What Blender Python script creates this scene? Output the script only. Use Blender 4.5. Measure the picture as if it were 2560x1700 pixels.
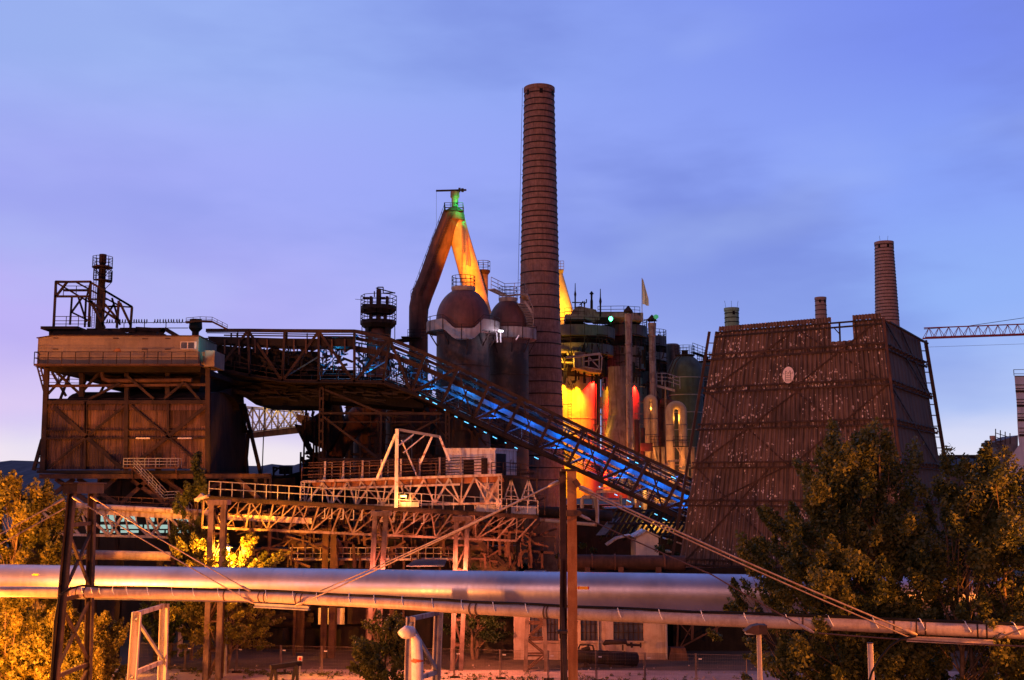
import bpy, math, random
import numpy as np
from mathutils import Vector, Matrix
V = Vector
R = math.radians
for _o in list(bpy.data.objects):
    bpy.data.objects.remove(_o, do_unlink=True)
S = bpy.context.scene
COL = S.collection

# ------------------------------------------------------------------ camera
F = 2844.0
PITCH = math.atan((1215 - 850) / F)
CZ = 14.0
cd = bpy.data.cameras.new('camera')
cam = bpy.data.objects.new('camera', cd)
COL.objects.link(cam)
cam.location = (0, 0, CZ)
cam.rotation_euler = (math.pi / 2 + PITCH, 0, 0)
cd.sensor_width = 36
cd.lens = 36 * F / 2560
cd.clip_start = 0.5
cd.clip_end = 6000
S.camera = cam
S.view_settings.view_transform = 'Standard'
S.view_settings.look = 'None'
S.view_settings.exposure = 0
S.view_settings.gamma = 1
S.cycles.max_bounces = 6
S.cycles.diffuse_bounces = 2
S.cycles.glossy_bounces = 3
S.cycles.transparent_max_bounces = 6
S.cycles.sample_clamp_indirect = 4.0
S.cycles.caustics_reflective = False
S.cycles.caustics_refractive = False
try:
    S.cycles.use_denoising = True
except Exception:
    pass

_cp, _sp = math.cos(PITCH), math.sin(PITCH)


def _dir(px, py):
    u, v = (px - 1280) / F, (850 - py) / F
    return u, _cp - v * _sp, _sp + v * _cp


def at(px, py, Y):
    u, dy, dz = _dir(px, py)
    t = Y / dy
    return V((u * t, Y, CZ + dz * t))


def atz(px, py, z):
    u, dy, dz = _dir(px, py)
    t = (z - CZ) / dz
    return V((u * t, dy * t, z))


def mpp(Y):
    return Y / F


# ------------------------------------------------------------------ world: dusk sky
W = bpy.data.worlds.new('World')
S.world = W
W.use_nodes = True
nt = W.node_tree
nt.nodes.clear()


def N(tree, typ, **kw):
    n = tree.nodes.new(typ)
    for k, v in kw.items():
        if k.startswith('i_'):
            n.inputs[int(k[2:]) if k[2:].isdigit() else k[2:].replace('_', ' ')].default_value = v
        else:
            setattr(n, k, v)
    return n


def ramp(tree, stops, fac, interp='EASE'):
    n = tree.nodes.new('ShaderNodeValToRGB')
    n.color_ramp.interpolation = interp
    e = n.color_ramp.elements
    while len(e) < len(stops):
        e.new(0.5)
    for el, (p, c) in zip(e, stops):
        el.position = p
        el.color = (*c, 1) if len(c) == 3 else c
    tree.links.new(fac, n.inputs[0])
    return n.outputs[0]


def math_(tree, op, a, b=None, clamp=False):
    n = tree.nodes.new('ShaderNodeMath')
    n.operation = op
    n.use_clamp = clamp
    for i, x in enumerate((a, b)):
        if x is None:
            continue
        if isinstance(x, (int, float)):
            n.inputs[i].default_value = x
        else:
            tree.links.new(x, n.inputs[i])
    return n.outputs[0]


def mix(tree, a, b, fac, blend='MIX'):
    n = tree.nodes.new('ShaderNodeMix')
    n.data_type = 'RGBA'
    n.blend_type = blend
    for s, x in ((0, fac), (6, a), (7, b)):
        if isinstance(x, (int, float)):
            n.inputs[s].default_value = x
        elif isinstance(x, tuple):
            n.inputs[s].default_value = (*x, 1)
        else:
            tree.links.new(x, n.inputs[s])
    return n.outputs[2]


def lin(r, g, b):
    f = lambda c: ((c / 255 + 0.055) / 1.055) ** 2.4 if c > 10 else c / 255 / 12.92
    return (f(r), f(g), f(b))


tc = N(nt, 'ShaderNodeTexCoord')
sep = N(nt, 'ShaderNodeSeparateXYZ')
nt.links.new(tc.outputs['Generated'], sep.inputs[0])
X_, Y_, Z_ = sep.outputs
# wobble of the elevation so that the bands are not ruler straight
mp = N(nt, 'ShaderNodeMapping')
mp.inputs['Scale'].default_value = (2.2, 1.0, 7.0)
mp.inputs['Rotation'].default_value = (0, R(14), 0)
nt.links.new(tc.outputs['Generated'], mp.inputs[0])
n1 = N(nt, 'ShaderNodeTexNoise', i_Scale=1.25, i_Detail=5.0, i_Roughness=0.5)
nt.links.new(mp.outputs[0], n1.inputs['Vector'])
mp2 = N(nt, 'ShaderNodeMapping')
mp2.inputs['Scale'].default_value = (1.6, 1.0, 4.0)
mp2.inputs['Rotation'].default_value = (0, R(-28), 0)
mp2.inputs['Location'].default_value = (3.1, 0, 1.7)
nt.links.new(tc.outputs['Generated'], mp2.inputs[0])
n2 = N(nt, 'ShaderNodeTexNoise', i_Scale=2.2, i_Detail=4.0, i_Roughness=0.45)
nt.links.new(mp2.outputs[0], n2.inputs['Vector'])
wob = math_(nt, 'MULTIPLY', math_(nt, 'SUBTRACT', n1.outputs[0], 0.5), 0.06)
zz = math_(nt, 'MULTIPLY', math_(nt, 'ADD', Z_, wob), 2.2, True)       # 0..1 over 0..27 degrees
left = ramp(nt, [(0.0, lin(255, 246, 240)), (0.07, lin(255, 244, 248)), (0.13, lin(220, 207, 252)),
                 (0.30, lin(192, 182, 254)), (0.55, lin(170, 178, 255)), (0.80, lin(168, 194, 255)), (1.0, lin(160, 190, 255))], zz)
right = ramp(nt, [(0.0, lin(246, 240, 250)), (0.085, lin(222, 228, 255)), (0.15, lin(184, 206, 255)),
                  (0.32, lin(150, 184, 255)), (0.55, lin(140, 168, 255)), (0.8, lin(124, 146, 246)), (1.0, lin(116, 136, 240))], zz)
xf = math_(nt, 'ADD', math_(nt, 'MULTIPLY', X_, 1.5), 0.5, True)
base = mix(nt, left, right, xf)
# soft cloud veils, darker and lighter
dk = ramp(nt, [(0.40, (0, 0, 0)), (0.64, (1, 1, 1))], n1.outputs[0])
lt = ramp(nt, [(0.50, (0, 0, 0)), (0.75, (1, 1, 1))], n2.outputs[0])
hi = math_(nt, 'MULTIPLY', Z_, 4.0, True)
base = mix(nt, base, lin(116, 136, 222), math_(nt, 'MULTIPLY', math_(nt, 'MULTIPLY', dk, math_(nt, 'ADD', math_(nt, 'MULTIPLY', xf, 0.72), 0.26)), hi))
base = mix(nt, base, lin(180, 202, 255), math_(nt, 'MULTIPLY', lt, 0.40))
# the half of the sky away from the afterglow is darker
back = ramp(nt, [(0.30, (0.16, 0.16, 0.2)), (0.80, (1, 1, 1))], math_(nt, 'ADD', math_(nt, 'MULTIPLY', Y_, 0.5), 0.5, True), 'LINEAR')
base = mix(nt, base, back, 1.0, 'MULTIPLY')
below = math_(nt, 'GREATER_THAN', Z_, -0.02)
base = mix(nt, (0.01, 0.01, 0.015), base, below)
sky = N(nt, 'ShaderNodeTexSky', sky_type='NISHITA')
sky.sun_disc = False
sky.sun_elevation = R(1.0)
sky.sun_rotation = R(-40)
bg1 = N(nt, 'ShaderNodeBackground', i_Strength=1.0)
bg2 = N(nt, 'ShaderNodeBackground', i_Strength=0.008)
base = mix(nt, base, (.93, .92, .93), 1.0, 'MULTIPLY')
nt.links.new(base, bg1.inputs[0])
nt.links.new(sky.outputs[0], bg2.inputs[0])
add = N(nt, 'ShaderNodeAddShader')
nt.links.new(bg1.outputs[0], add.inputs[0])
nt.links.new(bg2.outputs[0], add.inputs[1])
wo = N(nt, 'ShaderNodeOutputWorld')
nt.links.new(add.outputs[0], wo.inputs[0])

# the warm glow of the lit town behind the camera, very soft
sd = bpy.data.lights.new('sun', 'SUN')
sd.energy = 0.78
sd.angle = R(25)
sd.color = (1.0, 0.41, 0.32)
sun = bpy.data.objects.new('sun', sd)
COL.objects.link(sun)
sun.rotation_euler = (V((0.46, 0.85, -0.25))).to_track_quat('-Z', 'Y').to_euler()


# ------------------------------------------------------------------ object helpers
class MB:
    def __init__(s):
        s.v, s.f, s.s, s.uv = [], [], [], None

    def poly(s, pts, smooth=False):
        i = len(s.v)
        s.v += [tuple(p) for p in pts]
        s.f.append(tuple(range(i, i + len(pts))))
        s.s.append(smooth)

    def hexa(s, p):                      # p: 4 bottom, 4 top (same winding)
        i = len(s.v)
        s.v += [tuple(q) for q in p]
        for q in ((3, 2, 1, 0), (4, 5, 6, 7), (0, 1, 5, 4), (1, 2, 6, 5), (2, 3, 7, 6), (3, 0, 4, 7)):
            s.f.append(tuple(i + k for k in q))
            s.s.append(False)

    def box(s, x0, x1, y0, y1, z0, z1):
        s.hexa([(x0, y0, z0), (x1, y0, z0), (x1, y1, z0), (x0, y1, z0), (x0, y0, z1), (x1, y0, z1), (x1, y1, z1), (x0, y1, z1)])

    def bar(s, a, b, w=.12, h=None, up=None):
        a, b = V(a), V(b)
        h = w if h is None else h
        d = b - a
        if d.length < 1e-6:
            return
        d.normalize()
        u = V(up) if up else (V((0, 0, 1)) if abs(d.z) < .95 else V((0, 1, 0)))
        sd_ = d.cross(u)
        if sd_.length < 1e-6:
            sd_ = V((1, 0, 0))
        sd_.normalize()
        uu = sd_.cross(d)
        sd_ *= w / 2
        uu *= h / 2
        s.hexa([a - sd_ - uu, a + sd_ - uu, a + sd_ + uu, a - sd_ + uu, b - sd_ - uu, b + sd_ - uu, b + sd_ + uu, b - sd_ + uu])

    def ibeam(s, a, b, w=.3, h=.3, t=.05, up=None):    # H section: flanges across `up`
        a, b = V(a), V(b)
        d = (b - a).normalized()
        u = V(up) if up else (V((0, 0, 1)) if abs(d.z) < .95 else V((0, 1, 0)))
        sd_ = d.cross(u).normalized()
        uu = sd_.cross(d)
        o = uu * (h / 2 - t / 2)
        s.bar(a + o, b + o, w, t, u)
        s.bar(a - o, b - o, w, t, u)
        s.bar(a, b, t, h - 2 * t - .004, u)

    def tube(s, pts, r, n=10, cap=True, smooth=True):
        pts = [V(p) for p in pts]
        m = len(pts)
        rr = r if isinstance(r, (list, tuple)) else [r] * m
        t = [(pts[min(i + 1, m - 1)] - pts[max(i - 1, 0)]).normalized() for i in range(m)]
        nrm = t[0].orthogonal().normalized()
        i0 = len(s.v)
        for i in range(m):
            nrm = (nrm - t[i] * nrm.dot(t[i])).normalized()
            bn = t[i].cross(nrm)
            for k in range(n):
                a = 2 * math.pi * k / n
                s.v.append(tuple(pts[i] + (nrm * math.cos(a) + bn * math.sin(a)) * rr[i]))
        for i in range(m - 1):
            for k in range(n):
                a, b = i0 + i * n + k, i0 + i * n + (k + 1) % n
                s.f.append((a, b, b + n, a + n))
                s.s.append(smooth)
        if cap:
            s.poly([s.v[i0 + k] for k in reversed(range(n))])
            s.poly([s.v[i0 + (m - 1) * n + k] for k in range(n)])

    def lathe(s, c, prof, n=28, smooth=True, soft=False, cap=True, a0=0., a1=2 * math.pi):
        c = V(c)
        full = abs(a1 - a0 - 2 * math.pi) < 1e-4
        m = n if full else n + 1

        def ring(r, z):
            i = len(s.v)
            for k in range(m):
                a = a0 + (a1 - a0) * k / n
                s.v.append((c.x + r * math.cos(a), c.y + r * math.sin(a), c.z + z))
            return i
        prev = None
        for j in range(len(prof) - 1):
            i = prev if (soft and prev is not None) else ring(*prof[j])
            q = ring(*prof[j + 1])
            for k in range(n):
                k2 = (k + 1) % m
                s.f.append((i + k, i + k2, q + k2, q + k))
                s.s.append(smooth)
            prev = q
        if cap and full:
            for (r, z), rev in ((prof[0], True), (prof[-1], False)):
                if r > 1e-4:
                    p = [(c.x + r * math.cos(2 * math.pi * k / n), c.y + r * math.sin(2 * math.pi * k / n), c.z + z) for k in range(n)]
                    s.poly(p[::-1] if rev else p)

    def prism(s, pts, vec):
        vec = V(vec)
        a = [V(p) for p in pts]
        b = [p + vec for p in a]
        s.poly(a)
        s.poly(b[::-1])
        n = len(a)
        for k in range(n):
            s.poly([a[k], b[k], b[(k + 1) % n], a[(k + 1) % n]])

    def plate(s, pts, th, toward=(0, 1, 0)):   # outline with thickness along `toward`
        s.prism(pts, V(toward).normalized() * th)

    def build(s, name, mat, parent=None):
        me = bpy.data.meshes.new(name)
        me.from_pydata(s.v, [], s.f)
        me.polygons.foreach_set('use_smooth', s.s)
        if s.uv is not None:
            l = me.uv_layers.new(name='UVMap')
            l.data.foreach_set('uv', s.uv)
        me.materials.append(mat)
        me.update()
        return link(bpy.data.objects.new(name, me), parent)


def link(o, parent=None):
    COL.objects.link(o)
    if parent is not None:
        o.parent = parent
        m = Matrix.Identity(4)
        p = parent
        m = root_matrix(p)
        o.matrix_parent_inverse = m.inverted()
    return o


def root_matrix(p):
    m = Matrix.Translation(p.location)
    if p.parent is not None:
        m = root_matrix(p.parent) @ p.matrix_parent_inverse @ m
    return m


def thing(name, label, cat, loc, group=None):
    o = bpy.data.objects.new(name, None)
    o.empty_display_size = .5
    COL.objects.link(o)
    o.location = loc
    return tag(o, label, cat, group)


def tag(o, label, cat, group=None):
    o['label'] = label
    o['category'] = cat
    if group:
        o['group'] = group
    return o


def struct(o, kind='structure'):
    o['kind'] = kind
    return o


def dup(root, delta, label):
    r = root.copy()
    COL.objects.link(r)
    r.location = root.location + V(delta)
    r['label'] = label
    for ch in root.children:
        c = ch.copy()
        COL.objects.link(c)
        c.parent = r
        for g in ch.children:
            d = g.copy()
            COL.objects.link(d)
            d.parent = c
    return r


def light(name, typ, loc, energy, color, parent, size=.3, target=None, spot=60, blend=.6):
    d = bpy.data.lights.new(name, typ)
    d.energy = energy
    d.color = color
    if typ == 'SPOT':
        d.spot_size = R(spot)
        d.spot_blend = blend
        d.shadow_soft_size = size
    elif typ == 'AREA':
        d.size = size
    else:
        d.shadow_soft_size = size
    o = bpy.data.objects.new(name, d)
    o.location = loc
    if target is not None:
        o.rotation_euler = (V(target) - V(loc)).to_track_quat('-Z', 'Y').to_euler()
    link(o, parent)
    return o


def lerp(a, b, t):
    return V(a) * (1 - t) + V(b) * t


def truss(mb, t0, t1, b0, b1, n, w=.1, chord=.16, diag='W', posts=True, pw=None):
    t0, t1, b0, b1 = map(V, (t0, t1, b0, b1))
    pw = pw or w
    if chord:
        mb.bar(t0, t1, chord)
        mb.bar(b0, b1, chord)
    for i in range(n + 1):
        if posts:
            mb.bar(lerp(t0, t1, i / n), lerp(b0, b1, i / n), pw)
    for i in range(n):
        a, b = i / n, (i + 1) / n
        if diag == 'X' or (diag == 'W' and i % 2 == 0) or diag == 'N':
            mb.bar(lerp(t0, t1, a), lerp(b0, b1, b), w)
        if diag == 'X' or (diag == 'W' and i % 2 == 1) or diag == 'M':
            mb.bar(lerp(b0, b1, a), lerp(t0, t1, b), w)


def railing(mb, pts, h=1.1, step=1.5, r=.045, rails=(1.0, .5), closed=False):
    pts = [V(p) for p in pts]
    if closed:
        pts = pts + [pts[0]]
    for a, b in zip(pts, pts[1:]):
        L = (b - a).length
        n = max(1, round(L / step))
        for i in range(n + 1):
            p = lerp(a, b, i / n)
            mb.bar(p, p + V((0, 0, h)), r)
        for k in rails:
            mb.bar(a + V((0, 0, h * k)), b + V((0, 0, h * k)), r)


def ringpts(c, r, n, z=0, a0=0., a1=2 * math.pi, closed=True):
    m = n if closed else n + 1
    return [V((c[0] + r * math.cos(a0 + (a1 - a0) * k / n), c[1] + r * math.sin(a0 + (a1 - a0) * k / n), c[2] + z)) for k in range(m)]


# ------------------------------------------------------------------ materials
def newmat(name):
    m = bpy.data.materials.new(name)
    m.use_nodes = True
    t = m.node_tree
    return m, t, t.nodes['Principled BSDF']


def surf(name, c1, c2, c3=None, scale=1.2, rough=.75, metal=0., streak=.5, bump=.15, lo=.38, hi=.66, spec=.3, fine=18.):
    m, t, b = newmat(name)
    tc = N(t, 'ShaderNodeTexCoord')
    n = N(t, 'ShaderNodeTexNoise', i_Scale=scale, i_Detail=7.0, i_Roughness=.62)
    t.links.new(tc.outputs['Object'], n.inputs['Vector'])
    col = mix(t, c1, c2, ramp(t, [(lo, (0, 0, 0)), (hi, (1, 1, 1))], n.outputs[0]))
    mpn = N(t, 'ShaderNodeMapping')
    mpn.inputs['Scale'].default_value = (3.2, 3.2, .28)
    t.links.new(tc.outputs['Object'], mpn.inputs[0])
    n3 = N(t, 'ShaderNodeTexNoise', i_Scale=scale * 1.3, i_Detail=5.0)
    t.links.new(mpn.outputs[0], n3.inputs['Vector'])
    c3 = c3 or tuple(x * .45 for x in c1)
    col = mix(t, col, c3, math_(t, 'MULTIPLY', ramp(t, [(.45, (0, 0, 0)), (.68, (1, 1, 1))], n3.outputs[0]), streak))
    n4 = N(t, 'ShaderNodeTexNoise', i_Scale=fine, i_Detail=4.0)
    t.links.new(tc.outputs['Object'], n4.inputs['Vector'])
    col = mix(t, col, mix(t, (.55, .55, .55), (1.45, 1.45, 1.45), n4.outputs[0]), .6, 'MULTIPLY')
    t.links.new(col, b.inputs['Base Color'])
    b.inputs['Roughness'].default_value = rough
    b.inputs['Metallic'].default_value = metal
    b.inputs['Specular IOR Level'].default_value = spec
    if bump:
        bp = N(t, 'ShaderNodeBump', i_Strength=bump, i_Distance=.05)
        t.links.new(n4.outputs[0], bp.inputs['Height'])
        t.links.new(bp.outputs[0], b.inputs['Normal'])
    return m


def emit(name, col, strength, base=(.05, .05, .05)):
    m, t, b = newmat(name)
    b.inputs['Base Color'].default_value = (*base, 1)
    b.inputs['Emission Color'].default_value = (*col, 1)
    b.inputs['Emission Strength'].default_value = strength
    return m


def leafmat(name, c1, c2, c3):
    m, t, b = newmat(name)
    g = N(t, 'ShaderNodeNewGeometry')
    tc = N(t, 'ShaderNodeTexCoord')
    n = N(t, 'ShaderNodeTexNoise', i_Scale=.55, i_Detail=3.0)
    t.links.new(tc.outputs['Object'], n.inputs['Vector'])
    col = mix(t, c1, c2, g.outputs['Random Per Island'])
    col = mix(t, col, c3, ramp(t, [(.42, (0, 0, 0)), (.62, (1, 1, 1))], n.outputs[0]))
    t.links.new(col, b.inputs['Base Color'])
    b.inputs['Roughness'].default_value = .55
    b.inputs['Specular IOR Level'].default_value = .35
    tr = N(t, 'ShaderNodeBsdfTranslucent')
    t.links.new(mix(t, col, (1.0, 1.0, .5), 1.0, 'MULTIPLY'), tr.inputs[0])
    ms = N(t, 'ShaderNodeMixShader', i_0=.3)
    t.links.new(b.outputs[0], ms.inputs[1])
    t.links.new(tr.outputs[0], ms.inputs[2])
    t.links.new(ms.outputs[0], t.nodes['Material Output'].inputs[0])
    return m


def pipe_metal(name, c1, c2, rough=.40):
    m, t, b = newmat(name)
    tc = N(t, 'ShaderNodeTexCoord')
    n = N(t, 'ShaderNodeTexNoise', i_Scale=.35, i_Detail=6.0, i_Roughness=.6)
    t.links.new(tc.outputs['Object'], n.inputs['Vector'])
    mpn = N(t, 'ShaderNodeMapping')
    mpn.inputs['Scale'].default_value = (4.5, 1.0, 1.0)
    t.links.new(tc.outputs['Object'], mpn.inputs[0])
    n2 = N(t, 'ShaderNodeTexNoise', i_Scale=1.1, i_Detail=4.0)
    t.links.new(mpn.outputs[0], n2.inputs['Vector'])
    t.links.new(mix(t, c1, c2, ramp(t, [(.35, (0, 0, 0)), (.7, (1, 1, 1))], n.outputs[0])), b.inputs['Base Color'])
    b.inputs['Metallic'].default_value = .82
    t.links.new(math_(t, 'ADD', math_(t, 'MULTIPLY', n2.outputs[0], .22), rough - .1), b.inputs['Roughness'])
    bp = N(t, 'ShaderNodeBump', i_Strength=.12, i_Distance=.04)
    t.links.new(n2.outputs[0], bp.inputs['Height'])
    t.links.new(bp.outputs[0], b.inputs['Normal'])
    return m


M = {}
M['rust_dark'] = surf('dark rusted steel', (.026, .015, .013), (.058, .031, .024), scale=.8)
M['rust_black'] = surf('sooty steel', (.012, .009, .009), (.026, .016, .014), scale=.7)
M['rust_mid'] = surf('rusted steel', (.07, .036, .027), (.125, .062, .042), scale=.9)
M['rust_lamplit'] = surf('rust with orange lamplight', (.30, .11, .04), (.42, .19, .08), scale=1.0)  # rust with the orange lamplight already mixed into its colour
M['white_steel'] = surf('weathered white steel', (.52, .45, .42), (.34, .22, .17), (.18, .085, .055), scale=.7, streak=.75, lo=.5, hi=.72)
M['white_rust'] = surf('white paint eaten by rust', (.84, .78, .74), (.36, .16, .09), (.30, .11, .05), scale=1.1, streak=.5, lo=.58, hi=.68)
M['dull_steel'] = surf('dull rusting steel', (.20, .145, .135), (.10, .062, .054), (.045, .028, .025), scale=.9, streak=.6)
M['grey_steel'] = surf('grey painted steel', (.36, .35, .36), (.26, .25, .26), scale=.9, streak=.3)
M['gallery_grey'] = surf('pale gallery sheet', (.33, .29, .26), (.23, .19, .17), (.12, .08, .07), scale=.6, streak=.5)
M['slate_grey'] = surf('dark gallery sheet', (.11, .10, .11), (.16, .14, .14), scale=.7, streak=.35)
M['beige'] = surf('beige render', (.29, .22, .165), (.22, .165, .12), (.17, .11, .085), scale=.5, streak=.3, bump=.05)
M['brick'] = surf('chimney brick', (.27, .155, .125), (.19, .105, .085), (.10, .062, .052), scale=1.6, streak=.55, fine=5., bump=.35)
M['brick_pale'] = surf('pale chimney brick', (.42, .26, .21), (.33, .20, .16), (.20, .13, .11), scale=1.0, streak=.35, fine=6.)
M['concrete_green_lit'] = surf('green lit concrete', (.33, .46, .28), (.25, .36, .21), scale=1.0, streak=.4)  # green light falling on the shaft is mixed into this colour
M['dome'] = surf('stove shell', (.105, .045, .040), (.150, .065, .055), (.05, .028, .026), scale=.5, streak=.5, rough=.6)
M['stove'] = surf('stained stove shell', (.075, .040, .030), (.022, .016, .015), (.11, .08, .075), scale=.32, streak=.3, rough=.65, lo=.42, hi=.56)
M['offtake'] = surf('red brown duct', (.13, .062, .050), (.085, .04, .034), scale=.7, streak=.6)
M['duct_pale'] = surf('dusty pale duct', (.25, .19, .145), (.17, .12, .09), (.08, .05, .04), scale=.9, streak=.7)
M['stack_pale'] = surf('flaking stack', (.30, .24, .20), (.20, .14, .11), (.09, .05, .045), scale=1.3, streak=.6, lo=.5, hi=.6)
M['stove_pale'] = surf('pale stove shell', (.27, .22, .16), (.21, .16, .11), (.13, .09, .06), scale=.6, streak=.55)
M['amber_lit'] = surf('ochre duct', (.55, .40, .22), (.42, .28, .14), scale=.6, streak=.3)  # orange floodlight is part of the colour of these lit parts
M['green_dome'] = surf('green grey stove shell', (.09, .12, .10), (.06, .075, .065), scale=.5, streak=.5)
M['plaster'] = surf('old plaster', (.46, .36, .30), (.32, .22, .17), (.20, .13, .10), scale=.7, streak=.5)
M['gravel'] = surf('yard gravel', (.34, .27, .25), (.22, .175, .16), scale=.25, streak=0, fine=6., bump=.5, rough=.95)
M['earth'] = surf('bare earth', (.10, .075, .06), (.055, .05, .035), scale=.15, streak=0, fine=4., bump=.5, rough=.95)
M['hill'] = surf('wooded hill', (.055, .06, .085), (.035, .045, .06), scale=.02, streak=0, fine=.12, bump=.0, rough=1.)  # bluish tone takes the place of distance haze
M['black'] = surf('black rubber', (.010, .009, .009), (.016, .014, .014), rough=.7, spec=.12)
M['rope'] = surf('wire rope', (.36, .28, .26), (.26, .18, .16), scale=3, rough=.45, metal=.3)
M['rope_dark'] = surf('rusty wire rope', (.12, .06, .05), (.08, .045, .04), scale=3)
M['alu'] = pipe_metal('aluminium jacket', (.44, .43, .53), (.33, .31, .37))
M['pipe_pink'] = surf('painted district pipe', (.50, .38, .32), (.42, .30, .25), (.22, .13, .10), scale=1.4, rough=.45, streak=.35, bump=.06)
M['strap'] = surf('galvanised strap', (.75, .76, .82), (.65, .66, .72), rough=.35)
M['white_plastic'] = surf('white sheeting', (.75, .68, .66), (.66, .55, .52), scale=2., rough=.4, streak=.2)
M['red_plastic'] = surf('orange tape', (.65, .12, .06), (.55, .10, .05), rough=.45)
M['glass_dark'] = surf('dark glass', (.05, .055, .08), (.09, .09, .12), rough=.12, spec=.6, streak=0, bump=0)
M['white_frame'] = surf('white frame', (.72, .68, .66), (.62, .58, .56), streak=.2)
M['yellow'] = surf('yellow plate', (.80, .45, .03), (.75, .40, .03), streak=0)
M['red'] = surf('red paint', (.55, .03, .03), (.48, .03, .03), streak=.1)
M['crane_red'] = surf('red crane steel', (.36, .045, .05), (.28, .04, .045), streak=.2)
M['blue_roof'] = surf('blue grey roofing', (.22, .24, .32), (.18, .20, .27), scale=.6)
M['blue_lit_panel'] = surf('blue lit belt cover', (.09, .20, .33), (.06, .14, .25), (.025, .05, .08), scale=.8, streak=.45)  # blue of the bridge lamps is partly put into this colour
M['bark'] = surf('bark', (.17, .11, .075), (.10, .065, .045), scale=3.)
M['bark_pale'] = surf('birch bark', (.50, .40, .32), (.30, .22, .17), scale=4.)
M['sheeting'] = surf('scaffold sheeting', (.60, .60, .70), (.46, .46, .55), (.30, .28, .34), scale=.3, streak=.4)
M['flag'] = leafmat('cream cloth', (.80, .72, .58), (.78, .70, .56), (.76, .68, .55))
M['flag_pink'] = leafmat('faded pink cloth', (.70, .34, .30), (.66, .32, .28), (.68, .33, .29))
M['bird'] = surf('dark feathers', (.02, .02, .024), (.03, .03, .035), streak=0, bump=0)
M['leaf_mid'] = leafmat('leaves', (.065, .075, .02), (.13, .12, .03), (.045, .058, .017))
M['leaf_yellow'] = leafmat('yellow green leaves', (.14, .125, .022), (.22, .18, .03), (.09, .09, .018))
M['leaf_dark'] = leafmat('dark leaves', (.03, .055, .016), (.055, .085, .025), (.018, .035, .012))
M['sodium'] = emit('sodium lamp glass', (1., .52, .10), 60.)
M['lamp_blue'] = emit('blue lamp glass', (.10, .55, 1.), 2.2)
M['lamp_green'] = emit('green lamp glass', (.05, 1., .28), 14.)
M['lamp_white'] = emit('white lamp glass', (.9, .85, 1.), 8.)
M['lit_window'] = emit('lit window glass', (.62, .95, .85), .55)
M['lamp_amber'] = emit('amber lamp glass', (1., .6, .12), 6.)


def corrugated_mat(name, c1, c2, c3, chips=False, patches=False):
    """UV in metres: u along the sheet, v up."""
    m, t, b = newmat(name)
    uv = N(t, 'ShaderNodeTexCoord').outputs['UV']
    n = N(t, 'ShaderNodeTexNoise', i_Scale=.35, i_Detail=6.0, i_Roughness=.65)
    t.links.new(uv, n.inputs['Vector'])
    mp1 = N(t, 'ShaderNodeMapping')
    mp1.inputs['Scale'].default_value = (3.0, .22, 1)
    t.links.new(uv, mp1.inputs[0])
    n2 = N(t, 'ShaderNodeTexNoise', i_Scale=1.2, i_Detail=5.0, i_Roughness=.6)
    t.links.new(mp1.outputs[0], n2.inputs['Vector'])
    col = mix(t, c1, c2, ramp(t, [(.38, (0, 0, 0)), (.64, (1, 1, 1))], n.outputs[0]))
    col = mix(t, col, c3, math_(t, 'MULTIPLY', ramp(t, [(.42, (0, 0, 0)), (.66, (1, 1, 1))], n2.outputs[0]), .85))
    if patches:
        bt = N(t, 'ShaderNodeTexBrick', i_Scale=.45)
        bt.offset = .37
        for k, c in (('Color1', (0, 0, 0, 1)), ('Color2', (1, 1, 1, 1)), ('Mortar', (.3, .3, .3, 1))):
            bt.inputs[k].default_value = c
        bt.inputs['Mortar Size'].default_value = .006
        bt.inputs['Brick Width'].default_value = .9
        bt.inputs['Row Height'].default_value = .9
        t.links.new(uv, bt.inputs['Vector'])
        col = mix(t, col, mix(t, (.62, .62, .62), (1.3, 1.25, 1.2), bt.outputs['Color']), .8, 'MULTIPLY')
    if chips:
        mp3 = N(t, 'ShaderNodeMapping')
        mp3.inputs['Scale'].default_value = (1.5, .8, 1)
        t.links.new(uv, mp3.inputs[0])
        vo = N(t, 'ShaderNodeTexVoronoi', i_Scale=4.0)
        t.links.new(mp3.outputs[0], vo.inputs['Vector'])
        n5 = N(t, 'ShaderNodeTexNoise', i_Scale=.28, i_Detail=5.0, i_Roughness=.7)
        t.links.new(uv, n5.inputs['Vector'])
        sx = N(t, 'ShaderNodeSeparateXYZ')
        t.links.new(uv, sx.inputs[0])
        band = math_(t, 'FRACT', math_(t, 'DIVIDE', sx.outputs[1], 4.0))
        bm = ramp(t, [(.0, (1, 1, 1)), (.35, (.85, .85, .85)), (.8, (.2, .2, .2)), (1., (.1, .1, .1))], band)
        rise = math_(t, 'ADD', math_(t, 'MULTIPLY', sx.outputs[1], .02), .55, True)
        dens = math_(t, 'MULTIPLY', math_(t, 'MULTIPLY', ramp(t, [(.40, (0, 0, 0)), (.68, (1, 1, 1))], n5.outputs[0]), bm), rise)
        sc = N(t, 'ShaderNodeSeparateColor')
        t.links.new(vo.outputs['Color'], sc.inputs[0])
        pick = math_(t, 'LESS_THAN', sc.outputs[0], math_(t, 'MULTIPLY', dens, 1.7))
        rad = math_(t, 'ADD', math_(t, 'MULTIPLY', sc.outputs[1], .25), .17)
        chip = math_(t, 'MULTIPLY', pick, math_(t, 'LESS_THAN', vo.outputs['Distance'], rad))
        col = mix(t, col, (.55, .48, .48), chip)
    t.links.new(col, b.inputs['Base Color'])
    b.inputs['Roughness'].default_value = .8
    b.inputs['Specular IOR Level'].default_value = .25
    return m


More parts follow.
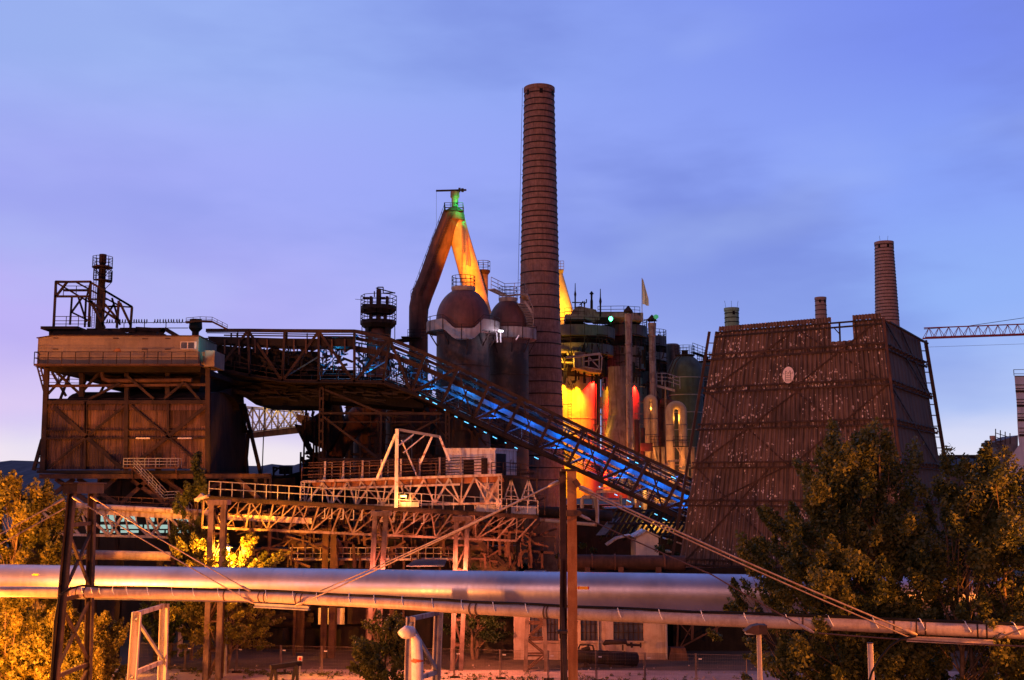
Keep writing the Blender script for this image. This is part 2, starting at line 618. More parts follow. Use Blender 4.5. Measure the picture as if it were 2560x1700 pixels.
M['corr_tower'] = corrugated_mat('tower cladding', (.145, .098, .085), (.088, .062, .056), (.034, .026, .025), chips=True)
M['corr_side'] = corrugated_mat('tower side cladding', (.15, .075, .034), (.10, .052, .026), (.05, .028, .018))
M['corr_wall'] = corrugated_mat('corrugated wall', (.185, .108, .098), (.12, .07, .064), (.052, .032, .03), patches=True)
M['corr_dark'] = corrugated_mat('dark corrugated wall', (.04, .026, .024), (.028, .02, .019), (.016, .012, .012))  # far darker than the front wall sheet
M['corr_pink'] = corrugated_mat('pale boarding', (.36, .18, .14), (.28, .14, .11), (.12, .06, .05))


def sheet(mb, bl, br, tr, tl, pitch=.35, depth=.07, rows=1, vo=0., uo=0.):
    """corrugated sheet between four corners; UV in metres"""
    bl, br, tr, tl = map(V, (bl, br, tr, tl))
    if mb.uv is None:
        mb.uv = []
    L = (br - bl).length
    H = (tl - bl).length
    nrm = (br - bl).cross(tl - bl).normalized()
    n = max(2, int(L / pitch) * 4)
    off = (0, 1, 1, 0)
    for r in range(rows):
        v0, v1 = r / rows, (r + 1) / rows
        i0 = len(mb.v)
        for k in range(n + 1):
            d = nrm * depth * off[k % 4]
            for v in (v0, v1):
                p = lerp(lerp(bl, br, k / n), lerp(tl, tr, k / n), v) + d
                mb.v.append(tuple(p))
        for k in range(n):
            a = i0 + 2 * k
            mb.f.append((a, a + 2, a + 3, a + 1))
            mb.s.append(False)
            u0, u1 = L * k / n, L * (k + 1) / n
            mb.uv += [u0 + uo, vo + H * v0, u1 + uo, vo + H * v0, u1 + uo, vo + H * v1, u0 + uo, vo + H * v1]

# ================================================================== SETTING
mb = MB()
mb.poly([(-3000, -60, 0), (3000, -60, 0), (3000, 3000, 0), (-3000, 3000, 0)])
struct(mb.build('ground', M['earth']))
mb = MB()
mb.poly([(-40, 58, .012), (60, 58, .012), (60, 88.5, .012), (-40, 90.5, .012)])
struct(mb.build('yard', M['gravel']))
# far wooded ridge
rng = random.Random(5)
mb = MB()
_n = 220
rows = []
for j, (dy, hh) in enumerate(((-260, 0.), (-120, .55), (0, 1.), (200, .8), (500, 0.))):
    row = []
    for i in range(_n + 1):
        x = -1500 + 3000 * i / _n
        h = 50 + 9 * math.sin(x * .0041 + 1.0) + 6 * math.sin(x * .011 + 2) + rng.uniform(-1.6, 1.6)
        row.append((x, 1500 + dy + rng.uniform(-8, 8), h * hh + (rng.uniform(-1, 1) if 0 < hh else 0)))
    rows.append(row)
for j in range(len(rows) - 1):
    for i in range(_n):
        mb.poly([rows[j][i], rows[j][i + 1], rows[j + 1][i + 1], rows[j + 1][i]])
struct(mb.build('hills', M['hill']))

# ================================================================== FOLIAGE
def leaves(name, mat, parent, centres, radii, per, size, seed, droop=.2, axes=None):
    g = np.random.default_rng(seed)
    c = np.repeat(np.array(centres, float), per, axis=0)
    r = np.repeat(np.array(radii, float), per)[:, None]
    n = len(c)
    d = g.normal(size=(n, 3))
    d /= np.linalg.norm(d, axis=1)[:, None]
    p = c + d * r * (g.random((n, 1)) ** .45) * np.array([1, 1, .8])
    if axes is not None:
        ax = np.repeat(np.array(axes, float), per, axis=0)
        q = p - c
        al = (q * ax).sum(axis=1, keepdims=True)
        p = c + (q - ax * al) * (.62 - .22 * np.clip(al / r, -1, 1)) + ax * al * 1.5
    s = size * (.55 + .9 * g.random((n, 1)))
    a = g.normal(size=(n, 3)) + np.array([0, 0, -droop])
    a /= np.linalg.norm(a, axis=1)[:, None]
    b = np.cross(a, g.normal(size=(n, 3)))
    b /= np.linalg.norm(b, axis=1)[:, None] + 1e-9
    nrm = np.cross(a, b)
    v = np.stack([p - a * s * .6, p + b * s * .34 + nrm * s * .08, p + a * s * .6, p - b * s * .34 + nrm * s * .08], axis=1).reshape(-1, 3)
    me = bpy.data.meshes.new(name)
    me.vertices.add(4 * n)
    me.vertices.foreach_set('co', v.ravel())
    me.loops.add(4 * n)
    me.loops.foreach_set('vertex_index', np.arange(4 * n, dtype=np.int32))
    me.polygons.add(n)
    me.polygons.foreach_set('loop_start', np.arange(0, 4 * n, 4, dtype=np.int32))
    me.polygons.foreach_set('loop_total', np.full(n, 4, dtype=np.int32))
    me.materials.append(mat)
    me.update()
    me.validate()
    return link(bpy.data.objects.new(name, me), parent)


def tree(name, label, base, h, w, crown0, mat, seed, nl=14000, size=.2, bark='bark', trunk_r=.16, cat='tree', cl=110, crad=.8, lean=(0, 0), stems=1, group=None, topheavy=0., lobes=9, boxy=2.2):
    """crown0: height at which the foliage begins; w: crown diameter"""
    rg = random.Random(seed)
    base = V(base)
    t = thing(name, label, cat, base, group)
    tb = MB()
    ctr = base + V((lean[0], lean[1], crown0 + (h - crown0) * .5))
    hh = (h - crown0) / 2
    # the crown is a heap of uneven lobes round the middle of the tree
    lob = []
    for i in range(lobes):
        an = i * 2.4 + rg.uniform(-.5, .5)
        zf = -0.72 + 1.55 * (i + rg.random() * .7) / lobes
        wid = math.sqrt(max(.05, 1 - min(.97, abs(zf + .12 - topheavy)) ** boxy))
        rad = w * .5 * rg.uniform(.42, .62) * (.55 + .45 * wid)
        rr = max(0, w * .5 * wid - rad * .75) * rg.uniform(.7, 1.2)
        lob.append((ctr + V((math.cos(an) * rr, math.sin(an) * rr, zf * hh)), rad))
    lob.append((base + V((lean[0] * 1.2, lean[1] * 1.2, h - w * .14)), w * .15))
    cents, rads = [], []
    tot = sum(r * r for c, r in lob)
    for c, r in lob:
        for k in range(max(4, int(cl * r * r / tot))):
            d = V((rg.gauss(0, 1), rg.gauss(0, 1), rg.gauss(0, 1))).normalized()
            p = c + V((d.x, d.y, d.z * .95)) * r * rg.uniform(.45, 1.05)
            if p.z < base.z + crown0 * .8 or p.z > base.z + h:
                continue
            cents.append(p)
            rads.append(crad * rg.uniform(.5, 1.15))
    for st in range(stems):
        ang0 = rg.uniform(0, 6.28)
        off = V((math.cos(ang0), math.sin(ang0), 0)) * (.22 * w * (stems > 1) * rg.uniform(.5, 1))
        top = base + V((lean[0], lean[1], 0)) + off + V((0, 0, h * rg.uniform(.84, .93)))
        pts = []
        for k in range(8):
            f = k / 7
            pts.append(lerp(base + off * .25, top, f) + V((rg.uniform(-1, 1), rg.uniform(-1, 1), 0)) * (.012 * h * (0 < k)))
        tb.tube(pts, [trunk_r * (1 - .88 * k / 7) + .012 for k in range(8)], 7)
        for i in range(st, len(cents), stems * 3):
            c = cents[i]
            f = min(.95, max(.12, (c.z - base.z) / h - .14 - .12 * (V((c.x - ctr.x, c.y - ctr.y, 0)).length / w)))
            k = min(6, int(f * 7))
            p0 = lerp(pts[k], pts[k + 1], f * 7 - k)
            m = lerp(p0, c, .5) + V((rg.uniform(-.2, .2), rg.uniform(-.2, .2), rg.uniform(-.1, .35)))
            tb.tube([p0, m, c], [trunk_r * .30 * (1 - f * .6), trunk_r * .18 * (1 - f * .6), .012], 5)
    tb.build('trunk', M[bark], t)
    axs = []
    for c in cents:
        d = (c - (ctr - V((0, 0, hh * .9))))
        d = V((d.x, d.y, abs(d.z) * .55 + w * .10)) + V((rg.gauss(0, 1), rg.gauss(0, 1), rg.gauss(0, .6))) * w * .16
        axs.append(tuple(d.normalized()))
    leaves('crown', M[mat], t, [tuple(c) for c in cents], rads, max(1, nl // len(cents)), size, seed, axes=axs)
    return t


def shrub(label, base, h, w, mat, seed, nl=3500, size=.13, d=None, name='shrub'):
    rg = random.Random(seed)
    base = V(base)
    d = d or w
    t = thing(name, label, 'shrub', base)
    tb = MB()
    cents, rads = [], []
    k = max(8, int(w * 5))
    for i in range(k):
        an = rg.uniform(0, 6.28)
        rr = math.sqrt(rg.random())
        hh = h * rg.uniform(.45, 1.) * (1 - .55 * rr * rr)
        p = base + V((math.cos(an) * rr * w / 2, math.sin(an) * rr * d / 2, hh))
        q = base + V((math.cos(an) * rr * w / 4, math.sin(an) * rr * d / 4, 0))
        tb.tube([q, lerp(q, p, .6), p], [.03, .02, .008], 5)
        for j in range(4):
            c = lerp(q, p, .35 + .65 * (j + rg.random()) / 4) + V((rg.gauss(0, .12), rg.gauss(0, .12), 0)) * w * .5
            cents.append(tuple(c))
            rads.append(rg.uniform(.28, .6) * min(1., h / 2.2))
    tb.build('stem', M['bark'], t)
    leaves('foliage', M[mat], t, cents, rads, max(1, nl // len(cents)), size, seed)
    return t


def gpt(px, Y):                     # point on the ground under the column px at distance Y
    p = at(px, 1215, Y)
    return V((p.x, Y, 0))


def hz(py, Y):                      # height of the image row py at distance Y
    return at(1280, py, Y).z


tree('broadleaf_tree', 'tall leafy tree right of the cooling tower', gpt(2185, 51), hz(1066, 51), 9.2, 2.2, 'leaf_mid', 11, nl=105000, size=.145, trunk_r=.2, cl=400, crad=.75, stems=2, lean=(-1.0, 0), lobes=15)
tree('broadleaf_tree', 'amber lit leafy tree at the right edge in front of the sheeted scaffold tower', gpt(2450, 49), hz(1122, 49), 9.2, 1.8, 'leaf_mid', 12, nl=100000, size=.145, trunk_r=.17, cl=400, crad=.75, stems=3, lobes=15)
tree('broadleaf_tree', 'smaller tree reaching left over the pipe in front of the cooling tower foot', gpt(2010, 53), hz(1300, 53), 6.0, 3.6, 'leaf_mid', 13, nl=17000, size=.145, trunk_r=.12, cl=120, crad=.5, stems=2, lean=(-.9, 0), lobes=11)
shrub('low bush under the right end of the pipe beside the headless lamp post', gpt(2120, 50), 5.9, 6.5, 'leaf_mid', 21, nl=14000, size=.16, d=4)
shrub('bush at the bottom right corner right of the headless lamp post', gpt(2400, 46), 4.8, 6.5, 'leaf_mid', 22, nl=14000, size=.16, d=4)
shrub('pale green bush left of the street lamp head', gpt(1835, 61), 3.9, 4.6, 'leaf_mid', 23, nl=9000, size=.17, d=3)
shrub('bush directly behind the street lamp with the hooded head', gpt(1965, 55), 4.2, 4.2, 'leaf_dark', 24, nl=6000, size=.19, d=3)
# left
tree('birch_tree', 'leaning amber lit birch with a pale trunk beside the lattice mast, behind the big pipe', gpt(112, 86), hz(1210, 86), 5.0, 4.5, 'leaf_yellow', 31, nl=20000, size=.21, bark='bark_pale', trunk_r=.15, cl=170, crad=.7, lobes=12)
tree('broadleaf_tree', 'amber tree cut off by the left edge of the photo, above the big pipe', gpt(25, 84), hz(1178, 84), 6.4, 3., 'leaf_yellow', 32, nl=24000, size=.21, cl=200, crad=.75, stems=2, lobes=13)
tree('broadleaf_tree', 'glowing bush tree at the lower left corner left of the lattice mast', gpt(48, 75), 6.7, 5.2, .2, 'leaf_yellow', 33, nl=26000, size=.17, cl=200, crad=.6, lobes=12, stems=3, trunk_r=.08)
tree('broadleaf_tree', 'yellow bush tree seen through the legs of the lattice mast under the pipes', gpt(175, 74), 6.5, 4.4, .2, 'leaf_yellow', 34, nl=22000, size=.17, cl=180, crad=.55, lobes=12, stems=3, trunk_r=.08)
tree('broadleaf_tree', 'soft rounded willow bush between the lattice mast and the white pipe trestle', gpt(268, 72), 6.2, 3.6, .2, 'leaf_yellow', 35, nl=20000, size=.15, cl=150, crad=.5, lobes=11, stems=3, trunk_r=.07)
tree('broadleaf_tree', 'slim green tree rising in front of the corrugated ore plant wall beside the stair', gpt(492, 95), hz(1136, 95), 3.6, 4.0, 'leaf_mid', 36, nl=14000, size=.2, cl=130, crad=.55, topheavy=-.2, lobes=11)
tree('acacia_tree', 'blazing yellow acacia lit from inside by the lamp behind the pipe', gpt(572, 88.3), hz(1348, 88.3), 8.8, 1.6, 'leaf_yellow', 37, nl=42000, size=.17, bark='bark', trunk_r=.12, cl=300, crad=.6, stems=2, lobes=20, topheavy=.3, boxy=5)
tree('broadleaf_tree', 'dark tree under the pipe between the white trestle and the blazing acacia', gpt(432, 92), 6.6, 4.8, .9, 'leaf_dark', 38, nl=8000, size=.2, cl=70, crad=.6, stems=2)
tree('acacia_tree', 'feathery acacia left of the white plastic wrapped duct', gpt(965, 76), 5.6, 4.8, .3, 'leaf_mid', 39, nl=20000, size=.16, cl=150, lobes=12, crad=.55, trunk_r=.1, stems=2)
tree('broadleaf_tree', 'dark tree behind the right pipe trestle left of the plastered house', gpt(1190, 95), 7.0, 5.4, .8, 'leaf_dark', 40, nl=8000, size=.2, cl=70, crad=.65, stems=2)
shrub('yellow green shrub at the bottom edge beside the timber buffer stop', gpt(800, 66), 2.4, 3.8, 'leaf_yellow', 41, nl=6000, size=.13, d=2.4)
shrub('low shrub in the bottom left yard between trestle and lattice tower', gpt(560, 66), 1.4, 3.4, 'leaf_yellow', 42, nl=4000, size=.12, d=2)
shrub('small shrub in the yard right of the yellow green shrub', gpt(905, 67), 1.5, 2.2, 'leaf_mid', 43, nl=3000, size=.12)
shrub('little weeds at the foot of the white pipe trestle', gpt(400, 68), 1.7, 2.2, 'leaf_yellow', 44, nl=3000, size=.12)
shrub('small shrub at the foot of the right pipe trestle', gpt(1065, 68), 1.2, 2.0, 'leaf_mid', 45, nl=2500, size=.12)
# bushes on the bank behind the big pipe
for k, (px, Y, py, w, lab) in enumerate((
        (1470, 112, 1318, 4.2, 'dark green bush right of the brown post above the big pipe'),
        (1545, 112, 1340, 3.6, 'dark green bush in front of the white gable'),
        (1660, 113, 1318, 3.8, 'dark bush between the white gable and the cooling tower'),
        (1340, 103, 1350, 3.8, 'grey green bush beside the small stair frame left of the brown post'),
        (1400, 106, 1365, 2.6, 'dark bush hidden partly behind the brown post'))):
    shrub(lab, gpt(px, Y), hz(py, Y), w, 'leaf_dark', 60 + k, nl=8000, size=.2, d=3, name='bank_shrub')

# ================================================================== BIG PIPE
p0, p1 = atz(-160, 1408.5, 9.0), atz(2700, 1447, 9.0)
p0.z = p1.z = 7.95
BPR = 1.05
bp = thing('insulated_pipe', 'huge aluminium clad pipe running right across the photo, reflecting blue sky and amber lamps', 'pipe', lerp(p0, p1, .5))
mb = MB()
mb.tube([p0, p1], BPR, 64)
mb.build('jacket', M['alu'], bp)
bd = (p1 - p0).normalized()
Lb = (p1 - p0).length
k = 0
x = .8
while x < Lb:
    mb = MB()
    c = p0 + bd * x
    mb.tube([c - bd * .014, c + bd * .014], BPR + .006, 48, cap=False)
    mb.build('seam', M['alu'], bp)
    x += 2.05
def bp_surface(px, py):                    # point on the camera side of the jacket
    u, dy, dz = _dir(px, py)
    o = V((0, 0, CZ)); d = V((u, dy, dz))
    a = o - p0
    d2 = d - bd * d.dot(bd); a2 = a - bd * a.dot(bd)
    A, B, C = d2.dot(d2), 2 * d2.dot(a2), a2.dot(a2) - BPR ** 2
    t = (-B - math.sqrt(max(0, B * B - 4 * A * C))) / (2 * A)
    q = o + d * t
    n = (q - p0); n = (n - bd * n.dot(bd)).normalized()
    return q, n
for px, py, w, h, lab, arrow in ((1459, 1470, .62, .17, 'yellow arrow plate with red ends', True), (90, 1437, .34, .13, 'plain yellow plate', False)):
    q, n = bp_surface(px, py)
    up = n.cross(bd).normalized()
    if up.z < 0:
        up = -up
    q = q + n * .004
    mb = MB()
    f = lambda a, b_: q + bd * a + up * b_
    pts = [f(-w / 2, -h / 2), f(w / 2, -h / 2), f(w / 2, h / 2), f(-w / 2, h / 2), f(-w / 2 - .14, 0)]
    mb.plate(pts, .012, n)
    pl = mb.build('flow_marker', M['yellow'], bp)
    pl['label'] = lab
    if arrow:
        for a in (-w / 2 + .03, w / 2 - .03):
            mb = MB()
            mb.plate([f(a - .03, -h / 2), f(a + .03, -h / 2), f(a + .03, h / 2), f(a - .03, h / 2)], .016, n)
            mb.build('marker_band', M['red'], pl)
        mb = MB()
        for j in range(9):
            a = -w / 2 + .10 + j * .048
            mb.plate([f(a, -.02), f(a + .03, -.02), f(a + .03, .02), f(a, .02)], .015, n)
        mb.build('marker_text', M['red'], pl)

# ================================================================== THIN PIPE + CABLE
tp = [atz(x, y, 8.45) for x, y in ((-140, 1479), (60, 1479), (135, 1480), (250, 1481.5), (600, 1489), (1000, 1509), (1180, 1521), (1480, 1536), (1800, 1550), (2100, 1561), (2500, 1578), (2760, 1590))]
TPR = .265
pp = thing('district_pipe', 'slender painted pipe slung in front of the big aluminium pipe', 'pipe', tp[5])
mb = MB()
mb.tube(tp, TPR, 32)
mb.build('pipe_run', M['pipe_pink'], pp)
def along(pts, dist):
    for a, b in zip(pts, pts[1:]):
        L = (b - a).length
        if dist <= L:
            return lerp(a, b, dist / L), (b - a).normalized()
        dist -= L
    return pts[-1], (pts[-1] - pts[-2]).normalized()
def tp_at(px):                              # point on the pipe axis at image column px
    best = None
    for a, b in zip(tp, tp[1:]):
        for k in range(41):
            q = lerp(a, b, k / 40)
            e = abs(q.x / (q.y * _cp + (q.z - CZ) * _sp) * F + 1280 - px)
            if best is None or e < best[0]:
                best = (e, q, (b - a).normalized())
    return best[1], best[2]
for px in (178, 196, 215, 560, 1180, 1195, 1365, 1372, 2010, 2235):
    q, d = tp_at(px)
    mb = MB()
    mb.tube([q - d * .035, q + d * .035], TPR + .022, 32, cap=False)
    mb.build('flange', M['rust_mid'], pp)
for xa, xb in ((636, 778), (2270, 2493)):
    qa, d = tp_at(xa)
    qb, _ = tp_at(xb)
    o = V((0, 0, -TPR - .17))
    mb = MB()
    mb.ibeam(qa + o, qb + o, .22, .22, .04)
    be = mb.build('sling_beam', M['grey_steel'] if xa < 1000 else M['pipe_pink'], pp)
    for q in (lerp(qa, qb, .12), lerp(qa, qb, .22), lerp(qa, qb, .8), lerp(qa, qb, .9)):
        mb = MB()
        mb.tube([q - d * .03, q + d * .03], TPR + .03, 28, cap=False)
        mb.box(q.x - .03, q.x + .03, q.y - .03, q.y + .03, q.z - TPR - .07, q.z - TPR)
        mb.build('clamp', M['rust_dark'], be)
# black cable on top of the pipe
cp_ = [p + V((0, -.08, TPR + .045)) for p in tp[3:]]
ql, _ = tp_at(172)
mast_leg = at(147, 1500, 58.4)
start = [mast_leg + V((-.1, -.25, -6.2)), mast_leg + V((-.05, -.25, -1.)), mast_leg + V((.12, -.25, .25)), at(178, 1471, 59.0), at(205, 1464, 59.6)]
fine = []
for a, b in zip(cp_, cp_[1:]):
    m = max(2, int((b - a).length / 1.1))
    fine += [lerp(a, b, k / m) + V((0, 0, .02 * math.sin(7.3 * (a.x + k)))) for k in range(m)]
fine.append(cp_[-1])
cb = thing('cable', 'thick black cable strapped along the top of the slender pipe', 'cable', cp_[2])
mb = MB()
mb.tube(start + fine, .062, 8)
mb.build('sheath', M['black'], cb)
for px in (216, 238, 258, 290, 330, 382, 437, 494, 553, 612, 680, 742, 806, 880, 948, 1018, 1092, 1164, 1248, 1328, 1450, 1560, 1660, 1768, 1871, 1977, 2087, 2198, 2312, 2430, 2551):
    q, d = tp_at(px)
    mb = MB()
    s_ = d.cross(V((0, 0, 1))).normalized()
    if s_.y > 0:
        s_ = -s_
    arc = [q + (s_ * math.cos(a) + V((0, 0, 1)) * math.sin(a)) * (TPR + (.014 if a < 1.1 else .09)) - d * (.05 * k) for k, a in enumerate([-.2, .15, .5, .85, 1.2, 1.55, 1.9])]
    mb.tube(arc, .02, 6)
    mb.build('strap', M['strap'], cb)

# ================================================================== LATTICE MAST (left)
def col_line(a, b, z0=0.):
    """extend the line a-b (a above b) down to height z0"""
    d = b - a
    return a + d * ((z0 - a.z) / d.z)
LT, LB = at(181, 1222, 59.6), at(137, 1700, 58.4)
RT, RB = at(231, 1222, 62.6), at(219, 1700, 62.6)
LG, RG = col_line(LT, LB), col_line(RT, RB)
ms = thing('lattice_mast', 'dark riveted lattice mast at the left, tapering up to a capped top with ropes', 'mast', lerp(LG, RG, .5))
for a, b in ((LG, LT), (RG, RT)):
    mb = MB()
    mb.ibeam(a, b, .38, .36, .06, up=(1, 0, 0))
    mb.build('leg', M['rust_dark'], ms)
mb = MB()
mid = lerp(LT, RT, .5)
e = (RT - LT).normalized()
n_ = V((-e.y, e.x, 0)).normalized()
mb.bar(LT - e * .35, RT + e * .75, .75, .5)
mb.bar(LT - e * .5 + V((0, 0, .3)), RT + e * .9 + V((0, 0, .3)), .95, .08)
cap = mb.build('cap', M['rust_dark'], ms)
def mleg(py, side):
    a, b = (LT, LG) if side == 0 else (RT, RG)
    z = hz(py, 60)
    return lerp(a, b, (a.z - z) / (a.z - b.z))
for py in (1312, 1495, 1680):
    mb = MB()
    mb.bar(mleg(py, 0), mleg(py, 1), .14, .20)
    mb.build('crossbeam', M['rust_dark'], ms)
for y0, y1 in ((1330, 1478), (1510, 1668), (1690, 1830)):
    mb = MB()
    mb.bar(mleg(y0, 0), mleg(y1, 1), .14, .14)
    mb.build('brace', M['rust_dark'], ms)
    mb = MB()
    mb.bar(mleg(y0, 1) + V((0, .1, 0)), mleg(y1, 0) + V((0, .1, 0)), .14, .14)
    mb.build('brace', M['rust_dark'], ms)

# ================================================================== BROWN POST (centre)
PD = 46.0
ptop = at(1429, 1178, PD)
pbase = V((at(1429, 1500, PD).x, PD, 0))
post = thing('steel_post', 'tall rusty brown steel post standing in front of everything right of the middle', 'post', pbase)
mb = MB()
xc = ptop.x
mb.box(xc - .185, xc + .19, PD - .05, PD + .05, 0, ptop.z)
mb.build('flange', M['rust_lamplit'], post)  # lit face of the post, brighter than the web by its colour
mb = MB()
mb.box(xc - .03, xc + .03, PD + .054, PD + .62, 0, ptop.z)
mb.build('web', M['rust_mid'], post)
mb = MB()
mb.box(xc - .46, xc - .19, PD + .63, PD + .78, 0, ptop.z)
mb.build('rear_channel', M['rust_mid'], post)
mb = MB()
mb.box(xc - .42, xc + .26, PD - .12, PD + .8, ptop.z, ptop.z + .09)
mb.build('cap_plate', M['rust_dark'], post)
mb = MB()
z = hz(1283, PD)
mb.box(xc - .22, xc + .30, PD - .10, PD + .10, z - .12, z + .12)
mb.tube([(xc + .30, PD - .14, z), (xc + .30, PD + .2, z)], .09, 10)
mb.build('clamp', M['rust_mid'], post)
mb = MB()
z1, z2 = hz(1400, PD), hz(1600, PD)
mb.bar((xc - .44, PD + .5, z2), (xc - .40, PD + .5, z1), .12, .12)
mb.bar((xc - .30, PD - .3, hz(1700, PD)), (xc - .38, PD + .5, z2 + 1.2), .16, .14)
mb.box(xc - .62, xc - .2, PD - .05, PD + .4, hz(1580, PD) - .06, hz(1580, PD) + .04)
mb.build('strut', M['rust_dark'], post)
bl_, br_ = at(1398, 1203, PD - .15), at(1447, 1216, PD - .15)
for a, b in ((bl_, at(1414, 1192, PD - .15)), (br_, at(1436, 1200, PD - .15))):
    mb = MB()
    mb.bar(a, b, .1, .22)
    mb.build('rope_lug', M['rust_mid'], post)

# ================================================================== ROPES
def rope(label, pts, r=.03, mat='rope', ends=True, name='wire_rope'):
    pts = [V(p) for p in pts]
    t = thing(name, label, 'rope', pts[0])
    full = []
    for a, b in zip(pts, pts[1:]):
        L = (b - a).length
        for k in range(8):
            f = k / 8
            full.append(lerp(a, b, f) - V((0, 0, L * .006 * 4 * f * (1 - f))))
    full.append(pts[-1])
    mb = MB()
    mb.tube(full, r, 7)
    mb.build('strand', M[mat], t)
    if ends:
        for a, b in ((full[0], full[1]), (full[-1], full[-2])):
            d = (b - a).normalized()
            mb = MB()
            mb.tube([a, a + d * .12, a + d * .5, a + d * .62], [r * 1.2, r * 2.4, r * 2.4, r], 8)
            mb.build('socket', M['rope'], t)
    return t
s1, _ = tp_at(638); s2, _ = tp_at(625); s3, _ = tp_at(745); s4, _ = tp_at(752)
dz_ = V((0, -.3, -TPR - .05))
mt1, mt2 = LT + V((.2, -.5, -.4)), RT + V((.1, -.5, -.4))
rope('left one of two ropes slanting right from the lattice mast to the slung beam', [mt1, s1 + dz_])
rope('right one of two ropes slanting right from the lattice mast to the slender pipe', [mt2, s2 + V((0, -.2, TPR))])
rope('upper of the two wire ropes running left from the lattice mast out of the photo', [mt1 + V((-.4, 0, -.1)), at(-120, 1398, 57)])
rope('lower of the two wire ropes running left from the lattice mast out of the photo', [mt2 + V((-.6, 0, -.2)), at(-120, 1424, 60)])
rope('pinkish wire rope from the brown post down left to the short slung beam', [bl_, s3 + dz_], r=.034)
rope('second wire rope from the brown post down left, just above its twin', [bl_ + V((.03, .2, .02)), s4 + V((.9, .3, TPR + .1))], r=.03, ends=False)
e1, _ = tp_at(2282)
rope('bright upper wire rope from the brown post down right to the long slung beam', [br_, e1 + V((0, -.3, -TPR + .02))], r=.036)
rope('bright lower wire rope from the brown post down right, close beside its twin', [br_ + V((0, -.12, -.1)), e1 + V((-.25, -.36, -TPR - .1))], r=.03, ends=False)
e2, _ = tp_at(2470)
rope('short wire rope rising right from the end of the long slung beam', [e2 + V((.2, -.3, -TPR)), at(2700, 1508, 40)], r=.034)
g0 = at(1444, 1285, PD)
rope('thin rusty guy rope from the brown post down right across the big pipe', [g0, at(1780, 1437, 43.8), at(2035, 1582, 42.0)], r=.026, mat='rope_dark')
rope('rusty rope running level right under the slender pipe to the edge', [at(2046, 1583, 42.0), at(2700, 1622, 40)], r=.026, mat='rope_dark', ends=False)
rope('dark rope end behind the street lamp slanting down right', [at(1903, 1590, 52), at(1972, 1636, 52)], r=.03, mat='rope_dark', ends=False)
hs = [at(x, y, 22.5) for x, y in ((2168, 1720), (2180, 1680), (2200, 1645), (2226, 1615), (2252, 1598), (2290, 1590))]
mb = MB()
mb.tube(hs, .022, 8)
tag(mb.build('hose', M['black']), 'curved dark hose looping up beside the headless lamp post', 'hose')

# ================================================================== STREET LAMPS (unlit)
def lamp_post(px, py, D, head, label, name):
    top = at(px, py, D)
    t = thing(name, label, 'street lamp' if head else 'post', (top.x, D, 0))
    mb = MB()
    mb.lathe((top.x, D, 0), [(.085, 0), (.07, top.z * .5), (.058, top.z)], 14)
    mb.build('pole', M['pipe_pink'], t)
    if head:
        mb = MB()
        x, y, z = top.x, D, top.z
        outline = [(x + .17, z - .02), (x + .17, z + .20), (x - .02, z + .215), (x - .18, z + .18), (x - .36, z + .06), (x - .37, z + .03), (x - .1, z - .03)]
        mb.prism([(a, y - .17, b) for a, b in outline], (0, .34, 0))
        hd = mb.build('lamp_head', M['rust_mid'], t)
        mb = MB()
        mb.box(x - .02, x + .178, y - .176, y + .176, z - .022, z + .204)
        mb.build('gear_box', M['rust_dark'], hd)
        mb = MB()
        mb.box(x - .33, x - .06, y - .13, y + .13, z + .005, z - .03)
        mb.build('lamp_lens', M['grey_steel'], hd)
    else:
        mb = MB()
        mb.lathe((top.x, D, top.z), [(.062, 0), (.062, .02)], 14)
        mb.build('pole_cap', M['rust_mid'], t)
lamp_post(1897, 1582, 29, True, 'slim street lamp with a dark hooded head below the slender pipe', 'street_lamp')
lamp_post(2175, 1609, 24, False, 'headless lamp post at the bottom right beside the curved hose', 'lamp_post')

# ================================================================== PIPE TRESTLES
def trestle(label, pxs, tops, D0, D1, name='pipe_trestle', colour='white_steel', low=None):
    a0, b0 = at(pxs[0][0], 1495, D0), at(pxs[1][0], 1495, D1)
    a1, b1 = at(pxs[0][1], 1700, D0), at(pxs[1][1], 1700, D1)
    ga, gb = col_line(a0, a1), col_line(b0, b1)
    ta, tb_ = a0 + (a0 - ga) * ((tops - a0.z) / a0.z), b0 + (b0 - gb) * ((tops - b0.z) / b0.z)
    t = thing(name, label, 'pipe support', lerp(ga, gb, .5))
    for g, tt in ((ga, ta), (gb, tb_)):
        mb = MB()
        mb.ibeam(g, tt, .46, .50, .06, up=(1, .12, 0))
        mb.build('leg', M[colour], t)
    def lg(f, s):
        return lerp(ga, ta, f) if s == 0 else lerp(gb, tb_, f)
    for f in (.985, .50, .06):
        mb = MB()
        mb.bar(lg(f, 0), lg(f, 1), .2, .24)
        mb.build('crossbeam', M[colour], t)
    for f0, f1 in ((.95, .53), (.48, .08)):
        mb = MB()
        mb.bar(lg(f0, 0) + V((0, -.15, 0)), lg(f1, 1) + V((0, -.15, 0)), .16, .16)
        mb.build('brace', M['grey_steel'], t)
    return t
trestle('white steel pipe trestle with a diagonal brace near the bottom left', ((345, 330), (412, 405)), 6.86, 66.5, 71)
trestle('pale steel pipe trestle behind the wrapped duct at the bottom middle', ((1028, 1022), (1098, 1090)), 6.86, 64, 67)
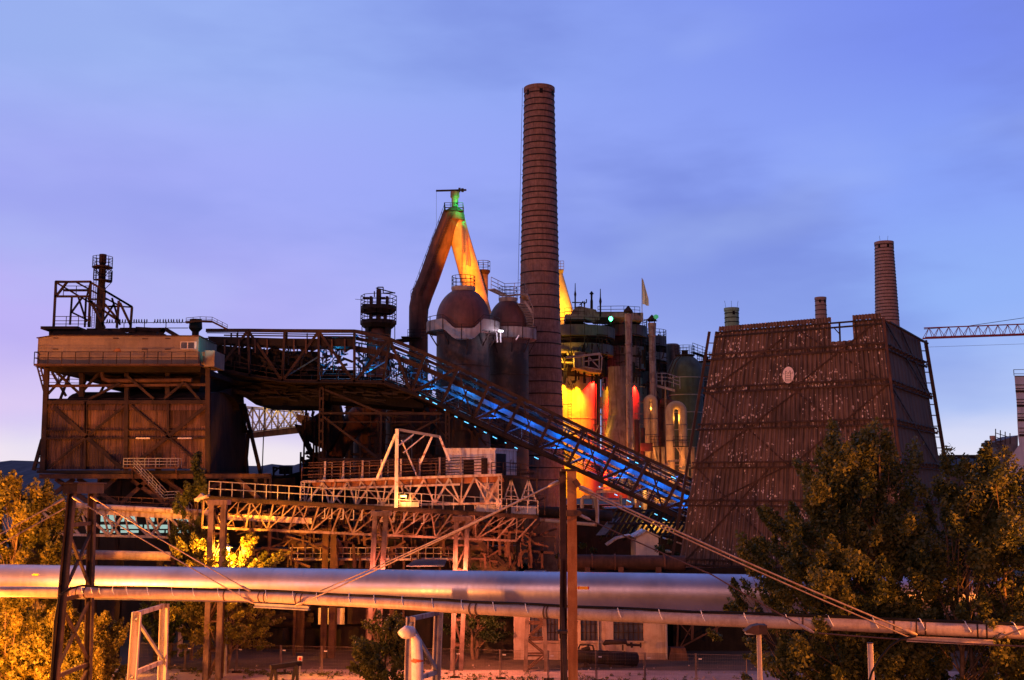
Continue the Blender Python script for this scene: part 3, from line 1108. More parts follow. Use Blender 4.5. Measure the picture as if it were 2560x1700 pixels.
# white plastic wrapped duct fixed to the trestle
q = at(1040, 1580, 61.5)
wd = thing('wrapped_duct', 'upright duct wrapped in white plastic with a red tape band and a bent end', 'duct', (q.x, 61.5, 0))
mb = MB()
ws = mpp(61.5)
mb.tube([(q.x + .05, 61.5, 0), (q.x + .06, 61.5, 2.2), (q.x + .10, 61.5, 3.4), (q.x + .08, 61.5, 5.0), (q.x + .02, 61.5, 5.9), (q.x - .12, 61.5, 6.18)], [.30, .30, .31, .32, .29, .15], 16)
mb.build('wrapping', M['white_plastic'], wd)
mb = MB()
z = hz(1651, 61.5)
mb.tube([(q.x + .06, 61.5, z - .11), (q.x + .10, 61.5, z + .1)], [.315, .335], 16, cap=False)
mb.build('tape_band', M['red_plastic'], wd)
mb = MB()
e = at(1014, 1585, 61.3)
mb.tube([(q.x - .15, 61.4, e.z + .12), (e.x + .1, 61.2, e.z + .1), (e.x - .08, 61.0, e.z), (e.x - .05, 60.95, e.z - .15)], [.27, .36, .34, .10], 12)
mb.build('bent_end', M['white_plastic'], wd)

# ================================================================== ORE PLANT (left building)
FD, BD = 102.0, 116.0
ore = thing('ore_plant', 'huge rusty corrugated plant on stilts at the left with a beige cabin on top', 'industrial plant', gpt(318, FD))
def A(px, py, D=FD):
    return at(px, py, D)
mb = MB()
mb_ = [A(112, 1174), A(519, 1172), A(519, 1026), A(117, 1026)]
dl, dr = A(388, 1166), A(406, 1135)
sheet(mb, A(112, 1174), A(519, 1172), A(519, 1026), A(117, 1026), pitch=.26, depth=.06, rows=2)
mb.build('front_wall', M['corr_wall'], ore)
mb = MB()
sheet(mb, A(114, 1026, FD - .25), A(519, 1026, FD - .25), A(519, 1004, FD + .1), A(116, 1004, FD + .1), pitch=.26, depth=.05)
mb.build('eaves_band', M['corr_wall'], ore)
mb = MB()
sheet(mb, A(521, 1180, FD), at(622, 1186, 122), at(606, 962, 122), A(521, 985, FD), pitch=.4, depth=.08)
mb.build('side_wall', M['corr_dark'], ore)
mb = MB()
mb.box(A(118, 1030).x, A(518, 1030).x, FD + .12, FD + .3, A(118, 1034).z, A(118, 1000).z)
mb.build('eaves_backing', M['rust_black'], ore)
# black doorway with frame
mb = MB()
a, b = A(389, 1176), A(406, 1134)
mb.box(a.x, b.x, FD - .14, FD - .09, a.z, b.z)
door = mb.build('doorway', M['rust_black'], ore)
# barrel roof
mb = MB()
rz = hz(1006, 108)
xl, xr = A(118, 1000).x, A(515, 1000).x
for i in range(14):
    a0, a1 = math.pi * i / 14, math.pi * (i + 1) / 14
    f = lambda a, x: (x, 108.5 - 6.2 * math.cos(a), rz - .4 + 1.35 * math.sin(a))
    mb.poly([f(a0, xl + 1.6), f(a0, xr), f(a1, xr), f(a1, xl + 1.6)], True)
mb.poly([f(math.pi * i / 14, xl + 1.6) for i in range(15)])
mb.build('barrel_roof', M['rust_black'], ore)
# frame on the front wall
for p, q, w in (((117, 920), (108, 1182), .42), ((215, 1004), (213, 1174), .16), ((317, 985), (315, 1186), .36), ((421, 1004), (421, 1100), .22), ((520, 920), (520, 1184), .40),
                ((216, 1004), (216, 1095), .2)):
    mb = MB()
    mb.ibeam(A(*p, FD - .28), A(*q, FD - .28), w, .34, .06, up=(0, 1, 0))
    mb.build('column', M['rust_dark'], ore)
for y, h in ((1006, .34), (1096, .16), (1076, .1)):
    mb = MB()
    mb.bar(A(113, y, FD - .3), A(520, y - 1, FD - .3), .2, h)
    mb.build('wall_beam', M['rust_dark'], ore)
for p, q, w in (((134, 1018), (306, 1172), .34), ((312, 1014), (120, 1170), .20), ((328, 1014), (500, 1160), .16), ((517, 1014), (350, 1148), .32)):
    mb = MB()
    mb.bar(A(*p, FD - .42), A(*q, FD - .42), .12, w)
    mb.build('wall_brace', M['rust_dark'], ore)
for px in (345, 449):
    mb = MB()
    a, b = A(px, 1098), A(px + 35, 1095)
    mb.box(a.x, b.x, FD - .62, FD - .45, a.z, b.z + .02)
    mb.build('strip_light', M['white_frame'], ore)
# small light patches of replaced sheet
for px, py, w, h in ((373, 1057, 10, 12), (433, 1063, 13, 7), (391, 1031, 4, 40), (500, 1029, 14, 36), (338, 1056, 17, 14)):
    mb = MB()
    a, b = A(px, py + h), A(px + w, py)
    mb.box(a.x, b.x, FD - .085, FD - .065, a.z, b.z)
    mb.build('wall_patch', M['corr_pink' if w < 12 else 'rust_mid'] if False else M['rust_mid'], ore)
# bottom deck and girder
mb = MB()
mb.box(A(102, 1180).x, A(520, 1180).x, FD - .9, BD, hz(1183, FD), hz(1176, FD))
mb.build('floor_slab', M['rust_black'], ore)
for D in (FD - .8, BD):
    mb = MB()
    mb.ibeam(A(98, 1191, D), A(678, 1190, D), .3, .42, .06)
    mb.build('floor_girder', M['rust_mid'], ore)
mb = MB()
for px in (664, 676):
    mb.bar(A(px, 1186, FD - .7), A(px, 1262, FD - .7), .2)
mb.build('frame_end', M['rust_dark'], ore)
# substructure: stilts and raking struts
for px in (118, 250, 300, 430, 560, 640):
    for D in (FD + 2, BD - 1):
        mb = MB()
        a = A(px, 1195, D)
        mb.ibeam(V((a.x, D, 0)), a, .34, .34, .06, up=(0, 1, 0))
        mb.build('stilt', M['rust_dark'], ore)
for p, q in (((185, 1197), (100, 1262)), ((195, 1197), (300, 1262)), ((375, 1195), (300, 1262)), ((290, 1195), (240, 1240)), ((330, 1200), (420, 1262)), ((405, 1195), (460, 1232)), ((560, 1195), (500, 1245)), ((590, 1195), (665, 1262)), ((140, 1197), (230, 1262))):
    mb = MB()
    mb.bar(A(*p, FD + .2), A(*q, FD + .2), .3, .36)
    mb.build('raking_strut', M['rust_mid'], ore)
mb = MB()
mb.box(A(100, 1200).x, A(660, 1200).x, BD + .5, BD + 1.2, 0, hz(1196, BD))
mb.build('rear_wall', M['corr_dark'] if False else M['rust_black'], ore)
# left battered legs, right battered legs
for pts, w in ((((106, 1098), (84, 1176)), .28), (((118, 915), (106, 1178)), .38), (((114, 1096), (102, 1176)), .2)):
    mb = MB()
    mb.bar(A(*pts[0], FD + .3), A(*pts[1], FD + .3), w, w)
    mb.build('corner_leg', M['rust_dark'], ore)
mb = MB()
for k in range(6):
    f = k / 5
    mb.bar(lerp(A(106, 1098), A(86, 1172), f), lerp(A(113, 1098), A(103, 1172), f), .12)
mb.build('leg_lacing', M['rust_dark'], ore)
mb = MB()
a0, a1, b0, b1 = A(93, 916, FD - .4), A(112, 988, FD - .4), A(101, 916, FD - .4), A(118, 984, FD - .4)
mb.bar(a0, a1, .12)
mb.bar(b0, b1, .12)
for k in range(7):
    mb.bar(lerp(a0, a1, k / 6), lerp(b0, b1, k / 6), .1)
mb.build('lattice_strut', M['rust_dark'], ore)
for p, q, D, w in (((610, 1010), (652, 1186), 119, .34), ((622, 1075), (612, 1188), 119, .3), ((612, 1020), (606, 1188), 121, .35)):
    mb = MB()
    mb.bar(at(*p, D), at(*q, D), w, w)
    mb.build('corner_leg', M['rust_dark'], ore)
mb = MB()
mb.plate([at(596, 1010, 119.4), at(622, 1082, 119.4), at(604, 1082, 119.4), at(592, 1060, 119.4)], .1)
mb.build('gusset', M['rust_black'], ore)
# braced storey between wall and cabin
mb = MB()
for p, q in (((120, 965), (520, 962)), ((118, 1000), (520, 998))):
    mb.bar(A(*p, FD + .6), A(*q, FD + .6), .2, .24)
    mb.bar(A(*p, BD), A(*q, BD), .2, .24)
mb.build('storey_beam', M['rust_mid'], ore)
for p, q, D in (((135, 925), (200, 985), FD + 1), ((200, 985), (250, 930), FD + 1), ((220, 1000), (300, 958), FD), ((385, 998), (318, 940), FD), ((410, 998), (460, 956), FD), ((500, 1000), (462, 958), FD),
                ((150, 1000), (180, 920), 108), ((165, 990), (130, 930), 112), ((190, 1000), (225, 930), 112), ((240, 1000), (280, 930), 114), ((345, 1000), (300, 930), 114), ((120, 985), (175, 925), 114),
                ((330, 995), (370, 950), 112)):
    mb = MB()
    mb.bar(A(*p, D), A(*q, D), .2, .22)
    mb.build('storey_brace', M['rust_dark'], ore)
for px in (205, 318, 420):
    mb = MB()
    mb.ibeam(A(px, 915, FD + 1), A(px, 1010, FD + 1), .42, .42, .08, up=(0, 1, 0))
    mb.build('storey_column', M['rust_dark'], ore)
mb = MB()
railing(mb, [at(118, 965, 110), at(200, 967, 110)], 1.1, 1.0, .06, rails=(1, .66, .33))
mb.build('inner_railing', M['rust_dark'], ore)
# dark hoppers under the cabin
mb = MB()
for x0, x1, y1 in ((150, 300, 950), (215, 500, 972), (330, 505, 985)):
    a, b = A(x0, 918, FD + 1.5), A(x1, 918, FD + 1.5)
    c, d = A(x0 + 55, y1, FD + 4), A(x1 - 8, y1, FD + 4)
    mb.hexa([c, d, V((d.x, BD - 4, d.z)), V((c.x, BD - 4, c.z)), a, b, V((b.x, BD, b.z)), V((a.x, BD, a.z))])
mb.build('hopper', M['rust_black'], ore)
mb = MB()
a, b = A(88, 917), A(503, 917)
mb.hexa([A(128, 930), A(500, 930), V((b.x, BD, b.z - .4)), V((a.x + 1.4, BD, a.z - .4)), A(85, 916), A(503, 916), V((b.x, BD, b.z)), V((a.x, BD, a.z))])
mb.build('underfloor', M['rust_black'], ore)
mb = MB()
mb.tube([A(255, 912, FD + .3), A(255, 935, FD + .3), A(258, 947, FD + .3), A(272, 952, FD + .3), A(480, 950, FD + .3)], .2, 10)
mb.build('downpipe', M['rust_mid'], ore)
# beige cabin
c0, c1 = A(92, 911, FD - 1.2), A(497, 841, FD - 1.2)
cab = MB()
y0, y1 = FD - 1.2, FD + 5
xl, xr, z0, z1 = c0.x, c1.x, c0.z, c1.z
cab.prism([(xl, y0, z0), (xr, y0, z0), (xr, y0, z1), (xl + 1.3, y0, z1 + .03), (xl, y0, z1 - .18)], (0, y1 - y0, 0))
cabin = cab.build('cabin', M['beige'], ore)
mb = MB()
mb.prism([(xl - .12, y0 - .12, z1 - .17), (xl + 1.3, y0 - .12, z1 + .05), (xr + .1, y0 - .12, z1 + .02), (xr + .1, y0 - .12, z1 + .09), (xl + 1.3, y0 - .12, z1 + .12), (xl - .12, y0 - .12, z1 - .10)], (0, 5.6, 0))
mb.build('cabin_roof', M['rust_mid'], cabin)
mb = MB()
a, b = A(451, 873, y0), A(492, 854, y0)
for xa, xb, za, zb in ((a.x, b.x, a.z, a.z + .06), (a.x, b.x, b.z - .06, b.z), (a.x, a.x + .06, a.z + .062, b.z - .062), (b.x - .2, b.x, a.z + .062, b.z - .062), ((a.x + b.x) / 2 - .12, (a.x + b.x) / 2 - .04, a.z + .062, b.z - .062)):
    mb.box(xa, xb, y0 - .06, y0 - .012, za, zb)
mb.build('window_frame', M['white_frame'], cabin)
mb = MB()
mb.box(a.x + .03, b.x - .03, y0 - .03, y0 - .012, a.z + .03, b.z - .03)
mb.build('window_pane', M['glass_dark'], cabin)
for px, py in ((140, 845), (290, 846), (363, 847), (420, 846), (139, 873), (362, 873), (420, 873)):
    mb = MB()
    a, b = A(px - 7, py + 1.2, y0), A(px + 7, py - .6, y0)
    mb.box(a.x, b.x, y0 - .07, y0 - .01, a.z, b.z)
    mb.build('vent_cover', M['rust_mid'], cabin)
mb = MB()
mb.plate([A(282, 877, y0 - .03), A(296, 881, y0 - .03), A(303, 879, y0 - .03), A(300, 871, y0 - .03), A(292, 871, y0 - .03)], .02)
mb.build('torn_panel', M['rust_lamplit'], cabin)
mb = MB()
a = A(112, 910, y0)
mb.bar(A(112, 863, y0 - .02), A(112, 908, y0 - .02), .04, .03)
mb.bar(A(102, 863, y0 - .02), A(112, 863, y0 - .02), .04, .03)
mb.build('cabin_door', M['beige'], cabin)
mb = MB()
mb.box(A(84, 911, FD - 2.3).x, A(500, 911, FD - 2.3).x, FD - 2.3, FD - 1.1, z0 - .22, z0 - .05)
mb.build('balcony', M['rust_mid'], ore)
mb = MB()
rz_ = z0 - .05
xa, xb = A(85, 911, FD - 2.2).x, A(497, 911, FD - 2.2).x
railing(mb, [(xa, FD - 1.2, rz_), (xa, FD - 2.2, rz_), (xb, FD - 2.2, rz_)], 1.05, 1.23, .06)
mb.build('balcony_railing', M['rust_dark'], ore)
mb = MB()
a, b = A(515, 918, FD), A(541, 878, FD)
mb.box(a.x, b.x, FD - .6, FD + 3, a.z, b.z)
mb.box(A(497, 918).x, a.x - .01, FD - .2, FD + 3, A(500, 917).z, A(500, 880).z)
mb.build('side_annexe', M['beige'], ore)
light('cyan_floodlight', 'SPOT', A(530, 862, FD - 2.6), 170, (.05, .75, .9), ore, .15, target=A(498, 866, FD + 1.5), spot=60)
# roof deck
mb = MB()
a, b = A(128, 842, FD + 2), A(446, 818, FD + 2)
mb.hexa([(a.x, FD + 2, a.z), (b.x, FD + 2, a.z), (b.x, BD, a.z), (a.x, BD, a.z), (a.x + .2, FD + 2, hz(826, FD + 2)), (A(216, 0).x, FD + 2, hz(822, FD + 2)), (A(216, 0).x, BD, hz(822, FD + 2)), (a.x + .2, BD, hz(826, FD + 2))])
mb.build('roof_house', M['rust_black'], ore)
mb = MB()
mb.box(A(127, 0).x, A(218, 0).x, FD + 1.6, BD, hz(824, FD + 2), hz(817, FD + 2))
mb.build('roof_deck', M['rust_dark'], ore)
mb = MB()
for (p, q) in (((218, 826), (340, 826)), ((340, 822), (412, 826)), ((412, 822), (446, 842)), ((395, 842), (412, 822)), ((128, 820), (128, 842)), ((138, 842), (134, 822))):
    mb = MB()
    mb.bar(A(*p, FD + 3), A(*q, FD + 3), .3, .36)
    mb.build('roof_beam', M['rust_dark'], ore)
mb = MB()
mb.box(A(350, 0).x, A(380, 0).x, FD + 3.5, FD + 5, hz(826, FD + 3), hz(822, FD + 3))
mb.build('roof_trough', M['rust_dark'], ore)
mb = MB()
mb.box(A(330, 0).x, A(400, 0).x, FD + 3, FD + 6, hz(842, FD + 3), hz(826, FD + 3))
mb.build('roof_trough', M['rust_dark'], ore)
# skeletal frame on the roof, two parallel frames front and back
F1, F2 = FD + 2.2, FD + 8
fr = MB()
def fb(p, q, w=.17, D1=F1, D2=F1):
    fr.bar(A(*p, D1), A(*q, D2), w)
for D, dx, dy in ((F1, 0, 0), (F2, 0, 0)):
    if D == F1:
        segs = (((140, 703), (134, 818)), ((227, 704), (222, 818)), ((262, 727), (256, 820)), ((297, 752), (292, 820)), ((330, 768), (326, 822)),
                ((227, 706), (330, 767)), ((224, 752), (296, 802)), ((140, 705), (227, 704)), ((137, 741), (225, 741)), ((262, 727), (330, 767)),
                ((227, 752), (262, 820)), ((262, 760), (296, 800)), ((300, 757), (326, 812)), ((140, 741), (168, 705)))
    else:
        segs = (((140, 703), (140, 740)), ((180, 740), (175, 812)), ((215, 745), (212, 818)), ((140, 706), (298, 800)), ((188, 704), (300, 765)), ((178, 780), (225, 803)),
                ((178, 782), (208, 740)), ((195, 740), (216, 805)), ((158, 725), (225, 725)), ((225, 748), (270, 748)), ((262, 766), (296, 766)), ((220, 745), (262, 820)), ((280, 745), (300, 812)), ((250, 815), (285, 760)))
    for p, q in segs:
        fb(p, q, .19 if D == F1 else .16, D, D)
for p, q in (((140, 703), (188, 704)), ((227, 704), (215, 748)), ((330, 768), (300, 766)), ((140, 741), (158, 742)), ((262, 727), (262, 742))):
    fr.bar(A(*p, F1), A(*q, F2), .15)
fr.build('roof_frame', M['rust_dark'], ore)
mb = MB()
railing(mb, [A(134, 818, FD + 1.8), A(226, 818, FD + 1.8)], 1.0, 1.1, .055, rails=(1, .6, .3))
mb.build('roof_railing', M['rust_dark'], ore)
mb = MB()
railing(mb, [A(158, 741, F1 + 2), A(222, 741, F1 + 2)], 1.0, 1.1, .055)
mb.build('roof_railing', M['rust_dark'], ore)
# vent stack
vx = A(249, 820, FD + 5)
st = MB()
zt = hz(636, FD + 5)
st.lathe((vx.x, FD + 5, 0), [(.40, hz(830, FD + 5)), (.40, hz(720, FD + 5)), (.33, hz(716, FD + 5)), (.29, zt - .9), (.34, zt - .88), (.34, zt)], 16)
stack = st.build('vent_stack', M['rust_dark'], ore)
mb = MB()
for zc, half in ((hz(667, FD + 5), None), (hz(701, FD + 5), 1)):
    c = (vx.x, FD + 5, zc)
    a0, a1 = (0, 2 * math.pi) if half is None else (-2.2, 1.1)
    mb.lathe((c[0], c[1], c[2] - .1), [(.36, 0), (.95, 0), (.95, .1), (.36, .1)], 16, a0=a0, a1=a1, cap=False)
    pts = ringpts(c, .93, 10, 0, a0, a1, half is None)
    railing(mb, pts, .95, 5, .045, rails=(1, .66, .33), closed=half is None)
    for an in ((-2.6, -.5, .5, 2.6) if half is None else (-.8, .4)):
        mb.bar(V(c) + V((.9 * math.cos(an), .9 * math.sin(an), -.1)), V(c) + V((.3 * math.cos(an), .3 * math.sin(an), -.85)), .06)
mb.build('stack_platform', M['rust_dark'], stack)
mb = MB()
for sx in (-.62, -.38):
    mb.bar((vx.x + sx, FD + 4.6, hz(820, FD + 5)), (vx.x + sx, FD + 4.6, hz(660, FD + 5)), .045)
for k in range(40):
    z = hz(820, FD + 5) + k * .16
    mb.bar((vx.x - .62, FD + 4.6, z), (vx.x - .38, FD + 4.6, z), .03)
mb.build('stack_ladder', M['rust_dark'], stack)
# conveyor head with railing between cabin and bridge
mb = MB()
h_ = at(489, 820, FD + 3)
mb.lathe((h_.x, FD + 3, hz(841, FD + 3)), [(.32, 0), (.32, .42), (.62, .75), (.55, 1.6)], 16)
mb.build('roof_hopper', M['rust_black'], ore)
mb = MB()
rb = [A(465, 806, FD + 2), A(500, 803, FD + 2), A(530, 804, FD + 2), A(568, 823, FD + 2)]
for a, b in zip(rb, rb[1:]):
    mb.bar(a, b, .5, .16)
    railing(mb, [a, b], .42, .55, .04, rails=(1, .5))
mb.build('roof_walkway', M['rust_dark'], ore)
# bird rail
mb = MB()
ra, rb_ = A(255, 807, FD + 2.4), A(470, 806, FD + 2.4)
mb.bar(ra, rb_, .06)
mb.bar(A(300, 820, FD + 2.4), A(470, 820, FD + 2.4), .07)
for px in (310, 361, 415):
    mb.bar(A(px, 807, FD + 2.4), A(px, 826, FD + 2.4), .06)
mb.build('bird_rail', M['rust_dark'], ore)
# side stair and landing
sta = thing('steel_stair', 'galvanised stair with mesh railings zigzagging down from the dark doorway', 'stairs', A(360, 1262, FD - 2))
SD = FD - 1.9
mb = MB()
fl = [(A(313, 1170, SD), A(338, 1170, SD)), (A(338, 1170, SD), A(449, 1170, SD)), (A(338, 1172, SD), A(414, 1254, SD)), (A(414, 1254, SD), A(441, 1252, SD)), (A(441, 1252, SD), A(475, 1288, SD))]
for a, b in fl:
    mb.bar(a, b, 1.0, .14)
mb.build('walkway', M['rust_mid'], sta)
mb = MB()
for a, b in fl:
    for o in (-.5, .5):
        railing(mb, [a + V((0, o, .05)), b + V((0, o, .05))], .78, 1.0, .05, rails=(1, .66, .33) if o < 0 else (1,))
mb.build('railing', M['grey_steel'], sta)
mb = MB()
for a, b in (fl[2], fl[4]):
    for k in range(14):
        p = lerp(a, b, (k + .5) / 14)
        mb.box(p.x - .13, p.x + .13, SD - .48, SD + .48, p.z + .09, p.z + .12)
mb.build('tread', M['grey_steel'], sta)
mb = MB()
for px in (330, 440):
    p = A(px, 1172, SD + .6)
    mb.bar(p, V((p.x, FD - .9, p.z - .9)), .1)
mb.bar(A(428, 1256, SD), A(428, 1300, SD), .14)
mb.build('bracket', M['rust_mid'], sta)
# birds on the rail
def bird_mesh():
    mb = MB()
    mb.lathe((0, 0, 0), [(.008, -.02), (.045, .02), (.06, .08), (.05, .14), (.03, .175), (.042, .20), (.036, .235), (.006, .255)], 9, soft=True)
    mb.hexa([(-.03, .03, .06), (.03, .03, .06), (.02, .12, -.10), (-.02, .12, -.10), (-.03, .045, .08), (.03, .045, .08), (.02, .13, -.09), (-.02, .13, -.09)])
    mb.poly([(-.012, -.035, .225), (.012, -.035, .225), (0, -.075, .215)])
    mb.poly([(-.012, -.035, .225), (0, -.035, .212), (0, -.075, .215)])
    mb.poly([(0, -.035, .212), (.012, -.035, .225), (0, -.075, .215)])
    return mb
proto = None
brng = random.Random(2)
pxs = [268, 274, 280, 288, 300, 306, 313, 320, 327, 335, 341, 347, 354, 361, 367, 387, 394, 400, 408, 414, 421, 428, 434, 442, 448, 456]
for i, px in enumerate(pxs):
    f = (px - 255) / 215
    p = lerp(ra, rb_, f) + V((0, 0, .045))
    if proto is None:
        proto = bird_mesh().build('bird', M['bird'], None)
        o = proto
    else:
        o = proto.copy()
        COL.objects.link(o)
    o.location = p
    o.scale = (1.15,) * 3
    o.rotation_euler = (0, 0, brng.uniform(-1.2, 1.2))
    tag(o, 'small dark bird perched in the long row along the plant roof rail', 'bird', 'birds on the plant roof rail')

# ================================================================== GANTRY TRUSSES in front
def P(px, py, D):
    return at(px, py, D)
# M1: left light truss bridge
g1 = thing('truss_bridge', 'pale steel truss bridge with a thick pipe beam on top, left of the twin-leg tower', 'truss bridge', gpt(330, 96))
for D, mat in ((96, 'white_steel'), (98.4, 'rust_mid')):
    mb = MB()
    t0, t1 = P(95, 1270, D), P(527, 1296, D)
    mb.bar(t0, t1, .3, .42)
    mb.build('top_chord', M[mat], g1)
    mb = MB()
    b0, b1 = P(120, 1335, D), P(527, 1346, D)
    mb.bar(b0, b1, .3, .2)
    mb.build('bottom_chord', M[mat], g1)
    mb = MB()
    n = 8
    for i in range(n + 1):
        f = i / n
        a, b = lerp(t0, t1, f), lerp(b0, b1, f)
        mb.bar(a, b, .13)
        if i < n:
            c = lerp(b0, b1, (i + .55) / n)
            mb.bar(a, lerp(b0, b1, (i + 1) / n) if i % 2 == 0 else c, .2)
            if i % 2 == 1:
                mb.bar(lerp(t0, t1, (i + 1) / n), b, .2)
            mb.bar(lerp(t0, t1, (i + .5) / n), lerp(lerp(t0, t1, (i + .5) / n), lerp(b0, b1, (i + .5) / n), .5), .09)
    mb.build('web_members', M[mat], g1)
mb = MB()
mb.tube([P(60, 1257, 95.6), P(527, 1282, 95.6)], .23, 14)
mb.build('beam_pipe', M['white_steel'], g1)
mb = MB()
railing(mb, [P(94, 1257, 97.2), P(440, 1272, 97.2)], .78, .95, .055)
mb.box(P(94, 0, 96).x, P(440, 0, 96).x, 96.6, 98.2, hz(1266, 97), hz(1262, 97))
mb.build('walkway_railing', M['rust_mid'], g1)
for px in (436, 460):
    mb = MB()
    a = P(px, 1300, 96.6)
    mb.ibeam(V((a.x, 96.8, 0)), V((a.x, 96.8, a.z)), .3, .34, .05, up=(0, 1, 0))
    mb.build('pier', M['white_steel' if px > 440 else 'rust_mid'], g1)
# tall twin-leg towers
def tower(label, pxt, pxb, pyt, pyb, D, w=.42, dy=2.2):
    xa, xb = P(pxt[0], pyt, D), P(pxt[1], pyt, D)
    ya, yb = P(pxb[0], pyb, D), P(pxb[1], pyb, D)
    ga, gb = col_line(xa, ya), col_line(xb, yb)
    t = thing('steel_tower', label, 'tower', lerp(ga, gb, .5))
    for dyy in (0, dy):
        for g, tt in ((ga, xa), (gb, xb)):
            mb = MB()
            ww = w if dyy == 0 else w * .5
            mb.ibeam(g + V((0, dyy, 0)), tt + V((0, dyy * .7, 0)), ww, ww, .05, up=(0, 1, 0))
            mb.build('leg', M['dull_steel' if dyy == 0 else 'rust_mid'], t)
    n = 6
    for dyy in (0, dy):
        mb = MB()
        for i in range(n):
            f0, f1 = i / n, (i + 1) / n
            a, b = lerp(ga, xa, f0), lerp(gb, xb, f1)
            if i % 2:
                a, b = lerp(gb, xb, f0), lerp(ga, xa, f1)
            o = V((0, dyy * .9 - .05, 0))
            mb.bar(a + o, b + o, .1, .1)
            mb.bar(lerp(ga, xa, f1) + o, lerp(gb, xb, f1) + o, .12)
        mb.build('lacing', M['rust_mid'], t)
    mb = MB()
    mb.box(xa.x - .3, xb.x + .3, D - .3, D + dy, xa.z, xa.z + .35)
    mb.build('head_beam', M['dull_steel'], t)
    return t
tower('pale twin-leg tower carrying the left end of the lower gantry, rising from the blazing acacia', (530, 560), (514, 545), 1262, 1700, 85, w=.40, dy=.9)
tower('pale twin-leg tower under the middle of the lower gantry above the big pipe', (938, 965), (932, 957), 1290, 1412, 87, w=.36, dy=1.2)
tower('pale twin-leg tower under the right end of the lower gantry, near the ladder frame', (1141, 1169), (1138, 1164), 1302, 1412, 89.5, w=.34, dy=1.2)
tower('grey laced tower standing before the plastered house under the pipes', (1322, 1357), (1314, 1365), 1440, 1660, 89, w=.3, dy=1.4)
# M2: lower gantry
g2 = thing('lower_gantry', 'long lower gantry truss with hand railings sloping gently down to the right', 'gantry', gpt(900, 91))
for D, mat in ((88.5, 'dull_steel'), (91.5, 'rust_mid')):
    dd = D - 88.5
    t0, t1 = P(510, 1246, D), P(1345, 1293, D + 5)
    b0, b1 = P(560, 1321, D), P(1290, 1352, D + 5)
    b0e = P(505, 1318, D)
    mb = MB()
    mb.bar(t0, t1, .22, .3)
    mb.build('top_chord', M['rust_dark'], g2)
    mb = MB()
    mb.bar(b0e, b1, .22, .18)
    mb.build('bottom_chord', M['dull_steel'], g2)
    mb = MB()
    n = 30
    for i in range(n + 1):
        f = i / n
        a, b = lerp(t0, t1, f), lerp(b0e, b1, f)
        mb.bar(a, lerp(a, b, 1. if i % 2 == 0 else .5), .12 if i % 2 == 0 else .07)
        if i < n:
            a2, b2 = lerp(t0, t1, (i + 1) / n), lerp(b0e, b1, (i + 1) / n)
            if i % 4 in (0, 1):
                mb.bar(lerp(a, b, .0 if i % 4 == 0 else .5), lerp(a2, b2, .5 if i % 4 == 0 else 1.), .10)
            else:
                mb.bar(lerp(a, b, 1. if i % 4 == 2 else .5), lerp(a2, b2, .5 if i % 4 == 2 else 0.), .10)
            if i % 2 == 0:
                mb.bar(lerp(a, b, .5), a2, .07)
    mb.build('web_members', M[mat], g2)
mb = MB()
mb.hexa([P(508, 1242, 88.3), P(1345, 1290, 93.3), P(1345, 1290, 96.5), P(508, 1242, 91.7)] + [p + V((0, 0, .1)) for p in (P(508, 1242, 88.3), P(1345, 1290, 93.3), P(1345, 1290, 96.5), P(508, 1242, 91.7))])
mb.build('deck', M['rust_black'], g2)
# cross bracing and pipes inside the gantry
gr_ = random.Random(4)
mb = MB()
for k in range(90):
    f = gr_.random()
    x = 520 + f * 760
    yt, yb = 1246 + f * 44, 1320 + f * 30
    y = yt + (yb - yt) * gr_.random()
    D_ = gr_.uniform(89, 91) + f * 5
    if gr_.random() < .45:
        mb.bar(P(x, y, D_), P(x + gr_.uniform(18, 60), y + gr_.uniform(-3, 8), D_), gr_.uniform(.05, .14))
    else:
        mb.bar(P(x, y, D_), P(x + gr_.uniform(-30, 30), min(yb + 4, y + gr_.uniform(15, 45)), D_), gr_.uniform(.05, .12))
mb.build('cross_bracing', M['rust_mid'], g2)['kind'] = 'stuff'
mb = MB()
a, b = P(522, 1241, 88.5), P(1345, 1288, 93.5)
railing(mb, [a, b], 1.16, .88, .06, rails=(1, .52))
mb.build('front_railing', M['grey_steel'], g2)
mb = MB()
railing(mb, [a + V((0, 3, 0)), b + V((0, 3, 0))], 1.16, 1.7, .05, rails=(1, .52))
mb.build('rear_railing', M['rust_mid'], g2)
mb = MB()
a, b = P(545, 1291, 90), P(780, 1302, 91)
mb.bar(a, b, .5, .45)
mb.build('inner_beam', M['white_steel'], g2)
for px in (812, 830, 858, 884, 905, 960, 985, 1010, 1035, 1060):
    mb = MB()
    p = P(px, 1270 + (px - 800) * .055, 89.2)
    mb.bar(p, p + V((0, 0, -.75)), .07)
    mb.bar(p + V((0, 0, -.75)), p + V((-.22, 0, -.75)), .07)
    mb.build('hook', M['grey_steel'], g2)
mb = MB()
n = 5
mb.bar(P(490, 1250, 88.5), P(522, 1240, 88.5), .9, .2)
mb.bar(P(492, 1252, 88.8), P(508, 1236, 88.8), .5, .3)
mb.build('end_stop', M['white_steel'], g2)
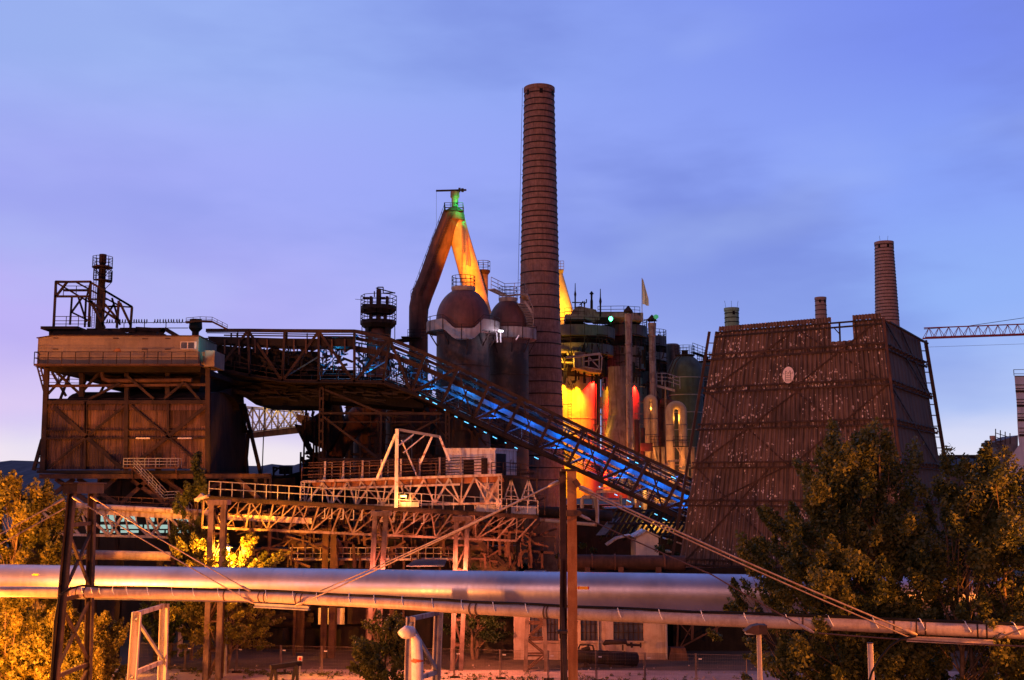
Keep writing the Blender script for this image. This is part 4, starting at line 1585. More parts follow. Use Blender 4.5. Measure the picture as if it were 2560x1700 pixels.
# M3: upper gantry (crane runway)
g3 = thing('upper_gantry', 'upper crane runway with stacked pipe railings and a bright underside above the lower gantry', 'gantry', gpt(1000, 92))
D = 92
mb = MB()
mb.bar(P(757, 1204, D), P(1255, 1187, D), .34, .2)
mb.build('runway_beam', M['white_steel'], g3)
for D_, m_ in ((92.3, 'white_rust'), (95, 'rust_lamplit')):
    mb = MB()
    a, b = P(775, 1206, D_), P(1255, 1190, D_)
    c, d = P(795, 1224, D_), P(1150, 1213, D_)
    mb.hexa([P(795, 1226, D_), P(1262, 1204, D_), P(1262, 1204, D_) + V((0, .3, 0)), P(795, 1226, D_) + V((0, .3, 0)), a, b, b + V((0, .3, 0)), a + V((0, .3, 0))])
    mb.build('side_girder', M[m_ if D_ > 93 else 'rust_lamplit'], g3)  # orange lamplight on the girder is carried by its colour
mb = MB()
mb.bar(P(800, 1222, 92.1), P(1150, 1211, 92.1), .2, .16)
mb.build('cable_tray', M['white_steel'], g3)
for D_, m_ in ((92.2, 'white_steel'), (95, 'rust_lamplit')):
    t0, t1, b0, b1 = P(775, 1208, D_), P(1250, 1192, D_), P(760, 1266, D_), P(1250, 1258, D_)
    mb = MB()
    mb.bar(b0, b1, .16)
    n = 15
    for i in range(n + 1):
        f = i / n
        if i % 2 == 0:
            mb.bar(lerp(t0, t1, f), lerp(b0, b1, f), .1)
        if i < n:
            if i % 2 == 0:
                mb.bar(lerp(t0, t1, (i + 1) / n), lerp(b0, b1, i / n), .17)
            else:
                mb.bar(lerp(t0, t1, i / n), lerp(b0, b1, (i + 1) / n), .14)
            if i % 3 == 1:
                mb.bar(lerp(t0, t1, f), lerp(b0, b1, (i + 2) / n if i < n - 1 else 1), .1)
    mb.build('web_members', M[m_], g3)
mb = MB()
for k, dz in enumerate((.25, .48, .74, 1.0, 1.22, 1.42)):
    a, b = P(770, 1201, 93.2), P(1210, 1186, 93.2)
    mb.bar(a + V((0, 0, dz)), b + V((0, 0, dz)), .075)
mb.build('handrail', M['rust_mid'], g3)
for i, px in enumerate((812, 858, 906, 953, 1002, 1049, 1099, 1152)):
    mb = MB()
    p = P(px, 1203 - (px - 770) * .034, 93)
    mb.bar(p, p + V((0, 0, 1.55)), .14)
    if i < 4:
        mb.bar(p + V((0, .4, 1.45)), p + V((.5, .4, 1.45)), .05)
        mb.bar(p + V((.5, .4, 1.45)), p + V((.5, .4, .2)), .05)
    mb.bar(p + V((-.25, 0, -.3)), p + V((0, 0, .6)), .08)
    mb.build('rail_post', M['white_steel'], g3)
mb = MB()
railing(mb, [P(754, 1203, 91.6), P(1090, 1191, 91.6)], 1.05, 1.5, .05, rails=(1, .45))
mb.build('front_railing', M['rust_mid'], g3)
for px, y0, y1 in ((757, 1204, 1262), (1250, 1187, 1274)):
    mb = MB()
    for o in (-.13, .13):
        a, b = P(px, y0, 91.8) + V((o, 0, 0)), P(px, y1, 91.8) + V((o, 0, 0))
        mb.bar(a, b, .08)
    for k in range(8):
        p = lerp(P(px, y0, 91.8), P(px, y1, 91.8), k / 7)
        mb.bar(p - V((.13, 0, 0)), p + V((.13, 0, 0)), .08)
    mb.build('end_ladder_post', M['white_steel'], g3)
# A-frame on the gantry
mb = MB()
mb.bar(P(993, 1072, 91), P(990, 1269, 91), .26, .26)
mb.build('mast_post', M['white_rust'], g3)
mb = MB()
mb.bar(P(997, 1074, 91), P(1100, 1092, 92.5), .14, .2)
mb.build('mast_beam', M['grey_steel'], g3)
for p, q, w, d1, d2 in (((989, 1086), (943, 1196), .17, 91, 91.6), ((1080, 1092), (1050, 1160), .17, 92.3, 92.3), ((1098, 1090), (1124, 1152), .18, 92.5, 92.5), ((1004, 1100), (1042, 1190), .1, 92.2, 92.6), ((1034, 1086), (998, 1113), .1, 92, 91.4), ((1008, 1132), (1062, 1088), .08, 91.6, 92.3)):
    mb = MB()
    mb.bar(P(*p, d1), P(*q, d2), w)
    mb.build('mast_stay', M['white_rust'], g3)
# crane cabin
CB = 94
x0, x1, z0, z1 = P(1123, 0, CB).x, P(1240, 0, CB).x, hz(1187, CB), hz(1124, CB)
cc = thing('crane_cabin', 'white sheet metal cabin streaked with rust on the upper gantry', 'cabin', ((x0 + x1) / 2, CB + 1, z0))
mb = MB()
s0, s1 = at(1240, 1187, CB), at(1240, 1120, CB)
bx1 = at(1291, 1150, CB + 3.4).x
mb.prism([(x0, CB, z0), (x1, CB, z0), (bx1, CB + 3.4, z0), (bx1 - (x1 - x0), CB + 3.4, z0)], (0, 0, z1 - z0))
mb.build('shell', M['white_rust'], cc)
mb = MB()
mb.prism([(x0 - .05, CB - .08, z1), (x1 + .06, CB - .08, z1), (bx1 + .08, CB + 3.45, z1), (bx1 - (x1 - x0), CB + 3.45, z1)], (0, 0, .12))
mb.build('roof', M['white_rust'], cc)
sdv = V((bx1 - x1, 3.4, 0)).normalized()
nn = V((sdv.y, -sdv.x, 0))
mb = MB()
o = V((x1, CB, z0)) + nn * .02 + sdv * .12
mb.plate([o, o + sdv * 1.7, o + sdv * 1.7 + V((0, 0, 1.75)), o + V((0, 0, 1.75))], .03, nn)
mb.build('side_door', M['rust_black'], cc)
mb = MB()
mb.box(P(1165, 0, CB).x, P(1190, 0, CB).x, CB - .03, CB + .02, hz(1187, CB), hz(1150, CB))
mb.box(P(1207, 0, CB).x, P(1222, 0, CB).x, CB - .03, CB + .02, hz(1187, CB), hz(1145, CB))
mb.build('front_door', M['rust_dark'], cc)
mb = MB()
o = V((x1, CB, z0)) + nn * .55
railing(mb, [V((x1 - .3, CB - .5, z0)), o, o + sdv * 3.4], 1., .9, .055, rails=(1, .66, .33))
mb.build('railing', M['rust_dark'], cc)
# right extension with tripods, panels
g4 = thing('gantry_head', 'dark end of the gantry right of the crane cabin with thin tripod legs', 'gantry', gpt(1300, 95))
mb = MB()
mb.hexa([P(1255, 1192, 93), P(1345, 1200, 94), P(1345, 1200, 97), P(1255, 1192, 97), P(1255, 1187, 93), P(1345, 1196, 94), P(1345, 1196, 97), P(1255, 1187, 97)])
mb.build('deck', M['rust_dark'], g4)
for cx in (1278, 1321):
    mb = MB()
    top = P(cx, 1199, 94)
    for bx_, by in ((cx - 20, 1255), (cx + 20, 1255), (cx, 1260)):
        mb.bar(top, P(bx_, by, 94), .11)
    for k in range(1, 4):
        mb.bar(lerp(top, P(cx - 20, 1255, 94), k / 4), lerp(top, P(cx + 20, 1255, 94), k / 4), .05)
    mb.build('tripod', M['grey_steel'], g4)
mb = MB()
for px in (1258, 1342):
    mb.bar(P(px, 1196, 93.8), P(px, 1288, 93.8), .1)
railing(mb, [P(1258, 1187, 93), P(1345, 1196, 94)], 1.0, 1.3, .05)
railing(mb, [P(1345, 1288, 94), P(1362, 1288, 94)], 1.6, .6, .05, rails=(1, .7, .4))
mb.build('frame', M['rust_dark'], g4)
mb = MB()
mb.box(P(1278, 0, 94).x, P(1342, 0, 94).x, 94.6, 94.8, hz(1286, 94), hz(1265, 94))
mb.build('white_panel', M['white_rust'], g4)
mb = MB()
mb.box(P(1204, 0, 94).x, P(1247, 0, 94).x, 94.2, 94.4, hz(1262, 94), hz(1207, 94))
mb.build('lit_panel', M['white_steel'], g4)
mb = MB()
mb.box(P(1243, 0, 93).x, P(1256, 0, 93).x, 93.2, 93.4, hz(1276, 93), hz(1246, 93))
mb.box(P(1195, 0, 93).x, P(1240, 0, 93).x, 93.6, 93.8, hz(1282, 93), hz(1262, 93))
mb.build('base_panel', M['white_rust'], g4)
for px in (995, 1015):
    pass
mb = MB()
a, b = P(996, 1267, 91.4), P(1047, 1255, 91.4)
mb.box(a.x, b.x, 91.4, 91.7, a.z, b.z)
tag(mb.build('counterweight', M['white_steel']), 'long pale box plate at the foot of the mast post on the lower gantry', 'box')
mb = MB()
mb.tube([P(940, 1264, 93), P(1250, 1258, 94)], .11, 8)
tag(mb.build('handrail_pipe', M['white_steel']), 'thin pale pipe running along the lower gantry deck to the lit panel', 'pipe')
fl2 = thing('floodlight', 'small lit amber box lamp hanging inside the upper gantry truss beside the mast post', 'floodlight', P(1008, 1240, 91))
mb = MB()
a, b = P(1001, 1243, 91), P(1016, 1238, 91)
mb.box(a.x, b.x, 91, 91.25, a.z, b.z)
mb.build('lamp_glass', M['lamp_amber'], fl2)
mb = MB()
mb.bar(P(1009, 1236, 91.1), P(1009, 1215, 91.6), .08)
mb.build('lamp_bracket', M['rust_dark'], fl2)
light('lamp_light', 'POINT', P(1010, 1246, 90.8), 260, (1., .30, .06), fl2, .15)

# ================================================================== CONVEYOR BRIDGE
B1, B2 = 114.0, 119.5
br = thing('conveyor_bridge', 'long dark lattice conveyor bridge lit blue inside, sloping down to the cooling tower', 'conveyor bridge', gpt(1100, 116))
def Tn(i):                       # nodes of the sloping part: post tops / bottoms in the photo
    return (1145 + 79.6 * i, 920 + 38.2 * i)
def Bn(i):
    return (1102 + 79.3 * i, 1014 + 37.1 * i)
TOP = [(515, 826), (620, 826), (712, 827), (797, 828), (886, 828), (975, 848), (1064, 884)] + [Tn(i) for i in range(0, 9)]
BOT = [(545, 925), (625, 940), (706, 953), (797, 955), (886, 955), (958, 957), (1028, 982)] + [Bn(i) for i in range(0, 9)]
for D, nm in ((B1, 'front'), (B2, 'rear')):
    mb = MB()
    for a, b in zip(TOP, TOP[1:]):
        mb.bar(at(*a, D), at(*b, D), .22, .34)
    mb.build('top_chord', M['rust_dark'], br)
    mb = MB()
    for a, b in zip(BOT, BOT[1:]):
        mb.bar(at(*a, D), at(*b, D), .3, .42)
    mb.build('bottom_chord', M['rust_dark'], br)
    for i, (a, b) in enumerate(zip(TOP, BOT)):
        if i == 0:
            continue
        mb = MB()
        mb.bar(at(*a, D), at(*b, D), .24, .3)
        mb.build('truss_post', M['rust_dark'], br)
    for i in range(len(TOP) - 1):
        mb = MB()
        if i % 2 == 0:
            mb.bar(at(*BOT[i], D), at(*TOP[i + 1], D), .14, .26)
        else:
            mb.bar(at(*TOP[i], D), at(*BOT[i + 1], D), .14, .26)
        mb.build('diagonal', M['rust_dark'], br)
def frac(a, b, f):
    return (a[0] + (b[0] - a[0]) * f, a[1] + (b[1] - a[1]) * f)
def band(f0, f1, D, mat, name, i0=0, i1=None, th=.08):
    i1 = len(TOP) - 1 if i1 is None else i1
    mb = MB()
    for i in range(i0, i1):
        p = [at(*frac(TOP[i], BOT[i], f1), D), at(*frac(TOP[i + 1], BOT[i + 1], f1), D), at(*frac(TOP[i + 1], BOT[i + 1], f0), D), at(*frac(TOP[i], BOT[i], f0), D)]
        mb.plate(p, th)
    return mb.build(name, M[mat], br)
for i in range(6, len(TOP) - 1):
    mb = MB()
    if i % 2 == 1:
        mb.bar(at(*BOT[i], B2), at(*TOP[i + 1], B2), .10, .16)
    else:
        mb.bar(at(*TOP[i], B2), at(*BOT[i + 1], B2), .10, .16)
    mb.bar(at(*frac(TOP[i], BOT[i], .02), B1), at(*frac(TOP[i + 1], BOT[i + 1], .02), B2), .1)
    mb.build('counter_brace', M['rust_black'], br)
    mb = MB()
    h0, h1 = frac(TOP[i], BOT[i], .36), frac(TOP[i + 1], BOT[i + 1], .36)
    mb.bar(at(*frac(h0, h1, .5), B1 - .02), at(*frac(BOT[i], BOT[i + 1], .5), B1 - .02), .1, .14)
    mb.build('sub_post', M['rust_dark'], br)
# belts: brown edge beam, cover behind it with blue lamplight in its colour
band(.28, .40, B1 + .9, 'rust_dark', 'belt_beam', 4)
band(.40, .52, B1 + 2.4, 'blue_lit_panel', 'belt_cover', 7)
band(.60, .66, B1 + 2.6, 'blue_lit_panel', 'return_belt', 6)
band(.57, .60, B1 + 2.2, 'rust_black', 'belt_frame', 6)
band(.10, .17, B1 + 1.2, 'rust_dark', 'upper_beam', 3)
band(.20, .23, B1 + 3.2, 'rust_black', 'upper_belt', 3)
band(.05, .07, B2 - .3, 'rust_dark', 'roof_purlin', 0)
band(.15, .30, B1 + .2, 'rust_black', 'side_beam', 0, 4)
band(.30, .36, B1 + 2.0, 'rust_black', 'inner_beam', 0, 5)
band(.40, .72, B2 + .2, 'black', 'rear_sheeting', 0, 3)
band(.76, 1.04, B2 + .2, 'black', 'lower_sheeting', 0, 4)
band(.88, 1.04, B2 + .2, 'black', 'lower_sheeting', 4, 8)
band(.16, .36, B2 + .3, 'black', 'upper_sheeting', 0, 3)
# walkway floor and underside
mb = MB()
for i in range(len(BOT) - 1):
    a, b = BOT[i], BOT[i + 1]
    p = [at(*a, B1 - .6), at(*b, B1 - .6), at(*b, B2 + .3), at(*a, B2 + .3)]
    z_ = V((0, 0, -.12))
    p[2].z, p[3].z = p[1].z, p[0].z
    mb.hexa([q + z_ for q in p] + [q for q in p])
mb.build('walkway_floor', M['rust_black'], br)
mb = MB()
pts = [at(x, y - 3, B1 - .5) for x, y in BOT]
railing(mb, pts, 1.05, 1.6, .05, rails=(1, .5))
mb.build('walkway_railing', M['rust_dark'], br)
mb = MB()
railing(mb, [at(x + 4, y + 4, B1 + 4.4) for x, y in BOT[3:]], 1.7, 2.0, .05, rails=(1, .6, .3))
mb.build('inner_railing', M['grey_steel'], br)
# portal frames across the bridge, carrying the belt
for i in range(3, len(TOP)):
    mb = MB()
    a, b = TOP[i], BOT[i]
    for f in (.05, .36, .62):
        p = at(*frac(a, b, f), B1)
        mb.bar(p, V((p.x, B2, p.z)), .14)
    p, q = at(*frac(a, b, .44), B1 + 2.3), at(*frac(a, b, .97), B1 + 2.3)
    mb.bar(p, q, .16)
    mb.bar(at(*frac(a, b, .5), B1 + 2.3), at(*frac(TOP[i - 1], BOT[i - 1], .95), B1 + 2.5) if i % 2 else q, .13)
    mb.build('portal', M['blue_lit_panel'], br)
    mb = MB()
    mid = frac(frac(a, b, .46), frac(TOP[min(i + 1, len(TOP) - 1)], BOT[min(i + 1, len(TOP) - 1)], .46), .5)
    mb.bar(at(*mid, B1 + 3), at(*frac(a, b, .95), B1 + 3), .12)
    mb.build('belt_strut', M['blue_lit_panel'], br)
# idlers and scrap inside the level part
cr = random.Random(9)
mb = MB()
for k in range(420):
    i = cr.randrange(0, 6)
    a = frac(TOP[i], BOT[i], cr.uniform(.15, .95))
    b = frac(TOP[i + 1], BOT[i + 1], cr.uniform(.15, .95))
    f = cr.random() * .8
    D = cr.uniform(B1 + .8, B2 - .5)
    p = at(*frac(a, b, f), D)
    q = at(*frac(a, b, f + cr.uniform(.1, .3)), D)
    if cr.random() < .45:
        q = p + V((0, 0, cr.uniform(-1.4, 1.4)))
    mb.bar(p, q, cr.uniform(.06, .16), cr.uniform(.08, .3))
mb.build('conveyor_machinery', M['rust_black'], br)['kind'] = 'stuff'
mb = MB()
for k in range(160):
    i = cr.randrange(3, 8)
    a = frac(TOP[i], BOT[i], cr.uniform(.25, .75))
    b = frac(TOP[i + 1], BOT[i + 1], cr.uniform(.25, .75))
    f = cr.random() * .85
    D = cr.uniform(B1 + 2., B2 - .5)
    p = at(*frac(a, b, f), D)
    q = p + V((0, 0, cr.uniform(.3, 1.1))) if cr.random() < .6 else at(*frac(a, b, min(1, f + .12)), D)
    mb.bar(p, q, cr.uniform(.05, .09))
mb.build('idler_frames', M['blue_lit_panel'], br)['kind'] = 'stuff'
mb = MB()
for k in range(230):
    i = cr.randrange(6, 14)
    f0 = cr.uniform(.12, .98)
    a = frac(TOP[i], BOT[i], f0)
    b = frac(TOP[i + 1], BOT[i + 1], f0)
    f = cr.random() * .8
    D = cr.uniform(B1 + 2.9, B2 - .2)
    p = at(*frac(a, b, f), D)
    if cr.random() < .55:
        q = at(*frac(a, b, f + cr.uniform(.15, .5)), D)
    else:
        q = at(*frac(frac(TOP[i], BOT[i], min(1, f0 + .3)), frac(TOP[i + 1], BOT[i + 1], min(1, f0 + .3)), f), D)
    mb.bar(p, q, cr.uniform(.05, .11), cr.uniform(.06, .2))
mb.build('belt_machinery', M['rust_black'], br)['kind'] = 'stuff'
mb = MB()
for f0, dd in ((.70, -.05), (.80, -.05), (.88, -.05), (.93, 4.6), (.84, 4.6)):
    mb = MB()
    for i in range(5, len(TOP) - 1):
        mb.bar(at(*frac(TOP[i], BOT[i], f0), B1 + dd), at(*frac(TOP[i + 1], BOT[i + 1], f0), B1 + dd), .05)
    mb.build('handrail', M['rust_dark'], br)
# upper wires / rails above the level part
mb = MB()
for (p, q) in (((520, 823), (886, 825)), ((560, 838), (880, 842)), ((510, 846), (890, 849)), ((600, 851), (760, 858)), ((640, 824), (790, 830)), ((886, 825), (975, 838)), ((900, 840), (1000, 858))):
    mb.bar(at(*p, B1 + .3), at(*q, B1 + .3), .12)
for k in range(26):
    x = 640 + k * 6
    mb.bar(at(x, 825, B1 + .5), at(x, 829, B1 + .5), .08)
mb.build('roof_rail', M['rust_dark'], br)
for px in (562, 598, 638, 668, 735, 765, 830, 862):
    mb = MB()
    mb.bar(at(px, 848, B1 - .1), at(px, 880 + (px % 7) * 2, B1 - .1), .15)
    mb.build('hanger', M['rust_mid'], br)
# dark mass of bunkers under the level part
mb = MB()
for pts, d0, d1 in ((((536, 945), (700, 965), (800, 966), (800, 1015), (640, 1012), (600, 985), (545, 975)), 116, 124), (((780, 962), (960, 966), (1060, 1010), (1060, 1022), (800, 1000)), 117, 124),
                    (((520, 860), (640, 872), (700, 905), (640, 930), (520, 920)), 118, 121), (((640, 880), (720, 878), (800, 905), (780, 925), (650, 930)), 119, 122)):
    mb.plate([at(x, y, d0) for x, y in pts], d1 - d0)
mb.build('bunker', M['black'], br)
mb = MB()
for k in range(90):
    x, y = cr.uniform(545, 1040), cr.uniform(955, 1000)
    D = cr.uniform(114.6, 115.8)
    mb.bar(at(x, y, D), at(x + cr.uniform(10, 70), y + cr.uniform(-4, 12), D), cr.uniform(.06, .2))
mb.build('bunker_pipework', M['rust_black'], br)['kind'] = 'stuff'
# support pylons
for px, y0, y1, w in ((804, 970, 1262, 1.0), (1119, 1010, 1262, 1.0)):
    mb = MB()
    a, b = at(px, y0, B1 + .5), at(px, y1, B1 + .5)
    hw = 4.2 * mpp(B1)
    for o in (-hw, hw):
        mb.bar(a + V((o, 0, 0)), V((b.x + o, b.y, 0)), .16)
    n = 22
    for k in range(n):
        p = lerp(a, V((b.x, b.y, 0)), k / n)
        mb.bar(p - V((hw, 0, 0)), p + V((hw, 0, 0)), .1, .28)
    mb.build('pylon', M['rust_dark'], br)
mb = MB()
for p, q, w in (((800, 1033), (1105, 1034), .24), ((796, 1148), (1112, 1150), .26), ((812, 974), (952, 1032), .2), ((806, 1040), (945, 1145), .22), ((1100, 1045), (970, 1115), .18), ((953, 1036), (951, 1146), .2), ((820, 1055), (1110, 1055), .1), ((1085, 955), (1010, 1000), .1)):
    mb.bar(at(*p, B1 + .4), at(*q, B1 + .4), w)
mb.build('pylon_bracing', M['rust_dark'], br)
# small blue lamps along the lower edge
for k, (px, py) in enumerate(((1050, 984), (1068, 993), (1087, 1004), (1112, 1021), (1140, 1038), (1166, 1052), (1188, 1063), (1213, 1077), (1237, 1090), (1264, 1103), (1290, 1116), (1341, 1141), (1499, 1213), (1540, 1233), (1572, 1249), (1600, 1262), (1640, 1282), (1662, 1294), (1570, 1141), (1592, 1153), (1684, 1190))):
    mb = MB()
    p = at(px, py + 4, B1 - .75)
    d = V((.88, 0, -.42)) * (.08 + .08 * (k % 3))
    mb.bar(p - d, p + d, .075, .075)
    mb.build('edge_lamp', M['lamp_blue'], br)
# the blue lamps inside
for i in range(3, len(TOP) - 1):
    for f, D, e in ((.26, B1 + 1.6, 230), (.72, B1 + 2.0, 80)):
        m = frac(frac(TOP[i], BOT[i], f), frac(TOP[i + 1], BOT[i + 1], f), .5)
        light('blue_lamp_light', 'POINT', at(*m, D), e * (1.0 if i > 5 else .75) * (1.2 if i > 9 else .9), (.005, .27, 1.) if i > 7 else (.01, .42, 1.), br, .12)

# ================================================================== CHIMNEYS
def chimney(label, cx, cy_top, w_top, cy_b, w_b, cxb, D, mat, bands, cat='chimney', ladder=False, holes=0, rods=0, growth=1.0, name='brick_chimney'):
    t_, b_ = at(cx, cy_top, D), at(cxb, cy_b, D)
    rt, rb = w_top / 2 * mpp(D) * 1.01, w_b / 2 * mpp(D)
    k = (rb - rt) / (t_.z - b_.z)
    r = lambda z: rt + k * (t_.z - z)
    x = b_.x
    t = thing(name, label, cat, (x, D, 0))
    mb = MB()
    prof = [(r(t_.z * f), t_.z * f) for f in [j / 14 for j in range(15)]]
    mb.lathe((x, D, 0), prof + [(rt * .78, t_.z), (rt * .78, t_.z - 2.5)], 40, soft=False, cap=False)
    mb.build('shaft', M[mat], t)
    mb = MB()
    mb.lathe((x, D, 0), [(rt + .02, t_.z - .5), (rt + .10, t_.z - .45), (rt + .10, t_.z + .04), (rt - .2, t_.z + .05)], 40, cap=False)
    mb.build('rim', M[mat], t)
    for z in bands(t_.z):
        mb = MB()
        mb.lathe((x, D, z), [(r(z) + .005, -.07), (r(z) + .055, -.065), (r(z) + .055, .065), (r(z) + .005, .07)], 40, cap=False)
        mb.build('iron_band', M['rust_black'], t)
    for k_ in range(holes):
        an = -math.pi / 2 + (k_ - (holes - 1) / 2) * .95 + .1
        zz_ = t_.z - .9
        mb = MB()
        c = V((x + math.cos(an) * r(zz_), D + math.sin(an) * r(zz_), zz_))
        tg = V((-math.sin(an), math.cos(an), 0))
        ou = V((math.cos(an), math.sin(an), 0))
        mb.plate([c - tg * .2 - V((0, 0, .3)), c + tg * .2 - V((0, 0, .3)), c + tg * .2 + V((0, 0, .3)), c - tg * .2 + V((0, 0, .3))], .05, ou)
        mb.build('vent_hole', M['black'], t)
    if ladder:
        mb = MB()
        for o in (0, .35):
            mb.bar(V((x - r(8) - .32, D - o, 8)), V((x - r(t_.z) - .25, D - o, t_.z)), .05)
        n = 50
        for k_ in range(n):
            f = k_ / n
            p = lerp(V((x - r(8) - .32, D, 8)), V((x - r(t_.z) - .25, D, t_.z)), f)
            mb.bar(p, p + V((0, -.35, 0)), .04)
            if k_ % 4 == 0:
                mb.bar(p, p + V((.3, 0, 0)), .04)
        mb.build('ladder', M['rust_black'], t)
    for k_ in range(rods):
        mb = MB()
        o = (k_ - (rods - 1) / 2) * rt * .8
        mb.bar((x + o, D, t_.z), (x + o * 1.2, D, t_.z + 1.3), .045)
        mb.build('lightning_rod', M['rust_black'], t)
    return t
def big_bands(H):
    ys = [240, 256, 271, 287, 302, 316, 332, 348, 365, 381, 396, 412, 427, 444, 458, 476, 489, 504, 520, 536, 549, 564, 580, 594, 609, 624, 640, 655, 686, 716, 744, 774, 803, 836, 863, 894, 924, 957, 987, 1018, 1049, 1080, 1110, 1140, 1170, 1200]
    return [hz(y, 140) for y in ys]
chimney('tallest brick chimney, banded with iron hoops, rising in the middle of the photo', 1351, 222, 76, 1150, 118, 1351, 140, 'brick', big_bands, ladder=True, holes=3)
def eb(D, ys):
    return lambda H: [hz(y, D) for y in ys]
chimney('slender banded chimney above the right half of the cooling tower', 2213, 606, 45, 800, 58, 2218, 215, 'brick_pale', eb(215, [614 + 8.2 * k for k in range(24)]), holes=3, rods=2)
chimney('short stub of chimney above the middle of the cooling tower, by the gap', 2053, 744, 27, 800, 29, 2053, 240, 'brick_pale', eb(240, [753, 764, 776, 787]), holes=2)
chimney('pale chimney stub tinted with green light over the left end of the cooling tower', 1830, 771, 35, 820, 36, 1830, 190, 'concrete_green_lit', eb(190, [784, 795, 806]), holes=1, rods=3, name='concrete_chimney')

# ================================================================== STOVES WITH DOMES
def gallery(parent, c, r, z, h, mat, seg=12, rail=1.1, name='gallery', a0=0., brackets=True, th=.06, rails=(1., .5), inner=.5):
    mb = MB()
    mb.lathe((c[0], c[1], z), [(r - inner if inner < r else .1, 0), (r, 0), (r, h), (r - th, h), (r - th, .1), (r - inner, .1)], seg * 2, smooth=False, cap=False)
    g = mb.build(name, M[mat], parent)
    mb = MB()
    pts = ringpts((c[0], c[1], z), r - th / 2, seg, 0, a0)
    for p in pts:
        mb.bar(p, p + V((0, 0, h + rail)), .075)
    for k in rails:
        pp_ = ringpts((c[0], c[1], z + h + rail * k), r - th / 2, seg * 2, 0, a0)
        for a, b in zip(pp_, pp_[1:] + pp_[:1]):
            mb.bar(a, b, .06)
    mb.build('gallery_railing', M['rust_dark'], g)
    if brackets:
        mb = MB()
        for p in ringpts((c[0], c[1], z), r - .1, seg // 2, 0, a0 + .3):
            q = V((c[0], c[1], z)) + (p - V((c[0], c[1], z))) * ((r - inner) / r)
            mb.bar(p, q + V((0, 0, -1.4)), .1)
        mb.build('bracket', M['rust_dark'], g)
    return g
def stove(label, cx, half, yd, yg0, yg1, D, gh=True):
    c = at(cx, yg0, D)
    s = mpp(D)
    r = half * s
    zd, zg = hz(yd, D), hz(yg1, D)
    zs = hz(yg0, D)
    t = thing('domed_stove', label, 'stove', (c.x, D, 0))
    mb = MB()
    prof = [(r, 0)] + [(r, zg * k / 5) for k in range(1, 6)]
    mb.lathe((c.x, D, 0), prof, 40, cap=False)
    mb.build('shell', M['stove'], t)
    mb = MB()
    rd = r * 1.0
    h0 = zg
    hh = zd - h0
    dome = [(rd * 1.03 * math.cos(a) if a else rd * 1.03, h0 + (hh * .28 if a > 0 else 0) + (hh * .72) * math.sin(a)) for a in [0] + [R(x) for x in range(2, 84, 6)]] + [(.12 * rd, zd)]
    mb.lathe((c.x, D, 0), dome, 40, soft=True, cap=True)
    mb.build('dome', M['dome'], t)
    mb = MB()
    mb.lathe((c.x, D, 0), [(r * .42, zd - .5), (r * .46, zd - .05), (r * .46, zd + .12), (.05, zd + .14)], 20, cap=False)
    cr_ = mb.build('crown_platform', M['gallery_grey'], t)
    mb = MB()
    railing(mb, ringpts((c.x, D, zd + .1), r * .44, 14), 1.25, 9, .05, rails=(1, .66, .33), closed=True)
    mb.build('crown_railing', M['rust_dark'], cr_)
    for k in range(1, 7):
        mb = MB()
        z = zg - 3.6 * k
        if z > 1:
            mb.lathe((c.x, D, z), [(r + .004, -.06), (r + .035, -.05), (r + .035, .05), (r + .004, .06)], 40, cap=False)
            mb.build('shell_seam', M['rust_dark'], t)
    return t, c, r, zg
st1, c1, r1, zg1 = stove('front dome stove with a pale zigzag gallery, left of the tallest chimney', 1158, 67, 721, 806, 838, 126)
# zigzag gallery on the first stove: level band that dips in front
def zig_gallery(t, c, r, D, zlow, zhigh, h, a_dip, mat='gallery_grey'):
    n = 72
    ro = r * 1.38
    mb = MB()
    def dip(a):
        d = abs((a - a_dip + math.pi) % (2 * math.pi) - math.pi)
        if d < .26:
            return 1.
        if d > .55:
            return 0.
        return 1 - (d - .26) / .29
    ang = [2 * math.pi * k / n for k in range(n)]
    z = [zhigh - (zhigh - zlow) * dip(a) for a in ang]
    P_ = lambda rr, k, dz: (c.x + rr * math.cos(ang[k % n]), D + rr * math.sin(ang[k % n]), z[k % n] + dz)
    for k in range(n):
        mb.poly([P_(ro, k, 0), P_(ro, k + 1, 0), P_(ro, k + 1, h), P_(ro, k, h)])
        mb.poly([P_(ro - .06, k + 1, 0), P_(ro - .06, k, 0), P_(ro - .06, k, h), P_(ro - .06, k + 1, h)])
        mb.poly([P_(ro, k, h), P_(ro, k + 1, h), P_(ro - .06, k + 1, h), P_(ro - .06, k, h)])
        mb.poly([P_(ro, k, 0), P_(r, k, 0), P_(r, k + 1, 0), P_(ro, k + 1, 0)])
    g = mb.build('gallery', M[mat], t)
    mb = MB()
    for k in range(0, n, 6):
        mb.bar(P_(ro + .02, k, -.1), P_(ro + .02, k, h + .45), .09)
    for k in range(n):
        mb.bar(P_(ro, k, h + .42), P_(ro, k + 1, h + .42), .06)
    mb.build('gallery_railing', M['rust_dark'], g)
    mb = MB()
    for k in range(0, n, 8):
        mb.bar(P_(ro - .1, k, -.05), P_(r, k, -1.6), .1)
    mb.build('bracket', M['rust_dark'], g)
    return g
zig_gallery(st1, c1, r1, 126, hz(838, 126) - .9, hz(813, 126) - .9, 1.15, -math.pi / 2 + .06)
st2, c2, r2, zg2 = stove('rear dome stove half hidden behind the front one, touching the tallest chimney', 1270, 52, 748, 830, 862, 131)
zig_gallery(st2, c2, r2, 131, hz(850, 131) - .6, hz(838, 131) - .6, 1.2, -2.6)
mb = MB()
sA, sB = at(1228, 723, 126), at(1330, 735, 131)
brp = [sA, at(1262, 739, 128), at(1310, 736, 130), at(1318, 752, 131)]
